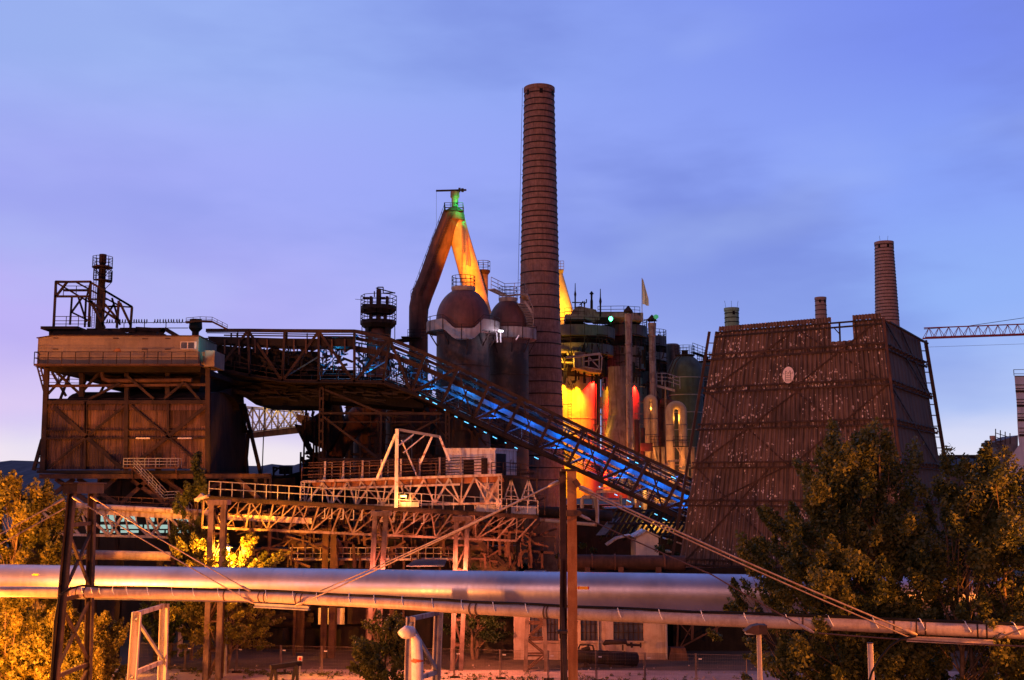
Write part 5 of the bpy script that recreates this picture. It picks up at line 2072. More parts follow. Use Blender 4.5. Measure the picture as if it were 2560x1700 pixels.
for a, b in zip(brp, brp[1:]):
    mb.bar(a, b, .9, .12)
    railing(mb, [a + V((0, -.4, .06)), b + V((0, -.4, .06))], 1.25, 1.3, .055, rails=(1, .66, .33))
mb.build('dome_walkway', M['gallery_grey'], st2)
mb = MB()
for k in range(16):
    a = -1.9 + k * .09
    f = k / 15
    p = at(1303 + 24 * math.sin(f * 2.0), 760 + f * 62, 129.5)
    mb.box(p.x - .5, p.x + .35, 129.2, 130, p.z, p.z + .05)
sp_ = [at(1310 + 24 * math.sin(f * 2.0), 752 + f * 62, 129.2) for f in [k / 8 for k in range(9)]]
for a, b in zip(sp_, sp_[1:]):
    mb.bar(a, b, .06, .25)
    mb.bar(a + V((0, 0, .9)), b + V((0, 0, .9)), .05)
mb.build('spiral_stair', M['gallery_grey'], st2)
light('gallery_light', 'POINT', at(1248, 838, 123.5), 130, (.85, .75, 1.), st2, .2)
for p, q in (((1241, 828), (1244, 856)), ((1251, 829), (1252, 856)), ((1290, 850), (1297, 838))):
    mb = MB()
    mb.bar(at(*p, 125.5), at(*q, 125.5), .13)
    mb.build('lit_strut', M['white_frame'], st2)
mb = MB()
mb.bar(at(1231, 826, 125), at(1258, 828, 125), .16)
mb.build('tube_lamp', M['lamp_white'], st2)

# ================================================================== GAS OFFTAKE (inverted V)
OD = 152
ot = thing('gas_offtake', 'giant inverted V duct with one dark leg and one orange lit leg', 'duct', gpt(1045, OD))
w = mpp(OD)
def otube(pts, r0, mat, name, D=OD):
    mb = MB()
    mb.tube([at(x, y, D) for x, y in pts], [x * w for x in r0], 24)
    return mb.build(name, M[mat], ot)
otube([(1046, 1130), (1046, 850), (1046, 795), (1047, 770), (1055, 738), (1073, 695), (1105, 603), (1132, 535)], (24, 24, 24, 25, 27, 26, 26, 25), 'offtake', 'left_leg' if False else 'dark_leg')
otube([(1136, 541), (1148, 590), (1168, 660), (1184, 720), (1202, 790), (1222, 900)], (25, 26, 27, 28, 29, 29), 'amber_lit', 'lit_leg', OD + .6)  # lit twin of the dark leg, orange light in its colour
mb = MB()
mb.lathe(at(1136, 541, OD), [(27 * w, -.6), (26 * w, .2), (20 * w, .9), (9 * w, 1.3)], 24, soft=True)
mb.build('apex', M['offtake'], ot)
ap = at(1137, 535, OD)
mb = MB()
z = lambda y: hz(y, OD)
mb.lathe((ap.x, OD, 0), [(8.5 * w, z(540)), (8.5 * w, z(497)), (11.5 * w, z(493)), (11.5 * w, z(480)), (5 * w, z(479))], 18)
mb.build('bleeder_stub', M['duct_pale'], ot)
mb = MB()
mb.bar(at(1090, 477, OD), at(1166, 475, OD), .22)
mb.bar(at(1149, 470, OD), at(1148, 480, OD), .3)
mb.box(at(1156, 0, OD).x, at(1162, 0, OD).x, OD - .3, OD + .3, z(479), z(472))
mb.build('hoist_beam', M['rust_black'], ot)
mb = MB()
mb.bar(at(1091, 478, OD), at(1091, 566, OD), .03)
mb.build('hoist_rope', M['rust_black'], ot)
mb = MB()
mb.box(at(1116, 0, OD).x, at(1161, 0, OD).x, OD - 1.4, OD + 1.4, z(533), z(530))
mb.build('top_platform', M['rust_black'], ot)
mb = MB()
xs = at(1116, 0, OD).x, at(1161, 0, OD).x
railing(mb, [(xs[0], OD - 1.4, z(530)), (xs[1], OD - 1.4, z(530)), (xs[1], OD + 1.4, z(530)), (xs[0], OD + 1.4, z(530)), (xs[0], OD - 1.4, z(530))], .95, .8, .06, rails=(1, .66, .33))
mb.build('platform_railing', M['rust_dark'], ot)
mb = MB()
la, lb = at(1034, 742, OD - .4), at(1114, 528, OD - .4)
mb.bar(la, lb, .8, .1)
railing(mb, [la + V((-.1, 0, 0)), lb + V((-.1, 0, 0))], 1.15, 1.2, .05, rails=(1, .5))
mb.build('leg_stair', M['rust_dark'], ot)
mb = MB()
for k in range(52):
    p = lerp(at(1050, 738, OD - 1.6), at(1130, 535, OD - 1.6), k / 51)
    mb.bar(p - V((.25, 0, 0)), p + V((.25, 0, 0)), .05)
mb.bar(at(1046, 738, OD - 1.6), at(1126, 535, OD - 1.6), .06)
mb.bar(at(1053, 738, OD - 1.6), at(1133, 535, OD - 1.6), .06)
mb.build('leg_ladder', M['rust_dark'], ot)
mb = MB()
mb.box(at(1018, 0, OD).x, at(1066, 0, OD).x, OD - 2.6, OD + 2, z(850), z(847))
railing(mb, [at(1019, 847, OD - 2.5), at(1066, 847, OD - 2.5)], 1.25, .9, .06, rails=(1, .66, .33))
railing(mb, [at(1027, 745, OD - 1.5), at(1034, 738, OD - 1.5)], 1.0, .6, .06, rails=(1, .5))
mb.build('knee_platform', M['rust_dark'], ot)
mb = MB()
mb.plate([at(990, 848, OD - 2), at(1050, 842, OD - 2), at(1040, 846, OD - 2), at(990, 851, OD - 2)], 3.)
mb.bar(at(1040, 846, OD - 1), at(1020, 890, OD - 1), .3)
mb.build('knee_roof', M['rust_dark'], ot)
# rear pot with platform
mb = MB()
pc = at(1208, 700, OD + 3)
mb.lathe((pc.x, OD + 3, 0), [(12.5 * w, hz(800, OD + 3)), (12.5 * w, hz(683, OD + 3))], 18)
mb.build('rear_pot', M['duct_pale'], ot)
mb = MB()
zz_ = hz(676, OD + 3)
mb.lathe((pc.x, OD + 3, zz_ - .25), [(.3, -.9), (18 * w, 0), (18 * w, .25), (.3, .25)], 10, smooth=False, cap=False)
railing(mb, ringpts((pc.x, OD + 3, zz_), 17.5 * w, 8), 1.25, 9, .06, rails=(1, .5), closed=True)
mb.build('pot_platform', M['rust_dark'], ot)
light('amber_floodlight', 'SPOT', at(1196, 760, OD - 12), 42000, (1., .27, .008), ot, .3, target=at(1166, 610, OD), spot=38, blend=.8)
light('amber_floodlight', 'SPOT', at(1205, 745, OD - 6), 9000, (1., .20, .008), ot, .3, target=at(1190, 690, OD), spot=75, blend=.9)
light('green_floodlight', 'SPOT', at(1170, 505, OD - 3), 1900, (.01, 1., .18), ot, .2, target=at(1150, 525, OD), spot=95, blend=.8)
# second offtake behind the chimney
o2 = thing('gas_offtake', 'yellow orange lit duct leg showing just right of the tallest chimney', 'duct', gpt(1420, 166))
mb = MB()
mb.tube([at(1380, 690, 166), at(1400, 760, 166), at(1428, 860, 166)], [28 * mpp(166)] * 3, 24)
mb.build('lit_leg', M['amber_lit'], o2)
mb = MB()
x0, x1 = at(1388, 0, 165).x, at(1404, 0, 165).x
mb.box(x0, x1, 163, 166, hz(682, 165), hz(679, 165))
railing(mb, [(x1, 163, hz(679, 165)), (x0, 163, hz(679, 165))], 1.2, .5, .06, rails=(1, .66, .33))
mb.build('platform', M['stove_pale'], o2)
light('amber_floodlight', 'SPOT', at(1422, 792, 160), 9000, (1., .42, .02), o2, .3, target=at(1405, 735, 166), spot=90, blend=.9)
# flag in front of the lit leg and on the right gallery
def flag(label, px, y0, y1, D, fx, fy0, fy1, mat):
    t = thing('flag', label, 'flag', at(px, y1, D))
    a, b = at(px, y0, D), at(px, y1, D)
    mb = MB()
    mb.tube([b, a], .05, 8)
    mb.build('flagpole', M['grey_steel'], t)
    mb = MB()
    n = 8
    zt, zb = hz(fy0, D), hz(fy1, D)
    L = (fx - px) * mpp(D)
    g = []
    for j in range(9):
        f = j / 8
        zz_ = zt + (zb - zt) * f
        wdt = L * min(1, .15 + f * 1.1)
        g.append([(a.x + .05 + wdt * k / n, D + .22 * math.sin(k * 1.1 + f * 2), zz_ - .12 * k * f * .3) for k in range(n + 1)])
    for j in range(8):
        for k in range(n):
            mb.poly([g[j][k], g[j][k + 1], g[j + 1][k + 1], g[j + 1][k]], True)
    mb.build('cloth', M[mat], t)
    return t
flag('tall cream banner flag on a pole above the furnace galleries', 1605, 695, 805, 152, 1620, 698, 760, 'flag')
flag('faded pink banner flag hanging in front of the orange lit duct leg', 1165, 580, 800, 148.5, 1177, 584, 662, 'flag_pink')

# ================================================================== DARK VENT TOWER left of the offtake
vt = thing('vent_tower', 'dark round tower with two railed galleries, left of the inverted V duct', 'tower', gpt(946, 144))
VD = 144
w = mpp(VD)
vc = at(946, 800, VD)
mb = MB()
mb.lathe((vc.x, VD, 0), [(24 * w, hz(980, VD)), (24 * w, hz(835, VD)), (19 * w, hz(822, VD)), (14 * w, hz(816, VD))], 24)
mb.build('drum', M['offtake'], vt)
mb = MB()
mb.lathe((vc.x, VD, 0), [(32 * w, hz(980, VD)), (32 * w, hz(850, VD)), (34 * w, hz(806, VD)), (20 * w, hz(804, VD))], 20, a0=.35, a1=math.pi - .35, cap=False)
mb.lathe((vc.x, VD, 0), [(32 * w, hz(850, VD)), (34 * w, hz(806, VD))], 20, a0=math.pi + .05, a1=math.pi * 1.28, cap=False)
mb.lathe((vc.x, VD, 0), [(32 * w, hz(850, VD)), (34 * w, hz(806, VD))], 20, a0=-.9, a1=-.05, cap=False)
mb.build('casing', M['rust_black'], vt)
for yd, r_ in ((806, 46), (770, 46)):
    mb = MB()
    mb.lathe((vc.x, VD, hz(yd, VD) - .25), [(5 * w, -.5), (r_ * w * .8, -.5), (r_ * w, 0), (r_ * w, .45), (5 * w, .45)], 10, smooth=False, cap=False)
    g = mb.build('gallery', M['rust_black'], vt)
    mb = MB()
    railing(mb, ringpts((vc.x, VD, hz(yd, VD)), r_ * w * .98, 8), 1.55, 9, .07, rails=(1, .66, .33), closed=True)
    mb.build('gallery_railing', M['rust_dark'], g)
for px, y0, y1, ww in ((927, 780, 806, 7), (963, 780, 806, 7), (946, 725, 806, 10), (928, 742, 772, 6), (968, 742, 772, 6)):
    mb = MB()
    a = at(px, y1, VD)
    mb.box(a.x - ww * w / 2, a.x + ww * w / 2, VD - .6, VD + .6, hz(y1, VD), hz(y0, VD))
    mb.build('upright', M['rust_dark'], vt)
mb = MB()
mb.box(at(916, 0, VD).x, at(976, 0, VD).x, VD - .3, VD + .3, hz(783, VD), hz(774, VD))
for x0, x1 in ((920, 936), (954, 974)):
    mb.box(at(x0, 0, VD).x, at(x1, 0, VD).x, VD - .3, VD + .3, hz(748, VD), hz(743, VD))
    mb.box(at(x0, 0, VD).x, at(x1, 0, VD).x, VD - .3, VD + .3, hz(768, VD), hz(760, VD))
mb.build('valve_frame', M['rust_dark'], vt)
mb = MB()
for p, q in (((944, 718), (958, 718)), ((944, 718), (944, 730)), ((958, 718), (958, 733)), ((936, 728), (936, 742)), ((940, 720), (988, 733)), ((958, 733), (988, 732))):
    mb.bar(at(*p, VD), at(*q, VD), .13)
mb.build('davit', M['rust_black'], vt)
mb = MB()
for px in (905, 987):
    mb.bar(at(px, 775, VD), at(px, 860, VD), .1)
mb.bar(at(888, 748, VD), at(902, 749, VD), .05)
mb.build('outrigger', M['rust_black'], vt)

# ================================================================== FURNACE GALLERIES AND LIT STOVES (right of chimney)
def hot_stove(label, cx, half, ytop, D, levels, ybase=1245, mat='stove_pale', upper='rust_dark', yjoin=946, roof=True):
    s = mpp(D)
    c = at(cx, ytop, D)
    r = half * s
    t = thing('hot_stove', label, 'stove', (c.x, D, 0))
    mb = MB()
    zj = hz(yjoin, D)
    mb.lathe((c.x, D, 0), [(r, max(0, hz(ybase, D))), (r, hz(1180, D)), (r, hz(1080, D)), (r, zj)], 48, cap=False)
    mb.build('lit_shell', M[mat], t)
    for y in (1048, 1092, 1140):
        mb = MB()
        mb.lathe((c.x, D, hz(y, D)), [(r + .003, -.05), (r + .03, -.04), (r + .03, .04), (r + .003, .05)], 48, cap=False)
        mb.build('shell_seam', M[mat], t)
    mb = MB()
    mb.lathe((c.x, D, 0), [(r * 1.02, zj), (r * 1.02, hz(ytop + 30, D)), (r * .98, hz(ytop + 28, D)), (r * .55, hz(ytop + 6, D)), (r * .3, hz(ytop, D))], 40)
    mb.build('upper_shell', M[upper], t)
    for (y, h, rr, mt, rl) in levels:
        gallery(t, (c.x, D), rr * s, hz(y, D), h, mt, 18, rl, rails=(1., .55), inner=min(rr * s * .9, 2.4))
    mb = MB()
    for k in range(12):
        a = 2 * math.pi * k / 12
        mb.bar((c.x + (r + .15) * math.cos(a), D + (r + .15) * math.sin(a), hz(930, D)), (c.x + (r + .15) * math.cos(a), D + (r + .15) * math.sin(a), hz(840, D)), .22)
    mb.build('stiffener', M['rust_black'], t)
    return t, c, r
hs1, hc1, hr1 = hot_stove('hot stove lit blazing yellow and red right beside the tallest chimney', 1438, 60, 806, 158,
                          ((850, 1.45, 100, 'slate_grey', 1.0), (892, 1.35, 96, 'slate_grey', 1.2)))
hs2, hc2, hr2 = hot_stove('red lit hot stove partly hidden behind the pale flared column', 1552, 52, 800, 164,
                          ((846, 1.6, 66, 'slate_grey', .9), (893, 1.3, 62, 'slate_grey', 1.1), (926, 1.8, 60, 'slate_grey', 1.0)))
hs3, hc3, hr3 = hot_stove('third hot stove with dark galleries, between the two thin capped stacks and the green domes', 1622, 38, 836, 172,
                          ((868, 1.5, 44, 'slate_grey', 1.), (904, 1.2, 43, 'gallery_grey', 1.2), (962, 1.8, 44, 'slate_grey', 1.0)))
mb = MB()
q = at(1680, 880, 176)
mb.lathe((q.x, 176, 0), [(20 * mpp(176), hz(1100, 176)), (20 * mpp(176), hz(864, 176)), (15 * mpp(176), hz(860, 176))], 20)
mb.build('side_pot', M['duct_pale'], hs3)
# top decks
mb = MB()
for x0, x1, y0, y1, D in ((1485, 1560, 803, 790, 159), (1560, 1600, 810, 792, 163)):
    a, b = at(x0, y0, D), at(x1, y1, D)
    mb.box(a.x, b.x, D - 4, D + 3, a.z, b.z)
mb.build('top_deck', M['gallery_grey'], hs1)
mb = MB()
railing(mb, [at(1495, 790, 155), at(1560, 789, 155), at(1600, 791, 159)], 1.35, 1.7, .06, rails=(1, .66, .33))
railing(mb, [at(1392, 806, 152), at(1412, 806, 152)], 1.3, 1, .06)
mb.build('deck_railing', M['rust_dark'], hs1)
# crown hut on the first stove
mb = MB()
a, b = at(1413, 800, 154), at(1462, 788, 154)
mb.box(a.x, b.x, 153, 158, a.z, b.z)
mb.build('crown_gallery', M['gallery_grey'], hs1)
mb = MB()
mb.plate([at(x, y, 154.2) for x, y in ((1430, 788), (1430, 778), (1440, 767), (1450, 765), (1462, 768), (1490, 774), (1498, 790), (1500, 800), (1470, 800))], 3.)
mb.build('crown_hut', M['stack_pale'], hs1)
mb = MB()
mb.plate([at(x, y, 153.6) for x, y in ((1462, 788), (1470, 789), (1490, 802), (1486, 806), (1460, 796))], .5)
mb.build('crown_stair', M['gallery_grey'], hs1)
mb = MB()
railing(mb, [at(1412, 788, 153), at(1462, 788, 153)], 1.0, .8, .06, rails=(1, .5))
mb.build('crown_railing', M['rust_dark'], hs1)
for px, y0, y1, r_, D in ((1438, 708, 770, .09, 155), (1479, 735, 775, .16, 155), (1501, 722, 792, .10, 155), (1461, 752, 768, .08, 155)):
    mb = MB()
    a, b = at(px, y0, D), at(px, y1, D)
    mb.tube([b, lerp(b, a, .45), lerp(b, a, .55), lerp(b, a, .7), a], [r_ * 1.2, r_ * 1.2, r_ * 1.9 if r_ < .15 else r_ * 1.2, r_ * .8, r_ * .5 if r_ < .15 else r_], 8)
    if r_ > .15:
        mb.lathe(a, [(.34, 0), (.05, .4)], 10)
    mb.build('mast', M['rust_black'], hs1)
mb = MB()
for p, q in (((1430, 756), (1466, 757)), ((1454, 756), (1454, 766)), ((1466, 748), (1466, 757)), ((1449, 763), (1458, 753))):
    mb.bar(at(*p, 155), at(*q, 155), .14)
mb.build('crown_pipework', M['rust_black'], hs1)
# crane box with light frame
mb = MB()
a, b = at(1436, 918, 149), at(1462, 880, 149)
mb.box(a.x, b.x, 149, 153, a.z, b.z)
mb.plate([at(x, y, 148) for x, y in ((1432, 918), (1475, 918), (1505, 925), (1503, 932), (1478, 930))], 5)
mb.build('skip_box', M['stack_pale'], hs1)
mb = MB()
for p, q in (((1415, 894), (1500, 884)), ((1500, 884), (1505, 893)), ((1498, 886), (1498, 922)), ((1458, 892), (1458, 918)), ((1472, 892), (1498, 920)), ((1472, 892), (1472, 914)), ((1458, 904), (1498, 898)), ((1505, 893), (1503, 926)), ((1458, 916), (1500, 924))):
    mb.bar(at(*p, 147.6), at(*q, 147.6), .28 if p[0] == 1415 else .14)
mb.build('skip_frame', M['grey_steel'], hs1)
mb = MB()
for p, q in (((1396, 880), (1418, 880)), ((1418, 880), (1420, 888)), ((1424, 880), (1450, 880)), ((1450, 880), (1455, 887)), ((1462, 878), (1480, 884)), ((1396, 905), (1432, 907)), ((1396, 922), (1412, 924)), ((1398, 918), (1402, 960))):
    mb.bar(at(*p, 152), at(*q, 152), .22)
mb.build('lit_pipework', M['stove_pale'], hs1)
mb = MB()
mb.lathe((at(1438, 0, 158).x, 158, hz(947, 158)), [(hr1 * 1.02, 0), (hr1 * 1.25, 1.2), (hr1 * 1.25, 1.5), (hr1, 1.5)], 36, cap=False)
mb.build('lamp_skirt', M['rust_black'], hs1)
# the floodlights on the stoves
def down(px, py, D, e, col, tpx, tpy, tD, par, spot=66):
    light('stove_floodlight', 'SPOT', at(px, py, D), e, col, par, .06, target=at(tpx, tpy, tD), spot=spot, blend=1.)
D0 = 158 - hr1
YEL, RED = (1., .46, .008), (1., .012, .006)
down(1403, 947, D0 + .0, 11000, YEL, 1404, 1100, D0 + 1.5, hs1)
down(1416, 946, D0 - .75, 13000, YEL, 1415, 1100, D0 + .4, hs1)
down(1442, 946, D0 - .85, 15000, YEL, 1440, 1100, D0 + .2, hs1)
down(1474, 947, D0 - .5, 20000, RED, 1476, 1100, D0 + 1.0, hs1)
down(1488, 947, D0 + .4, 17000, RED, 1488, 1100, D0 + 1.8, hs1, 110)
D2 = 164 - hr2
down(1514, 948, D2 - .2, 2500, YEL, 1513, 1100, D2 + 1.2, hs2, 100)
down(1518, 950, D2 - .8, 19000, RED, 1518, 1100, D2 + .6, hs2)
down(1588, 960, D2 + .2, 15000, RED, 1590, 1100, D2 + 1.6, hs2)
light('ground_fill_light', 'POINT', at(1398, 1190, 150.5), 5200, YEL, hs1, .2)  # ground lights here are added fill that strengthens the stove glow
light('ground_fill_light', 'POINT', at(1490, 1175, 149.5), 4200, RED, hs1, .2)
light('ground_fill_light', 'POINT', at(1560, 1185, 146), 300, (1., .25, .03), hs2, .2)
light('pipe_light', 'POINT', at(1410, 898, 150.5), 700, (1., .5, .03), hs1, .2)
for px_, col_, e_ in ((1432, YEL, 5000), (1454, (1., .25, .008), 7000), (1465, (1., .08, .006), 7000)):
    down(px_, 952, D0 - 1.6, e_, col_, px_, 1120, D0 + .2, hs1, 80)
# dark gap pipes
for px, y0, y1, ww, D in ((1494, 930, 1130, 6, 150.5), (1488, 930, 1085, 3, 150), (1500, 935, 1082, 2.5, 150)):
    mb = MB()
    mb.tube([at(px, y0, D), at(px, y1, D)] + ([at(px + 25, y1 + 10, D)] if ww == 2.5 else []), ww / 2 * mpp(D), 10)
    mb.build('standpipe', M['rust_black'], hs1)
# dense dark pipework, ladders and braces round the stoves
pr = random.Random(21)
for par, xs, ys, Ds, n_ in ((hs1, (1396, 1520), (835, 958), (150.2, 152.4), 60), (hs2, (1500, 1615), (830, 975), (155.5, 158.5), 50), (hs3, (1585, 1668), (850, 1010), (164, 168), 46), (hs1, (1480, 1512), (940, 1140), (149.5, 152), 14), (hs2, (1585, 1612), (960, 1170), (150, 155), 16)):
    mb = MB()
    for k in range(n_):
        x, y = pr.uniform(*xs), pr.uniform(*ys)
        D_ = pr.uniform(*Ds)
        if pr.random() < .5:
            mb.tube([at(x, y, D_), at(x, min(ys[1], y + pr.uniform(12, 70)), D_)], pr.uniform(.05, .2), 7)
        elif pr.random() < .6:
            mb.bar(at(x, y, D_), at(min(xs[1], x + pr.uniform(12, 45)), y + pr.uniform(-3, 6), D_), pr.uniform(.08, .2))
        else:
            mb.bar(at(x, y, D_), at(x + pr.uniform(-12, 12), y + pr.uniform(10, 26), D_), pr.uniform(.07, .16))
    mb.build('dark_pipework', M['rust_black' if n_ > 40 else 'stack_pale'], par)['kind'] = 'stuff'
for px, y0, y1 in ((1424, 960, 1140), (1502, 846, 900), (1538, 850, 915), (1596, 850, 960)):
    mb = MB()
    for o in (-.22, .22):
        mb.bar(at(px, y0, 151) + V((o, 0, 0)), at(px, y1, 151) + V((o, 0, 0)), .06)
    for k in range(int((y1 - y0) / 7)):
        p = at(px, y0 + 7 * k, 151)
        mb.bar(p - V((.22, 0, 0)), p + V((.22, 0, 0)), .045)
    mb.build('ladder', M['rust_black'], hs1 if px < 1510 else hs2)
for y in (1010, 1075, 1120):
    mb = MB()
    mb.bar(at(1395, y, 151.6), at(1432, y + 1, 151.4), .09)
    mb.build('lit_bracket', M['amber_lit'], hs1)
# pale flared column
fc = thing('flared_column', 'broad pale column with a flared foot, lit yellow on its left side', 'column', gpt(1545, 150))
q = at(1546, 920, 150)
s = mpp(150)
mb = MB()
mb.lathe((q.x, 150, 0), [(40 * s, hz(1230, 150)), (40 * s, hz(1118, 150)), (36 * s, hz(1085, 150)), (36 * s, hz(1084, 150)), (27 * s, hz(1040, 150)), (26 * s, hz(980, 150)), (26 * s, hz(918, 150))], 36)
mb.build('shaft', M['duct_pale'], fc)
light('yellow_floodlight', 'SPOT', at(1496, 1105, 148.5), 900, (1., .55, .03), fc, .2, target=at(1530, 1020, 150), spot=70, blend=.9)
# thin capped stacks
def capped_stack(label, px, half, y0, y1, D):
    s = mpp(D)
    q = at(px, y0, D)
    t = thing('capped_stack', label, 'stack', (q.x, D, 0))
    mb = MB()
    zt = hz(y0, D)
    mb.lathe((q.x, D, 0), [(half * s, max(0, hz(y1, D))), (half * s, hz(1000, D)), (half * s, zt - 1.8), (half * 1.25 * s, zt)], 20, cap=False)
    mb.build('flue', M['stack_pale'], t)
    for y in (860, 962) if px < 1600 else (840, 880):
        mb = MB()
        mb.lathe((q.x, D, hz(y, D)), [(half * s, -.1), (half * s + .07, -.08), (half * s + .07, .08), (half * s, .1)], 20, cap=False)
        mb.build('flange', M['stack_pale'], t)
    mb = MB()
    mb.lathe((q.x, D, zt + .35), [(half * 1.85 * s, -.05), (half * 1.85 * s, .08), (half * .2 * s, .78)], 4, smooth=False, a0=.6, a1=.6 + 2 * math.pi)
    for k in range(4):
        a = .6 + k * math.pi / 2
        mb.bar((q.x + half * s * math.cos(a), D + half * s * math.sin(a), zt - .1), (q.x + half * s * math.cos(a), D + half * s * math.sin(a), zt + .4), .08)
    mb.build('rain_cap', M['rust_black'], t)
    return t
capped_stack('left of the two thin flaking stacks with pyramid rain caps', 1571, 8.3, 786, 1200, 146)
capped_stack('right of the two thin flaking stacks with pyramid rain caps', 1630, 8.6, 808, 1000, 150)
# green beacon lamps
gl = thing('green_floodlight', 'bright green floodlight on the furnace gallery railing', 'floodlight', at(1527, 802, 150))
mb = MB()
mb.lathe(at(1527, 797, 150), [(.12, -.28), (.26, -.1), (.26, .1), (.1, .3)], 12, soft=True)
mb.build('lamp_glass', M['lamp_green'], gl)
mb = MB()
mb.bar(at(1527, 812, 150.3), at(1527, 800, 150.3), .1)
mb.build('lamp_bracket', M['rust_black'], gl)
light('beacon_light', 'POINT', at(1512, 806, 148.5), 18, (.02, 1., .25), gl, .2)
light('beacon_light', 'POINT', at(1462, 815, 148.6), 14, (.02, 1., .3), gl, .2)
gl2 = thing('green_floodlight', 'small greenish lamp on an outstretched arm above the right capped stack', 'floodlight', at(1640, 792, 149))
mb = MB()
mb.bar(at(1608, 802, 149), at(1634, 793, 149), .12)
mb.build('lamp_arm', M['rust_dark'], gl2)
mb = MB()
mb.lathe(at(1640, 792, 149), [(.1, -.3), (.33, -.1), (.33, .15), (.1, .3)], 10, soft=True)
mb.build('lamp_glass', emit('dim green glass', (.1, .8, .35), .35), gl2)

# ================================================================== GREEN DOMED STOVES
def green_stove(label, cx, half, ytop, D, lit):
    s = mpp(D)
    q = at(cx, ytop, D)
    r = half * s
    zt = hz(ytop, D)
    t = thing('domed_stove', label, 'stove', (q.x, D, 0))
    mb = MB()
    H = r * 1.25
    mb.lathe((q.x, D, 0), [(r * .92, 0), (r * .92, zt - H - 2.6), (r, zt - H - 1.6), (r, zt - H)] , 36, cap=False)
    mb.build('shell', M['green_dome'], t)
    mb = MB()
    mb.lathe((q.x, D, zt - H), [(r * math.cos(R(a)), H * math.sin(R(a))) for a in range(0, 85, 7)] + [(.1, H)], 36, soft=True)
    mb.build('dome', M['green_dome'], t)
    for k in range(9):
        z = zt - H - .2 - 2.55 * k
        rr = r if z > zt - H - 1.6 else r * .92
        if z > 1:
            mb = MB()
            mb.lathe((q.x, D, z), [(rr, -.07), (rr + .1, -.06), (rr + .1, .06), (rr, .07)], 36, cap=False)
            mb.build('hoop', M['grey_steel'], t)
    mb = MB()
    mb.lathe((q.x, D, zt - .2), [(r * .38, -.3), (r * .55, 0), (r * .55, .12), (.1, .14)], 16, cap=False)
    railing(mb, ringpts((q.x, D, zt - .1), r * .53, 10), 1.35, 9, .06, rails=(1, .66, .33), closed=True)
    mb.tube([(q.x, D, zt), (q.x, D, zt + .6)], .5, 10)
    mb.build('crown_platform', M['rust_dark'], t)
    return t, q, r, zt
gs1, gq1, gr1, gz1 = green_stove('green tinged domed stove beside the cooling tower, the nearer of two', 1712, 46, 886, 168, True)
gs2, gq2, gr2, gz2 = green_stove('dark domed stove mostly hidden between the green one and the cooling tower', 1764, 40, 902, 180, False)
mb = MB()
railing(mb, [at(1732, 880, 172), at(1768, 893, 176)], 1.4, 1.5, .06, rails=(1, .66, .33))
mb.bar(at(1732, 881, 172), at(1768, 894, 176), .8, .12)
mb.build('dome_walkway', M['rust_dark'], gs1)
mb = MB()
mb.tube([at(x, y, 165) for x, y in ((1668, 965), (1672, 930), (1684, 900), (1702, 880))], .07, 6)
mb.tube([at(x, y, 165) for x, y in ((1676, 965), (1680, 930), (1690, 904), (1706, 886))], .07, 6)
mb.build('dome_stair_rail', M['rust_dark'], gs1)
light('green_glow', 'POINT', at(1702, 925, 158), 60, (.02, 1., .32), gs1, .3)
# side platform on a thin post
pf = thing('lookout_platform', 'railed platform on a thin pale post between the stacks and the green dome', 'platform', gpt(1665, 152))
mb = MB()
mb.hexa([at(1640, 967, 150), at(1687, 980, 150), at(1687, 980, 154), at(1640, 967, 154), at(1640, 961, 150), at(1687, 973, 150), at(1687, 973, 154), at(1640, 961, 154)])
mb.build('deck', M['gallery_grey'], pf)
mb = MB()
railing(mb, [at(1642, 961, 150), at(1668, 962, 150), at(1700, 972, 150)], 1.5, .8, .08, rails=(1, .66, .33))
mb.bar(at(1655, 940, 150), at(1655, 962, 150), .1)
mb.build('railing', M['grey_steel'], pf)
mb = MB()
a = at(1663, 955, 151)
mb.bar(a, V((a.x, 151, 0)), .22)
mb.build('post', M['duct_pale'], pf)

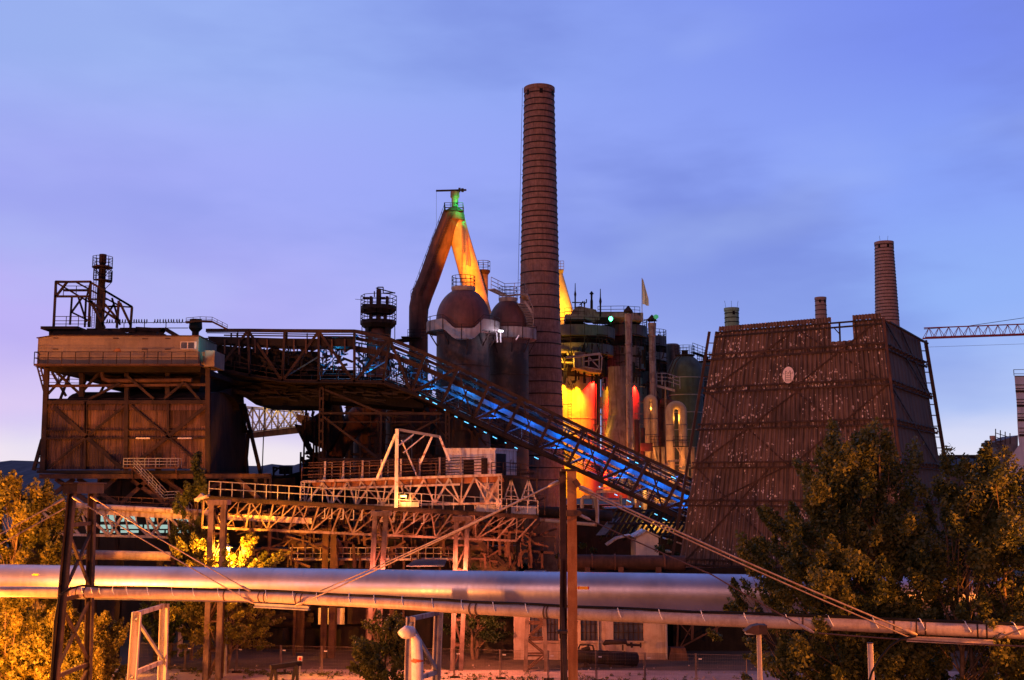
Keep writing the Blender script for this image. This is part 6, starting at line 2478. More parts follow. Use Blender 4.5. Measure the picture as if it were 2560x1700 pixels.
# ================================================================== U PIPES
def upipe(label, xl, xr, half, ytop, ybot, D, matl='amber_lit'):
    s = mpp(D)
    a, b = at(xl, ybot, D), at(xr, ybot, D)
    zt = hz(ytop, D) - half * s
    cx = (a.x + b.x) / 2
    rad = (b.x - a.x) / 2
    pts = [V((a.x, D, 0)), V((a.x, D, zt - rad))] + [V((cx - rad * math.cos(t), D, zt - rad + rad * math.sin(t))) for t in [math.pi * k / 10 for k in range(1, 10)]] + [V((b.x, D, zt - rad)), V((b.x, D, 0))]
    t = thing('inverted_u_pipe', label, 'pipe', V((cx, D, 0)))
    mb = MB()
    mb.tube(pts, half * s, 20)
    mb.build('bend', M[matl], t)
    for y in (ytop + 60, ytop + 100):
        for p in (a, b):
            mb = MB()
            mb.lathe((p.x, D, hz(y, D)), [(half * s, -.08), (half * s + .06, -.06), (half * s + .06, .06), (half * s, .08)], 20, cap=False)
            mb.build('flange', M['duct_pale'], t)
    z = hz(1116, D)
    mb = MB()
    mb.box(a.x + .2, b.x + half * s + .4, D - 1.3, D - .9, z - .1, z)
    railing(mb, [(a.x + .2, D - 1.3, z), (b.x + half * s + .4, D - 1.3, z)], 1.25, .6, .05, rails=(1, .66, .33))
    mb.build('service_platform', M['rust_dark'], t)
    for x in (b.x + half * s * .5, b.x + half * s + .5):
        mb = MB()
        mb.box(x - .22, x + .22, D - 1.0, D - .8, 0, z - .12)
        mb.build('leg', M['duct_pale'], t)
    mb = MB()
    mb.bar((a.x + .6, D - 1.4, z - .2), (b.x, D - 1.4, z - 1.8), .12)
    mb.build('lit_brace', M['amber_lit'], t)
    light('amber_lamp_light', 'POINT', (cx, D - .1, zt - rad - .9), 130, (1., .45, .08), t, .12)
    light('amber_lamp_light', 'POINT', (cx - .5, D - 3.5, hz(1165, D)), 420, (1., .38, .10), t, .2)
    return t
upipe('slimmer inverted U pipe lit amber under its bend, left one of the pair', 1619, 1637, 8.5, 987, 1120, 149)
upipe('wider inverted U pipe lit amber under its bend, right one beside the cooling tower', 1676, 1708, 10.5, 1002, 1120, 148)
mb = MB()
s = mpp(152)
mb.tube([at(x, y, 153) for x, y in ((1656, 1220), (1656, 1060), (1652, 1015), (1636, 996))], [13 * s, 12 * s, 12 * s, 11 * s], 18)
mb.tube([at(x, y, 152) for x, y in ((1650, 1006), (1670, 1008), (1690, 1014))], [11 * s] * 3, 16)
mb.tube([at(x, y, 153.5) for x, y in ((1612, 1010), (1625, 994), (1640, 994))], [9 * s] * 3, 16)
tag(mb.build('flue_duct', M['offtake']), 'thick purple brown duct linking the two inverted U pipes', 'duct')

# ================================================================== BELOW THE SLOPING BRIDGE
mb = MB()
mb.tube([at(x, y, 118) for x, y in ((1455, 1270), (1455, 1246), (1460, 1243), (1485, 1243), (1491, 1247), (1493, 1260), (1493, 1310))], 4.6 * mpp(118), 14)
tag(mb.build('bent_pipe', M['white_steel']), 'white pipe bent into a gate shape below the blue bridge', 'pipe')
mb = MB()
mb.tube([at(1350, 1300, 117), at(1440, 1308, 117), at(1492, 1312, 117)], 4.5 * mpp(117), 12)
tag(mb.build('level_pipe', M['white_steel']), 'white pipe running level behind the brown post below the blue bridge', 'pipe')
mb = MB()
mb.tube([at(1330, 1278, 121), at(1530, 1290, 121)], 14 * mpp(121), 18)
tag(mb.build('dark_pipe', M['rust_black']), 'fat black pipe behind the white level pipe', 'pipe')
sr = thing('slatted_roof', 'collapsing slanted roof of dark rafters with amber light between the slats', 'roof', gpt(1600, 124))
mb = MB()
for k in range(17):
    x = 1500 + k * 13
    mb.bar(at(x, 1342, 122), at(x + 42, 1274, 126), .18, .22)
mb.build('rafter', M['rust_black'], sr)['kind'] = 'stuff'
mb = MB()
for p, q in (((1490, 1338), (1720, 1342)), ((1520, 1308), (1740, 1310)), ((1540, 1278), (1740, 1274)), ((1500, 1350), (1540, 1290)), ((1560, 1350), (1620, 1280)), ((1640, 1340), (1600, 1280))):
    mb.bar(at(*p, 123), at(*q, 125), .22)
mb.build('purlin', M['rust_black'], sr)
mb = MB()
mb.plate([at(1490, 1338, 121.5), at(1512, 1338, 121.5), at(1552, 1292, 125), at(1528, 1292, 125)], .1)
mb.build('roof_sheet', M['slate_grey'], sr)
mb = MB()
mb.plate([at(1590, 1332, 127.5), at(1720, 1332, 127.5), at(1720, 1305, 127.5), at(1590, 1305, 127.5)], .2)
mb.build('amber_lit_wall', M['amber_lit'], sr)
light('amber_lamp_light', 'POINT', at(1640, 1300, 126.3), 300, (1., .5, .08), sr, .2)
mb = MB()
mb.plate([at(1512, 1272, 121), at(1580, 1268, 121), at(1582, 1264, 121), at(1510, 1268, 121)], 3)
tag(mb.build('canopy', M['blue_lit_panel']), 'thin flat canopy lit blue from above, below the sloping bridge', 'canopy')
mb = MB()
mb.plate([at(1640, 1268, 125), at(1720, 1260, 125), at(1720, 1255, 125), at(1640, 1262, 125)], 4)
tag(mb.build('canopy', M['blue_lit_panel']), 'second flat blue lit canopy against the cooling tower edge', 'canopy')
light('blue_floodlight', 'POINT', at(1600, 1255, 119), 250, (.01, .3, 1.), sr, .2)
# furnace hearth clutter lit red/amber behind the bridge
ht = thing('furnace_hearth', 'glowing jumble of pipes and plates at the furnace foot behind the blue bridge', 'furnace', gpt(1580, 140))
hr_ = random.Random(3)
mb = MB()
for k in range(60):
    x, y = hr_.uniform(1480, 1725), hr_.uniform(1150, 1260)
    D = hr_.uniform(132, 142)
    if hr_.random() < .5:
        mb.tube([at(x, y, D), at(x + hr_.uniform(-6, 6), y + hr_.uniform(15, 60), D)], hr_.uniform(.1, .35), 8)
    else:
        mb.bar(at(x, y, D), at(x + hr_.uniform(15, 60), y + hr_.uniform(-4, 4), D), hr_.uniform(.1, .3))
mb.build('pipework', M['stack_pale'], ht)['kind'] = 'stuff'
mb = MB()
a, b = at(1640, 1268, 133), at(1662, 1244, 133)
mb.box(a.x, b.x, 133, 134, a.z, b.z)
mb.build('lit_panel', M['amber_lit'], ht)
mb = MB()
a, b = at(1395, 1420, 144), at(1730, 1150, 144)
mb.box(a.x, b.x, 144.5, 146, 0, hz(1262, 144))
mb.build('hearth_wall', M['rust_black'], ht)
mb = MB()
mb.tube([at(1607, 1070, 141), at(1607, 1200, 141)], .3, 10)
mb.tube([at(1592, 1050, 142), at(1592, 1190, 142)], .35, 10)
mb.box(at(1584, 0, 141).x, at(1612, 0, 141).x, 140, 142, hz(1128, 141), hz(1108, 141))
mb.build('valve_column', M['rust_dark'], ht)
for px, py, D, e, c in ((1620, 1225, 131.5, 400, (1., .45, .08)), (1530, 1200, 135, 500, (1., .10, .03)), (1690, 1215, 131, 300, (1., .5, .12)), (1655, 1258, 130.5, 250, (1., .32, .05)), (1600, 1130, 139, 400, (1., .08, .03))):
    light('hearth_lamp_light', 'POINT', at(px, py, D), e, c, ht, .15)
# white gabled hut
gb = thing('gabled_hut', 'small white gabled hut among bushes left of the cooling tower foot', 'hut', gpt(1617, 116))
GD = 116
mb = MB()
a, b = at(1590, 1368, GD), at(1646, 1345, GD)
pk = at(1617, 1330, GD)
mb.prism([(a.x, GD, 0), (b.x, GD, 0), (b.x, GD, b.z), (pk.x, GD, pk.z), (a.x, GD, b.z)], (0, 5, 0))
mb.build('wall', M['white_frame'], gb)
mb = MB()
for s_, e in ((at(1584, 1347, GD), pk), (at(1650, 1345, GD), pk)):
    mb.bar(s_ + V((0, 2.3, .1)), V((pk.x, GD + 2.3, pk.z + .1)), 5.2, .12)
mb.build('roof', M['white_steel'], gb)
mb = MB()
for p, q in (((1515, 1362), (1540, 1345)), ((1540, 1345), (1574, 1337)), ((1660, 1345), (1700, 1358)), ((1625, 1377), (1675, 1378))):
    mb.bar(at(*p, GD + 3), at(*q, GD + 3), 2.5, .14)
tag(mb.build('side_roof', M['white_steel']), 'white lean-to roof edges beside the gabled hut, half hidden by bushes', 'roof')

# ================================================================== COOLING TOWER
TD0 = 104.0
ct = thing('cooling_tower', 'massive brown timber cooling tower with flaking ribbed cladding at the right', 'cooling tower', gpt(2260, TD0))
# plan corners (front corner, left corner, right corner) at the bottom and the top
ZB = hz(1432, 101)
cB, lB, rB = at(2274, 1425, 101), at(1697, 1420, 112), at(2388, 1425, 121)
cT, lT, rT = at(2203, 798, 105), at(1788, 828, 114.5), at(2300, 848, 121)
for p in (cB, lB, rB):
    p.z = ZB
zT = (cT.z + lT.z) / 2
def lift(b, t, z):
    f = (z - b.z) / (t.z - b.z)
    return b + (t - b) * f
for nm in ('c', 'l', 'r'):
    pass
cT, lT, rT = (lift(cB, cT, zT), lift(lB, lT, zT), lift(rB, rT, zT))
bB, bT = lB + rB - cB, lT + rT - cT
rows = [0.] + [hz(y, 103) for y in (1272, 1167, 1062, 962, 872)]
girt_z = [ZB] + [hz(y, 102.5 + (1420 - y) * .004) for y in (1268, 1166, 1062, 962, 872)] + [zT]
gap = (.715, .838)                 # notch in the top row of the front face
def front(u, z):
    return lerp(lift(lB, lT, z), lift(cB, cT, z), u)
def rside(u, z):
    return lerp(lift(cB, cT, z), lift(rB, rT, z), u)
mb = MB()
zn = girt_z[-2] + (zT - girt_z[-2]) * .34
for i in range(len(girt_z) - 1):
    z0, z1 = girt_z[i] + .02, girt_z[i + 1]
    kw = dict(pitch=.46, depth=.17, vo=4.0 * i)
    Lf = (front(1, z0) - front(0, z0)).length
    if i < len(girt_z) - 2:
        sheet(mb, front(0, z0), front(1, z0), front(1, z1), front(0, z1), **kw)
    else:
        sheet(mb, front(0, z0), front(gap[0], z0), front(gap[0], zT), front(0, zT), **kw)
        sheet(mb, front(gap[0], z0), front(gap[1], z0), front(gap[1], zn), front(gap[0], zn), uo=gap[0] * Lf, **kw)
        sheet(mb, front(gap[1], z0), front(1, z0), front(1, zT), front(gap[1], zT), uo=gap[1] * Lf, **kw)
cl = mb.build('front_cladding', M['corr_tower'], ct)
mb = MB()
up_ = .5
o = V((0, -.12, 0))
for u0, u1 in ((0.02, gap[0]), (gap[1], 1.0)):
    sheet(mb, front(u0, zT) + o, front(u1, zT) + o, front(u1, zT + up_) + o, front(u0, zT + up_) + o, pitch=.30, depth=.12)
mb.build('parapet', M['corr_tower'], ct)
mb = MB()
for i in range(len(girt_z) - 1):
    z0, z1 = girt_z[i] + .02, girt_z[i + 1]
    sheet(mb, rside(0, z0), rside(1, z0), rside(1, z1), rside(0, z1), pitch=1.6, depth=.05)
mb.build('side_cladding', M['corr_side'], ct)
mb = MB()
def back_(u, z):
    return lerp(lift(rB, rT, z), lift(bB, bT, z), u)
def lside(u, z):
    return lerp(lift(bB, bT, z), lift(lB, lT, z), u)
zmid = girt_z[-2] - .5
for fn in (back_, lside):
    sheet(mb, fn(0, ZB), fn(1, ZB), fn(1, zT - 2.2), fn(0, zT - 2.2), pitch=.6, depth=.1)
mb.build('rear_cladding', M['corr_side'], ct)
mb = MB()
sheet(mb, V((lB.x, lB.y, 0)) , V((cB.x, cB.y, 0)), cB, lB, pitch=.5, depth=.05)
sheet(mb, V((cB.x, cB.y, 0)), V((rB.x, rB.y, 0)), rB, cB, pitch=.5, depth=.05)
mb.build('base_boarding', M['corr_pink'], ct)
# girts
for fn, zs in ((front, girt_z[:-1]), (rside, girt_z[:-1])):
    nrm = V((-.55, -.9, 0)) if fn is front else V((.86, -.5, 0))
    for z in zs:
        mb = MB()
        for dz in (0, .52):
            mb.bar(fn(-.01, z + dz) + nrm * .2, fn(1.01, z + dz) + nrm * .2, .14, .18)
        for k in range(13):
            mb.bar(fn(k / 12, z) + nrm * .28, fn(k / 12, z + .52) + nrm * .28, .08)
        if fn is rside:
            for k in range(11):
                mb.bar(fn(k / 11, z) + nrm * .2, fn(k / 11, z + .1) + nrm * .75, .1)
        mb.build('girt', M['rust_dark'], ct)
mb = MB()
for a, b in ((front(0, zT - .1), front(1, zT - .1)), (front(0, zT - .55), front(1, zT - .55))):
    mb.bar(a + V((0, -.2, 0)), b + V((0, -.2, 0)), .14, .16)
a, b = front(gap[0], zT - .1), front(gap[1], zT - .1)
mid = lerp(a, b, .4)
mb.bar(mid, V((mid.x, mid.y, zn - .5)), .14)
mb.bar(V((mid.x - .6, mid.y, zT - .5)), V((mid.x, mid.y, zT - 1.2)), .08)
mb.build('top_rail', M['rust_black'], ct)
# braces on the faces
nf = V((-.5, -.85, 0)) * .16
for (u0, z0, u1, z1) in ((0, 4, .55, 6), (0, 2, .55, 4), (.1, 1, .55, 2.2), (.5, 4, 1, 6), (.5, 2, 1, 4), (.52, .1, 1, 2), (.02, 4, .5, 2), (.5, 4, .98, 2), (.5, 5.9, 1, 4), (.02, 2, .5, .1), (.02, 0, .4, 2)):
    zz0, zz1 = [girt_z[int(z)] + (girt_z[min(int(z) + 1, 6)] - girt_z[int(z)]) * (z - int(z)) for z in (z0, z1)]
    mb = MB()
    mb.bar(front(u0, zz0) + nf, front(u1, zz1) + nf, .07, .16)
    mb.build('face_brace', M['rust_dark'], ct)
for (u0, z0, u1, z1) in ((0, 6, .95, 4), (0, 4, .95, 2), (0, 2, .95, 0), (.4, 6, 1, 4.6)):
    zz0, zz1 = girt_z[int(z0)], girt_z[int(z1)]
    mb = MB()
    n2_ = V((.86, -.5, 0)) * .22
    mb.bar(rside(u0, zz0) + n2_, rside(u1, zz1) + n2_, .09, .18)
    mb.build('side_brace', M['rust_dark'], ct)
# corner posts
for b, t, off, w_ in ((cB, cT, V((.05, -.35, 0)), .2), (lB, lT, V((-.5, -.1, 0)), .26), (rB, rT, V((.5, .1, 0)), .3)):
    mb = MB()
    g = V((b.x, b.y, 0)) + (b - t) * (b.z / (t.z - b.z)) * 1.0
    mb.bar(V((g.x, g.y, 0)) + off * 1.6, t + off * 1.2, w_)
    mb.build('corner_post', M['rust_mid' if b is cB else 'rust_dark'], ct)
mb = MB()
for k in range(20):
    f = k / 20
    p = lerp(rB, rT, f)
    mb.bar(p, p + V((.62, .1, 0)), .1)
    p = lerp(lB, lT, f)
    if f > .7:
        mb.bar(p, p + V((-.6, -.1, 0)), .09)
mb.build('post_lacing', M['rust_dark'], ct)
mb = MB()
for k in range(15):
    p = rside(k / 14, zT - .1)
    mb.bar(p, p + V((.7, -.35, -.35)), .1)
mb.bar(rside(0, zT) + V((.7, -.35, -.4)), rside(1, zT) + V((.7, -.35, -.4)), .14)
mb.build('eaves_bracket', M['rust_dark'], ct)
# oval enamel sign
sg = at(1973, 937, 1)
def hit_front_plane(px, py, off):
    u, dy, dz = _dir(px, py)
    d = V((u, dy, dz)); o_ = V((0, 0, CZ))
    nn_ = (cB - lB).cross(lT - lB).normalized()
    if nn_.y > 0:
        nn_ = -nn_
    t_ = ((lB + nn_ * off) - o_).dot(nn_) / d.dot(nn_)
    return o_ + d * t_, nn_
def hit_front(px, py, off):
    best = None
    for i in range(101):
        for j in range(121):
            p = front(i / 100, ZB + (zT - ZB) * j / 120)
            dep = p.y * _cp + (p.z - CZ) * _sp
            ex_ = p.x / dep * F + 1280 - px
            ey_ = 850 - (-p.y * _sp + (p.z - CZ) * _cp) / dep * F - py
            e_ = ex_ * ex_ + ey_ * ey_
            if best is None or e_ < best[0]:
                best = (e_, p, i / 100, (ZB + (zT - ZB) * j / 120))
    p, u_, z_ = best[1:]
    nn_ = (front(min(1, u_ + .05), z_) - front(u_, z_)).cross(front(u_, z_ + 1) - p).normalized()
    if nn_.y > 0:
        nn_ = -nn_
    return p + nn_ * off, nn_
sc_, sn = hit_front(1972, 940, .42)
ex = (cB - lB).normalized()
ey = sn.cross(ex)
if ey.z < 0:
    ey = -ey
osn = thing('oval_sign', 'pinkish oval enamel sign with a ladder shaped emblem on the cooling tower face', 'sign', sc_)
RX, RY = .56, .82
mb = MB()
mb.plate([sc_ + ex * RX * math.cos(2 * math.pi * k / 36) + ey * RY * math.sin(2 * math.pi * k / 36) for k in range(36)], .08, -sn)
mb.build('disc', M['white_plastic'], osn)
mb = MB()
f = lambda x, y, e=.012: sc_ + ex * x + ey * y + sn * e
emb = [((-.27, .42), (-.27, -.60)), ((-.27, -.60), (.30, -.60)), ((.30, -.60), (.20, .42)), ((-.22, -.26), (.22, -.26)), ((-.22, -.46), (.24, -.46)), ((-.22, -.08), (.2, -.08)), ((-.20, .28), (-.1, .42)), ((.06, .2), (.14, .42))]
for a, b in emb:
    mb.bar(f(*a), f(*b), .035, .035)
mb.build('emblem', M['rust_dark'], osn)
mb = MB()
def glyph(ch, x, y, s):
    seg = {'I': (((0, 0), (0, 1)),), 'L': (((0, 1), (0, 0)), ((0, 0), (.6, 0))), 'C': (((.6, 1), (0, 1)), ((0, 1), (0, 0)), ((0, 0), (.6, 0)))}[ch]
    for a, b in seg:
        mb.bar(f(x + a[0] * s, y + a[1] * s), f(x + b[0] * s, y + b[1] * s), .03, .03)
for k, ch in enumerate('LICCLC'):
    glyph(ch, -.46 + k * .165, .08, .14)
mb.build('lettering', M['rust_dark'], osn)
l2, n2__ = hit_front(1958, 1352, .3)
mb = MB()
mb.lathe(l2, [(.03, -.25), (.3, -.1), (.3, .1), (.08, .25)], 12, soft=True)
tag(mb.build('wall_lamp', M['grey_steel']), 'grey unlit lamp bowl low on the cooling tower face', 'lamp')

# ================================================================== TOWER CRANE AND SHEETED SCAFFOLD (right edge, far)
CD = 210
crn = thing('tower_crane', 'red lattice crane jib reaching in from the right edge behind the cooling tower', 'crane', gpt(2900, CD))
j0, j1 = at(2310, 845, CD), at(2900, 824, CD)
k0, k1 = at(2310, 820, CD), at(2900, 797, CD)
mb = MB()
for o in (-.7, .7):
    mb.bar(j0 + V((0, o, 0)), j1 + V((0, o, 0)), .22, .26)
mb.bar(k0, k1, .2)
mb.build('jib_chord', M['crane_red'], crn)
mb = MB()
n = 24
for i in range(n):
    for o in (-.7, .7):
        mb.bar(lerp(j0, j1, i / n) + V((0, o, 0)), lerp(k0, k1, (i + .5) / n), .08)
        mb.bar(lerp(k0, k1, (i + .5) / n), lerp(j0, j1, (i + 1) / n) + V((0, o, 0)), .08)
mb.build('jib_lacing', M['crane_red'], crn)
mb = MB()
mb.bar(at(2420, 815, CD), at(2900, 745, CD), .09)
mb.bar(at(2310, 823, CD), at(2420, 815, CD), .09)
mb.build('jib_tie', M['rust_black'], crn)
mb = MB()
mx = at(2900, 800, CD).x
for ox in (-.8, .8):
    for oy in (-.8, .8):
        mb.bar((mx + ox, CD + oy, 0), (mx + ox, CD + oy, j1.z + 7), .2)
for k in range(24):
    z = k * 1.9
    mb.bar((mx - .8, CD - .8, z), (mx + .8, CD - .8, z + 1.9), .1)
mb.build('mast', M['crane_red'], crn)
mb = MB()
mb.bar(at(2310, 868, 205), at(2700, 855, 205), .045)
tag(mb.build('overhead_cable', M['rope_dark']), 'hair thin overhead cable in the sky below the crane jib', 'cable')
SDD = 178
sc = thing('scaffold_tower', 'tall scaffold tower wrapped in pale sheeting at the right edge', 'scaffold', gpt(2620, SDD))
mb = MB()
rows_ = [(2536, 940), (2539, 977), (2542, 1013), (2543, 1050), (2545, 1088), (2548, 1112), (2536, 1128), (2512, 1160), (2508, 1200)]
g = []
for x, y in rows_:
    a = at(x, y, SDD)
    g.append((a, V((a.x + 16, SDD, a.z)), V((a.x + 5.0, SDD + 9, a.z))))
for (a, b, c), (a2, b2, c2) in zip(g, g[1:]):
    mb.poly([a2, b2, b, a])
    mb.poly([a, c, c2, a2])
mb.poly([g[0][0], g[0][1], g[0][2]])
mb.build('sheeting', M['sheeting'], sc)
for k, y in enumerate((940, 962, 971, 978, 998, 1006, 1014, 1034, 1043, 1050, 1070, 1080, 1088)):
    mb = MB()
    a = at(2536 + (y - 940) * .08, y, SDD - .1)
    mb.bar(a, a + V((16, 0, 0)), .12, .34 if y in (978, 1014, 1050, 1088) else .09)
    mb.build('lift_tube', M['rust_dark'], sc)
mb = MB()
a = at(2535, 939, SDD)
railing(mb, [a, a + V((16, 0, 0))], .95, 2.2, .08, rails=(1, .3))
mb.build('top_railing', M['rust_dark'], sc)
sh = thing('scaffold_shed', 'low dark roofed building under scaffolding beside the wrapped tower', 'building', gpt(2510, 186))
mb = MB()
mb.plate([at(x, y, 186) for x, y in ((2490, 1105), (2545, 1088), (2545, 1150), (2520, 1135), (2500, 1118))], 6)
mb.plate([at(x, y, 186.2) for x, y in ((2492, 1160), (2492, 1118), (2545, 1118), (2545, 1220), (2492, 1220))], 6)
mb.build('shell', M['slate_grey'], sh)
mb = MB()
for x in (2489, 2501, 2513, 2525):
    mb.bar(at(x, 1072 + (x - 2489) * .3, 185.5), at(x, 1110, 185.5), .12)
mb.bar(at(2488, 1082, 185.5), at(2520, 1092, 185.5), .1)
mb.bar(at(2488, 1092, 185.5), at(2505, 1098, 185.5), .1)
for y in (1103, 1112, 1120):
    mb.bar(at(2490, y, 185.4), at(2508, y, 185.4), .12)
mb.build('scaffold_pole', M['rust_dark'], sh)
chimney('little brick stack next to the scaffolded shed at the far right', 2485, 1090, 12, 1150, 12, 2485, 190, 'brick_pale', eb(190, [1112]))
mb = MB()
a = at(2370, 1144, 160)
b = at(2494, 1137, 160)
mb.box(a.x, b.x, 160, 166, a.z, b.z)
fb_ = thing('footbridge', 'flat dark bridge deck between the cooling tower and the scaffolded shed', 'bridge', gpt(2430, 163))
mb.build('deck', M['rust_black'], fb_)
mb = MB()
for k in range(9):
    x = 2375 + k * 15
    p = at(x, 1144, 160.5)
    mb.bar(p, V((p.x, p.y, p.z - 1.2)), .12)
mb.bar(at(2370, 1166, 160.5), at(2494, 1164, 160.5), .3)
mb.build('railing', M['rust_black'], fb_)
mb = MB()
a, b = at(2365, 1230, 175), at(2500, 1168, 175)
mb.box(a.x, b.x, 175, 180, 0, b.z)
tag(mb.build('low_building', M['slate_grey']), 'low dark building behind the right trees, next to the cooling tower', 'building')

# ================================================================== FURNACE PLANT behind the bridge (centre)
cr2 = random.Random(14)
fz = thing('blast_furnace', 'brown rust streaked furnace body with a sloping duct under the level conveyor bridge', 'furnace', gpt(920, 134))
s = mpp(134)
def fl_(px, half, y0, D, mat, name, taper=1.0, ybase=None):
    q = at(px, y0, D)
    mb = MB()
    r = half * mpp(D)
    z0 = 0 if ybase is None else max(0, hz(ybase, D))
    mb.lathe((q.x, D, 0), [(r * taper, z0), (r * taper, z0 + (q.z - z0) * .4), (r, z0 + (q.z - z0) * .6), (r, q.z)], 30)
    return mb.build(name, M[mat], fz)
M['furnace'] = surf('streaked furnace rust', (.12, .05, .03), (.055, .032, .026), (.20, .09, .05), scale=.6, streak=.55)
fl_(924, 38, 985, 134, 'furnace', 'shaft', .92)
fl_(1033, 68, 1022, 137, 'furnace', 'tank')
mb = MB()
q = at(1033, 1022, 137)
mb.lathe((q.x, 137, q.z), [(70 * mpp(137), -.15), (70 * mpp(137), .1), (30 * mpp(137), 1.0), (4 * mpp(137), 1.2)], 28)
mb.build('tank_lid', M['rust_dark'], fz)
mb = MB()
mb.tube([at(x, y, 131) for x, y in ((940, 1000), (885, 1055), (845, 1110), (822, 1165), (810, 1230))], [28 * s, 28 * s, 28 * s, 27 * s, 26 * s], 20)
mb.build('sloping_duct', M['furnace'], fz)
fl_(1105, 30, 1040, 132, 'rust_black', 'side_pipe')
fl_(1210, 17, 1060, 129, 'stack_pale', 'blue_lit_pipe', 1.0)
light('blue_floodlight', 'POINT', at(1207, 1140, 126), 260, (.02, .35, 1.), fz, .15)
light('blue_floodlight', 'SPOT', at(1042, 1150, 128), 100, (.1, .5, 1.), fz, .1, target=at(1042, 1080, 130), spot=30)
mb = MB()
mb.box(at(1036, 0, 130).x, at(1044, 0, 130).x, 129.6, 130, hz(1150, 130), hz(1098, 130))
mb.build('blue_lit_post', M['grey_steel'], fz)
mb = MB()
a, b = at(999, 1107, 126), at(1031, 1080, 126)
mb.box(a.x, b.x, 125.8, 126, a.z, b.z)
tag(mb.build('notice_board', M['gallery_grey']), 'plain pale square board hanging behind the mast frame on the upper gantry', 'board')
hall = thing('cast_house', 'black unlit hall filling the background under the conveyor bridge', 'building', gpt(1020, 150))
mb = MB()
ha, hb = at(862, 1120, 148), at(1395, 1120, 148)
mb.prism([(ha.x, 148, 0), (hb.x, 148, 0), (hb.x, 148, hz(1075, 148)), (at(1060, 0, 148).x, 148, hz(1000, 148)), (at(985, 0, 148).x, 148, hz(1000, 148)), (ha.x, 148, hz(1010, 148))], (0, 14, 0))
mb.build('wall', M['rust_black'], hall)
mb = MB()
mb.box(at(700, 0, 140).x, at(1330, 0, 140).x, 140, 146, 0, hz(1188, 140))
mb.build('low_wall', M['rust_black'], hall)
mb = MB()
mb.plate([at(x, y, 139) for x, y in ((880, 1178), (910, 1148), (1000, 1146), (1010, 1178))], .2)
mb.build('roof_slope', M['slate_grey'], hall)
mb = MB()
for k in range(170):
    x, y = cr2.uniform(850, 1290), cr2.uniform(1000, 1200)
    D = cr2.uniform(118, 127)
    if cr2.random() < .5:
        mb.bar(at(x, y, D), at(x + cr2.uniform(-4, 4), y + cr2.uniform(20, 90), D), cr2.uniform(.08, .3))
    elif cr2.random() < .7:
        mb.bar(at(x, y, D), at(x + cr2.uniform(20, 90), y + cr2.uniform(-8, 8), D), cr2.uniform(.08, .25))
    else:
        mb.bar(at(x, y, D), at(x + cr2.uniform(-60, 60), y + cr2.uniform(20, 60), D), cr2.uniform(.08, .2))
mb.build('plant_pipework', M['rust_dark'], hall)['kind'] = 'stuff'
# steel clutter around the gap at x 750-830
mb = MB()
for k in range(70):
    x, y = cr2.uniform(752, 835), cr2.uniform(990, 1190)
    D = cr2.uniform(124, 138)
    ln = cr2.uniform(10, 60)
    if cr2.random() < .55:
        mb.bar(at(x, y, D), at(x + cr2.uniform(-4, 4), y + ln, D), cr2.uniform(.1, .35))
    else:
        mb.bar(at(x, y, D), at(x + ln * .6, y + cr2.uniform(-14, 14), D), cr2.uniform(.1, .35))
cl_ = thing('steel_framework', 'dense black steel framework left of the sloping duct with bits of sky showing through', 'framework', gpt(790, 130))
mb.build('members', M['rust_black'], cl_)['kind'] = 'stuff'
mb = MB()
for px in (762, 786, 752, 822):
    a = at(px, 1040 if px > 755 else 1130, 125)
    mb.bar(a, V((a.x, 125, 0)), .18)
mb.build('column', M['rust_dark'], cl_)
mb = MB()
a, b = at(740, 1008, 126), at(765, 1052, 126)
mb.plate([at(x, y, 127) for x, y in ((742, 1046), (742, 1035), (786, 1043), (786, 1052), (765, 1053), (745, 1055))], 2)
mb.build('hood', M['gallery_grey'], cl_)
mb = MB()
mb.plate([at(x, y, 128) for x, y in ((755, 1060), (845, 1000), (860, 1060), (820, 1130), (765, 1100))], 2)
mb.plate([at(x, y, 128) for x, y in ((756, 1190), (764, 1150), (800, 1140), (850, 1150), (870, 1190))], 3)
mb.plate([at(x, y, 128) for x, y in ((735, 1060), (752, 1062), (800, 1165), (790, 1172))], .4)
mb.build('plate', M['rust_black'], cl_)
# glazed walkway bridge in the gap
wb = thing('walkway_bridge', 'thin lit footbridge truss crossing the bright gap of sky beside the ore plant', 'bridge', gpt(680, 150))
mb = MB()
mb.hexa([at(590, 1100, 150), at(758, 1082, 150), at(758, 1080, 154), at(590, 1098, 154), at(590, 1084, 150), at(758, 1064, 150), at(758, 1062, 154), at(590, 1082, 154)])
mb.build('floor', M['rust_mid'], wb)
mb = MB()
t0, t1, b0, b1 = at(600, 1016, 150), at(758, 1028, 150), at(600, 1084, 150), at(758, 1064, 150)
truss(mb, t0, t1, b0, b1, 5, .2, .2, 'X')
truss(mb, t0 + V((0, 4, 0)), t1 + V((0, 4, 0)), b0 + V((0, 4, 0)), b1 + V((0, 4, 0)), 5, .14, .14, 'W')
mb.build('truss', M['grey_steel'], wb)
mb = MB()
railing(mb, [b0 + V((0, -.1, 0)), b1 + V((0, -.1, 0))], 1.3, 3, .04, rails=(1, .75, .5, .25))
mb.build('railing', M['grey_steel'], wb)
light('amber_lamp_light', 'POINT', at(680, 1005, 149), 260, (1., .55, .12), wb, .2)
light('amber_lamp_light', 'POINT', at(720, 1018, 148), 160, (1., .55, .12), wb, .2)
mb = MB()
for px in (662, 655):
    pass
mb.bar(at(664, 955, 125), at(655, 1190, 125), .1)
tag(mb.build('hanging_cable', M['rope_dark']), 'single vertical cable crossing the bright gap of sky', 'cable')
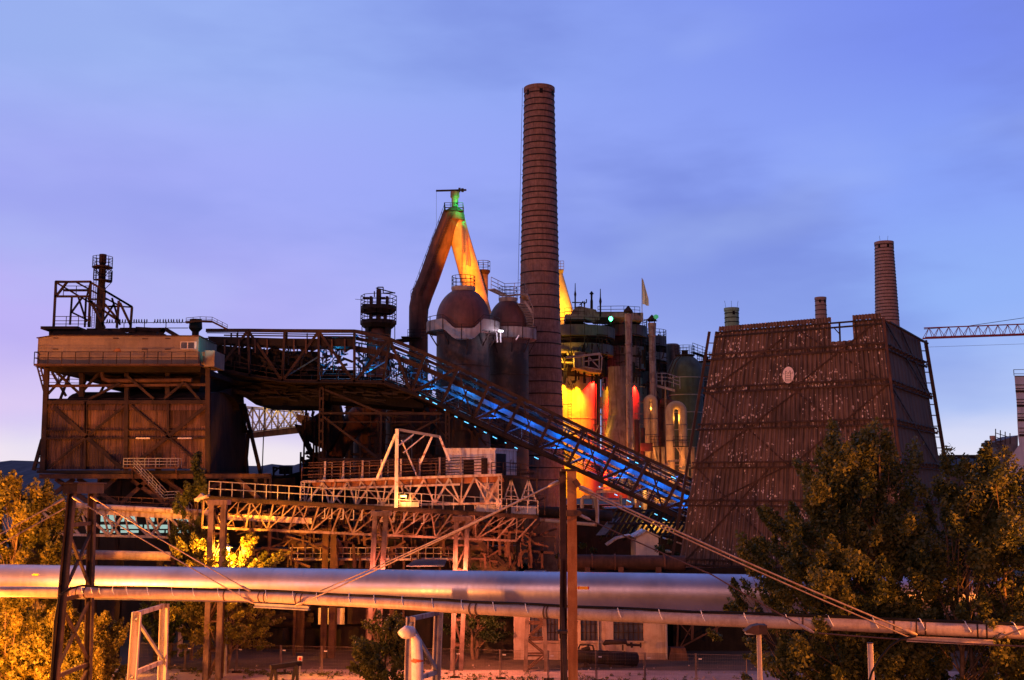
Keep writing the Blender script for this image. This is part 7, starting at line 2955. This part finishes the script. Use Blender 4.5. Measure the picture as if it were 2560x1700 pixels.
# little dark portal and cabin silhouettes on the skyline of the gap
pt = thing('portal_frame', 'small black portal frame silhouetted against the far hill', 'frame', gpt(698, 126))
mb = MB()
for p, q in (((684, 1168), (684, 1192)), ((712, 1172), (712, 1192)), ((682, 1168), (714, 1174)), ((686, 1180), (694, 1171)), ((710, 1184), (703, 1173))):
    mb.bar(at(*p, 126), at(*q, 126), .2)
mb.build('frame', M['rust_black'], pt)
mb = MB()
mb.prism([at(x, y, 127) for x, y in ((690, 1195), (760, 1176), (770, 1210), (690, 1215))], (0, 4, 0))
mb.box(at(728, 0, 127).x, at(752, 0, 127).x, 127, 129, hz(1185, 127), hz(1165, 127))
tag(mb.build('roof_ridge', M['rust_black']), 'black shed roof with a small cage, low in the bright gap', 'roof')
mb = MB()
mb.box(at(560, 0, 123).x, at(760, 0, 123).x, 123, 132, 0, hz(1192, 123))
tag(mb.build('low_shed', M['rust_black']), 'long black low shed below the bright gap of sky', 'shed')

# ================================================================== LIT HALL behind the left truss bridge
lh = thing('glazed_hall', 'hall with long pale lit windows glimmering behind the left truss bridge', 'building', gpt(330, 112))
mb = MB()
mb.box(at(150, 0, 114).x, at(520, 0, 114).x, 114.3, 118, 0, hz(1280, 114))
mb.build('wall', M['rust_black'], lh)
wr = random.Random(8)
for row, (y0, y1) in enumerate(((1286, 1304), (1312, 1322), (1326, 1332))):
    x = 215
    while x < 470:
        w_ = wr.uniform(14, 38)
        if wr.random() < .78:
            mb = MB()
            a, b = at(x, y1, 114), at(min(x + w_, 474), y0, 114)
            mb.box(a.x, b.x, 114.1, 114.25, a.z, b.z)
            mb.build('lit_pane', M['lit_window'], lh)
        x += w_ + wr.uniform(2, 7)
# ================================================================== LOW PIPES, CATWALK, SHEDS behind the big pipe
lp = thing('low_pipe', 'pink painted pipe length lying left above the big pipe, behind the lattice mast', 'pipe', at(305, 1388, 92))
mb = MB()
mb.tube([at(172, 1386, 91), at(430, 1391, 92)], 11.5 * mpp(92), 24)
mb.build('pipe_run', M['pipe_pink'], lp)
mb = MB()
mb.tube([at(430, 1391, 92), at(436, 1391, 92)], 14 * mpp(92), 24)
mb.build('end_flange', M['rust_dark'], lp)
mb = MB()
for px in (200, 300, 400):
    p = at(px, 1398, 92)
    mb.box(p.x - .2, p.x + .2, 91.8, 92.3, 0, p.z)
mb.build('saddle', M['rust_black'], lp)
cw = thing('catwalk', 'pinkish steel catwalk with railings just above the big pipe', 'catwalk', gpt(930, 97))
mb = MB()
a, b = at(725, 1398, 97), at(1140, 1402, 97)
mb.box(a.x, b.x, 97, 98, a.z - .1, a.z + .06)
mb.build('deck', M['white_steel'], cw)
mb = MB()
railing(mb, [V((a.x, 97, a.z)), V((b.x, 97, a.z))], .95, .62, .05, rails=(1, .5))
mb.build('railing', M['white_steel'], cw)
mb = MB()
for px in (740, 830, 920, 1010, 1100):
    p = at(px, 1402, 97.4)
    mb.box(p.x - .1, p.x + .1, 97.3, 97.5, 0, a.z - .11)
mb.build('post', M['rust_mid'], cw)
mb = MB()
mb.box(at(600, 0, 101).x, at(1290, 0, 101).x, 101, 104, 0, hz(1372, 101))
tag(mb.build('retaining_wall', M['rust_black']), 'dark retaining wall behind the catwalk and the gantry legs', 'wall')
mb = MB()
mb.tube([at(870, 1352, 100), at(1140, 1354, 100)], 15 * mpp(100), 20)
tag(mb.build('sooty_pipe', M['rust_black']), 'sooty horizontal pipe behind the lower gantry legs', 'pipe')
mb = MB()
mb.tube([at(x, y, 98) for x, y in ((712, 1342), (760, 1368), (800, 1368), (840, 1350), (850, 1372), (850, 1412))], 11 * mpp(98), 16)
tag(mb.build('bent_duct', M['rust_mid']), 'bent rusty duct hanging under the middle of the lower gantry', 'duct')
mb = MB()
mb.tube([at(x, y, 90) for x, y in ((618, 1352), (614, 1370), (606, 1388))], [9 * mpp(90), 10 * mpp(90), 4 * mpp(90)], 14)
tag(mb.build('hopper_spout', M['white_steel']), 'white tapering spout hanging above the blazing acacia', 'spout')
for px, lab in ((815, 'left one of two brown columns standing behind the bent rusty duct'), (835, 'right one of two brown columns standing behind the bent rusty duct')):
    mb = MB()
    p = at(px, 1320, 96)
    mb.ibeam(V((p.x, 96, 0)), p, .5, .4, .07, up=(0, 1, 0))
    tag(mb.build('brown_column', M['rust_mid']), lab, 'column')
mb = MB()
for k in range(330):
    x, y = cr2.uniform(590, 1330), cr2.uniform(1262, 1402)
    D = cr2.uniform(95, 100)
    if cr2.random() < .5:
        mb.bar(at(x, y, D), at(x + cr2.uniform(-5, 5), min(y + cr2.uniform(20, 70), 1420), D), cr2.uniform(.08, .25))
    else:
        mb.bar(at(x, y, D), at(x + cr2.uniform(20, 70), y + cr2.uniform(-25, 25), D), cr2.uniform(.08, .2))
struct(tag(mb.build('steel_scrap', M['rust_mid']), 'tangle of thin rusty bars behind the gantry legs', 'scrap'), 'stuff')
mb = MB()
a, b = at(1018, 1414, 93), at(1122, 1414, 93)
mb.hexa([V((a.x, 92, a.z)), V((b.x - .3, 92, a.z)), V((b.x - .3, 95.5, a.z + .3)), V((a.x + .5, 95.5, a.z + .3)), V((a.x, 92, a.z + .06)), V((b.x - .3, 92, a.z + .06)), V((b.x - .3, 95.5, a.z + .36)), V((a.x + .5, 95.5, a.z + .36))])
tag(mb.build('lean_to_roof', M['blue_roof']), 'small blue grey sheet roof peeping over the big pipe', 'roof')
mb = MB()
a, b = at(1140, 1420, 99), at(1290, 1365, 99)
mb.box(a.x, b.x, 99, 100.5, 0, b.z)
tag(mb.build('mossy_wall', M['earth']), 'mossy brown wall behind the small stair frame', 'wall')
# small stair frame at x 1320
sf = thing('stair_frame', 'small grey steel stair frame among bushes left of the brown post', 'stairs', gpt(1340, 98))
mb = MB()
for p, q, w_ in (((1323, 1350), (1323, 1420), .2), ((1355, 1352), (1355, 1420), .2), ((1318, 1340), (1388, 1341), .07), ((1388, 1341), (1388, 1378), .07), ((1310, 1377), (1384, 1382), .2), ((1278, 1418), (1312, 1376), .22), ((1326, 1380), (1340, 1405), .1), ((1355, 1380), (1340, 1405), .1), ((1320, 1405), (1358, 1405), .1)):
    mb.bar(at(*p, 98), at(*q, 98), w_)
mb.build('frame', M['rust_mid'], sf)
mb = MB()
for p, q in (((1172, 1330), (1250, 1415)), ((1200, 1350), (1265, 1415))):
    mb.bar(at(*p, 97), at(*q, 97), .25)
mb.build('raker', M['rust_dark'], sf)
# rusty flanged pipe right of the post
rp = thing('rusty_pipe', 'fat dark rusty pipe on low saddles above the big pipe, left of the cooling tower', 'pipe', at(1570, 1408, 101))
mb = MB()
mb.tube([at(1395, 1404, 100), at(1712, 1408, 100)], 18 * mpp(100), 26)
mb.build('pipe_run', M['rust_dark'], rp)
for px in (1480, 1537, 1660):
    mb = MB()
    p, q = at(px - 2, 1405, 100), at(px + 2, 1405, 100)
    mb.tube([p, q], 20 * mpp(100), 26)
    mb.build('flange', M['rust_mid'], rp)
for px in (1468, 1551, 1645):
    mb = MB()
    p = at(px, 1414, 99.7)
    mb.box(p.x - .16, p.x + .16, 99.3, 100.1, 0, p.z - .3)
    mb.box(p.x - .22, p.x + .22, 99.2, 99.34, p.z - .75, p.z - .1)
    mb.build('saddle', M['rust_mid'], rp)
mb = MB()
mb.box(at(1400, 0, 103).x, at(1720, 0, 103).x, 103, 104, 0, hz(1420, 103))
tag(mb.build('kerb_wall', M['rust_black']), 'black low wall under the fat rusty pipe', 'wall')

# ================================================================== PLASTERED HOUSE
HD = 95.
hx0, hx1 = at(1284, 0, HD).x, at(1642, 0, HD).x
hzt = 6.2
hs = thing('plastered_house', 'low plastered house with tall many paned windows under the pipes', 'house', ((hx0 + hx1) / 2, HD, 0))
wins = [(1322, 1350), (1360, 1388), (1440, 1484), (1516, 1586)]
wz0, wz1 = hz(1602, HD), hz(1500, HD)
mb = MB()
edges = [hx0]
for a, b in wins:
    edges += [at(a, 0, HD).x, at(b, 0, HD).x]
edges.append(hx1)
for i in range(0, len(edges), 2):
    mb.box(edges[i], edges[i + 1], HD, HD + .4, 0, hzt)
for i in range(1, len(edges) - 1, 2):
    mb.box(edges[i], edges[i + 1], HD + .002, HD + .398, 0, wz0)
    mb.box(edges[i], edges[i + 1], HD + .002, HD + .398, wz1, hzt - .002)
mb.box(hx0, hx0 + .4, HD + .402, HD + 7, 0, hzt)
mb.box(hx1 - .4, hx1, HD + .402, HD + 7, 0, hzt)
mb.box(hx0 + .401, hx1 - .401, HD + 6.6, HD + 7, 0, hzt)
mb.build('wall', M['plaster'], hs)
mb = MB()
mb.box(hx0 - .3, hx1 + .3, HD - .35, HD + 7.3, hzt + .002, hzt + .25)
mb.build('roof', M['rust_dark'], hs)
for i in range(1, len(edges) - 1, 2):
    a, b = edges[i], edges[i + 1]
    mb = MB()
    n = max(2, round((b - a) / .38))
    for k in range(n + 1):
        x = a + (b - a) * k / n
        mb.box(x - .035, x + .035, HD + .12, HD + .18, wz0, wz1)
    for k in range(6):
        z = wz0 + (wz1 - wz0) * k / 5
        mb.box(a, b, HD + .125, HD + .175, z - .03, z + .03)
    w_ = mb.build('window', M['rust_dark'], hs)
    mb = MB()
    mb.box(a, b, HD + .2, HD + .22, wz0, wz1)
    mb.build('window_glass', M['glass_dark'], w_)
    mb = MB()
    mb.box(a - .12, b + .12, HD - .12, HD - .002, wz0 - .14, wz0)
    mb.build('window_sill', M['plaster'], w_)
mb = MB()
mb.tube([(hx0 + 6.9, HD - .12, hzt), (hx0 + 6.9, HD - .12, .1)], .06, 8)
mb.tube([(hx1 - .12, HD - .12, hzt), (hx1 - .12, HD - .12, .1)], .09, 8)
mb.build('downpipe', M['grey_steel'], hs)
# drums in front of the house
dm = thing('boiler_drum', 'long black boiler drum on legs lying in front of the plastered house', 'tank', gpt(1520, 91.5))
p0_, p1_ = at(1440, 1640, 91.5), at(1596, 1648, 91.5)
mb = MB()
mb.tube([p0_, lerp(p0_, p1_, .02), lerp(p0_, p1_, .98), p1_], [.3, .52, .52, .3], 24)
mb.build('shell', M['rust_black'], dm)
mb = MB()
for f_ in (.22, .5, .78):
    p = lerp(p0_, p1_, f_)
    mb.tube([p - V((.05, 0, 0)), p + V((.05, 0, 0))], .56, 24)
mb.build('hoop', M['rust_dark'], dm)
for f_ in (.15, .55, .9):
    mb = MB()
    p = lerp(p0_, p1_, f_)
    mb.box(p.x - .1, p.x + .1, 91.3, 91.7, 0, p.z - .4)
    mb.build('leg', M['rust_dark'], dm)
mb = MB()
mb.tube([at(1446, 1622, 91.5), at(1450, 1612, 91.5), at(1470, 1612, 91.5), at(1482, 1614, 91.5), at(1488, 1640, 91.5)], .07, 8)
mb.tube([at(1455, 1628, 91.5), at(1475, 1620, 91.5)], .22, 10)
mb.build('fitting', M['rust_black'], dm)
gp = thing('pipe_gun', 'short dark pipe with a flanged muzzle lying across the boiler drum', 'pipe', at(1555, 1615, 91.3))
mb = MB()
mb.tube([at(x, y, 91.3) for x, y in ((1508, 1612), (1514, 1606), (1565, 1604), (1568, 1612), (1600, 1613))], [.1, .2, .2, .1, .09], 14)
mb.build('barrel', M['rust_dark'], gp)
mb = MB()
mb.tube([at(1600, 1613, 91.3), at(1603, 1613, 91.3)], .2, 14)
mb.build('muzzle_flange', M['rust_dark'], gp)
mb = MB()
mb.tube([at(1578, 1606, 91.2), at(1580, 1619, 91.2)], .1, 10)
mb.build('muzzle_flange', M['rust_dark'], gp)
mb = MB()
mb.bar(at(1557, 1612, 91.3), at(1557, 1626, 91.3), .12)
mb.build('stand', M['rust_dark'], gp)

# ================================================================== OPEN SHEDS at ground level
os_ = thing('ore_shed', 'dark open shed with brown columns and a lit panel under the lower gantry', 'shed', gpt(800, 103))
mb = MB()
mb.box(at(640, 0, 108).x, at(1280, 0, 108).x, 107, 107.5, 0, 8.5)
mb.box(at(640, 0, 105).x, at(1280, 0, 105).x, 100.5, 107, 6.9, 7.4)
mb.build('shell', M['black'], os_)
for px in (782, 792, 866, 1000):
    mb = MB()
    p = at(px, 0, 99.5)
    mb.ibeam(V((p.x, 99.5, 0)), V((p.x, 99.5, 6.9)), .4, .36, .06, up=(0, 1, 0))
    mb.build('column', M['rust_mid'], os_)
mb = MB()
a, b = at(795, 1561, 99.8), at(862, 1520, 99.8)
mb.box(a.x, b.x, 99.8, 99.95, a.z, b.z)
mb.build('lit_panel', M['white_rust'], os_)
mb = MB()
a, b = at(868, 1560, 100.2), at(920, 1518, 100.2)
mb.box(a.x, b.x, 100.2, 100.4, a.z, b.z)
mb.build('panel', M['rust_dark'], os_)
mb = MB()
mb.bar(at(700, 1535, 99.6), at(784, 1550, 99.6), .3, .4)
mb.bar(at(640, 1545, 99.7), at(784, 1536, 99.7), .2, .3)
mb.build('beam', M['rust_dark'], os_)
mb = MB()
mb.tube([at(650, 1555, 101), at(780, 1557, 101)], .5, 16)
mb.tube([at(716, 1570, 100.5), at(716, 1600, 100.5)], .32, 14)
mb.build('shed_pipe', M['rust_dark'], os_)
rs = thing('cooling_tower_basin', 'black open hall below the cooling tower with thin raking struts', 'shed', gpt(1740, 100))
mb = MB()
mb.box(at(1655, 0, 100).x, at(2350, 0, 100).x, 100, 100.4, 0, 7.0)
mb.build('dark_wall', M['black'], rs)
mb = MB()
for p, q, w_ in (((1696, 1540), (1692, 1625), .16), ((1732, 1545), (1730, 1600), .2), ((1792, 1540), (1790, 1600), .2), ((1702, 1618), (1810, 1560), .12), ((1700, 1618), (1732, 1560), .08), ((1700, 1560), (1726, 1588), .08)):
    mb.bar(at(*p, 97), at(*q, 97), w_)
mb.build('strut', M['rust_mid'], rs)
mb = MB()
a = at(1695, 1650, 95)
mb.hexa([(a.x - .8, 94.5, 0), (a.x + .8, 94.5, 0), (a.x + .8, 95.5, 0), (a.x - .8, 95.5, 0), (a.x - .55, 94.6, hz(1618, 95)), (a.x + .55, 94.6, hz(1618, 95)), (a.x + .55, 95.4, hz(1618, 95)), (a.x - .55, 95.4, hz(1618, 95))])
mb.build('strut_pier', M['rust_mid'], rs)

# ================================================================== TEMPORARY FENCE
fence_px = [(352, 'mesh fence panel directly behind the white pipe trestle'), (480, 'mesh fence panel just left of the legs of the tall twin-leg tower'), (606, 'mesh fence panel right of the acacia trunk, under the blazing leaves'),
            (714, 'mesh fence panel left of the small red and white track sign'), (815, 'mesh fence panel directly behind the small red and white track sign'), (925, 'mesh fence panel half hidden by the feathery acacia'), (1036, 'mesh fence panel behind the right pipe trestle'),
            (1140, 'mesh fence panel just right of the right pipe trestle'), (1253, 'mesh fence panel at the left corner of the plastered house'), (1370, 'mesh fence panel left of the brown post in front of the house'), (1488, 'mesh fence panel in front of the boiler drum'),
            (1607, 'mesh fence panel at the right end of the plastered house'), (1733, 'mesh fence panel before the black hall, rightmost of the row')]
def fence_y(px):
    return 89.5 - (px - 350) * .0042
for i, (px, lab) in enumerate(fence_px):
    nx = fence_px[i + 1][0] if i + 1 < len(fence_px) else px + 125
    a, b = gpt(px, fence_y(px)), gpt(nx - 3, fence_y(nx))
    t = thing('fence_panel', lab, 'fence', a, 'temporary fence across the yard')
    H0, H1 = .12, 2.05
    mb = MB()
    for p in (a, b):
        mb.tube([p + V((0, 0, .02)), p + V((0, 0, H1 + .05))], .034, 8)
    for z in (H0, H1):
        mb.tube([a + V((0, 0, z)), b + V((0, 0, z))], .012, 6)
    mb.build('frame', M['dull_steel'], t)
    mb = MB()
    n = int((b - a).length / .12)
    for k in range(1, n):
        p = lerp(a, b, k / n)
        mb.bar(p + V((0, 0, H0)), p + V((0, 0, H1)), .006)
    for k in range(1, 8):
        z = H0 + (H1 - H0) * k / 8
        mb.bar(a + V((0, 0, z)), b + V((0, 0, z)), .007)
    mb.build('mesh', M['dull_steel'], t)
    mb = MB()
    mb.box(a.x - .36, a.x + .36, a.y - .13, a.y + .13, .013, .13)
    mb.build('foot_block', M['rust_dark'], t)
    mb = MB()
    q = lerp(a, b, .07) + V((0, -.04, H1 - .32))
    mb.box(q.x - .12, q.x + .12, q.y - .01, q.y + .01, q.z - .04, q.z + .04)
    mb.build('tag_plate', M['white_frame'], t)
# weeds along the fence and stones in the yard
wg = random.Random(6)
cs, rs_ = [], []
for k in range(420):
    px = wg.uniform(330, 1860)
    p = gpt(px, wg.choice((fence_y(px) + wg.gauss(0, .5), 68 + wg.random() * 20)))
    cs.append((p.x, p.y, .08))
    rs_.append(wg.uniform(.12, .34))
wd_ = leaves('weeds', M['leaf_mid'], None, cs, rs_, 26, .10, 77)
struct(tag(wd_, 'sparse weeds along the mesh fence and across the gravel yard', 'weeds'), 'stuff')
mb = MB()
for k in range(500):
    p = gpt(wg.uniform(320, 1880), wg.uniform(64, 92))
    r_ = wg.uniform(.03, .11)
    mb.lathe((p.x, p.y, 0), [(r_ * wg.uniform(.8, 1.2), 0.), (r_ * wg.uniform(.6, .9), r_ * .7), (r_ * .2, r_)], 5, smooth=False)
struct(tag(mb.build('stones', M['gravel']), 'loose stones scattered over the yard', 'stones'), 'stuff')
# buffer stop and sign
bs = thing('buffer_stop', 'old dark timber track buffer stop on raking legs at the bottom edge', 'buffer stop', gpt(705, 69))
mb = MB()
a, b = at(676, 1668, 69), at(752, 1658, 70)
mb.bar(a, b, .3, .26)
mb.build('beam', M['rust_black'], bs)
for p, q in (((682, 1672), (655, 1712)), ((688, 1672), (702, 1725)), ((738, 1668), (712, 1715)), ((742, 1664), (748, 1720))):
    mb = MB()
    u_ = at(*p, 69.2)
    v_ = at(*q, 68.8)
    v_.z = max(0, v_.z)
    mb.bar(u_, V((v_.x, v_.y, 0)), .16, .2)
    mb.build('leg', M['rust_black'], bs)
ts = thing('track_sign', 'small square white sign with a red centre beside the buffer stop', 'sign', gpt(750, 70.6))
c_ = at(750, 1647, 70.5)
mb = MB()
mb.box(c_.x - .14, c_.x + .14, 70.5, 70.52, c_.z - .15, c_.z + .15)
mb.build('plate', M['white_frame'], ts)
mb = MB()
mb.box(c_.x - .085, c_.x + .085, 70.48, 70.497, c_.z - .09, c_.z + .09)
mb.build('red_square', M['red'], ts)
mb = MB()
mb.bar((c_.x, 70.56, 0), (c_.x, 70.56, c_.z), .05)
mb.build('post', M['grey_steel'], ts)

# ================================================================== SODIUM LAMPS (the yard lighting, with unseen lamps added to brighten)
def sodium_lamp(label, pos, watts, lean=(0, 0), col=(1., .34, .035), size=.25, pole=True):
    x, y, z = pos
    t = thing('sodium_lamp', label, 'street lamp' if pole else 'lamp', (x, y, 0 if pole else z))
    mb = MB()
    if pole:
        mb.tube([(x + lean[0], y + lean[1], 0), (x + lean[0], y + lean[1], z + .1), (x + lean[0] * .6, y + lean[1] * .6, z + .32), (x, y, z + .34)], [.09, .06, .05, .05], 10)
        mb.build('pole', M['grey_steel'], t)
    else:
        mb.tube([(x, y, z + .34), (x + lean[0], y + lean[1], z + .30)], .05, 8)
        mb.build('arm', M['grey_steel'], t)
    mb = MB()
    mb.lathe((x, y, z + .16), [(.42, 0), (.45, .03), (.2, .18), (.05, .22)], 14)
    mb.build('lamp_hood', M['grey_steel'], t)
    mb = MB()
    mb.lathe((x, y, z), [(.04, -.10), (.16, -.04), (.16, .10), (.1, .15)], 12, soft=True)
    mb.build('lamp_glass', M['sodium'], t)
    light('lamp_light', 'POINT', (x, y, z - .30), watts, col, t, size)
    return t
sodium_lamp('glaring sodium lamp in the leaves of the acacia above the big pipe', tuple(at(566, 1374, 86.4)), 15000, lean=(.0, .8), col=(1., .33, .02))
sodium_lamp('sodium lamp left of the photo edge lighting the pipes from below', (-31., 61., 8.0), 46000, lean=(-1.5, 0), col=(1., .27, .03))
sodium_lamp('sodium lamp on a tower leg behind the big pipe, left of the stacked gantries', tuple(at(962, 1445, 85.2)), 3000, lean=(0, 1.9), col=(1., .22, .11), pole=False)
sodium_lamp('sodium lamp on the right tower leg behind the big pipe', tuple(at(1168, 1445, 87.2)), 7000, lean=(0, 2.2), col=(1., .23, .09), pole=False)
sodium_lamp('sodium lamp off the right edge lighting the tree from the side', (28., 39., 10.), 36000, lean=(1.5, 0), col=(1., .27, .03))
sodium_lamp('sodium lamp in front of the pipes below the camera', (16., 14., 9.0), 9000, lean=(0, -1.0), col=(1., .27, .08))
sodium_lamp('added lamp off the left edge brightening the trees behind the big pipe', (-38., 77., 10.), 15000, lean=(-1.5, 0), col=(1., .28, .025))  # unseen lamp, added for more amber in the foliage
sodium_lamp('added low lamp off the left edge brightening the bushes under the pipes', (-30.5, 68.5, 3.4), 12000, lean=(-.8, 0), col=(1., .28, .025))  # added out of view to brighten the lower bushes
sodium_lamp('added low lamp below the bottom edge spreading amber along the pipes', (-13., 52., 3.5), 12000, lean=(0, -.8), col=(1., .28, .05))  # added below the frame so amber reaches further along the pipe
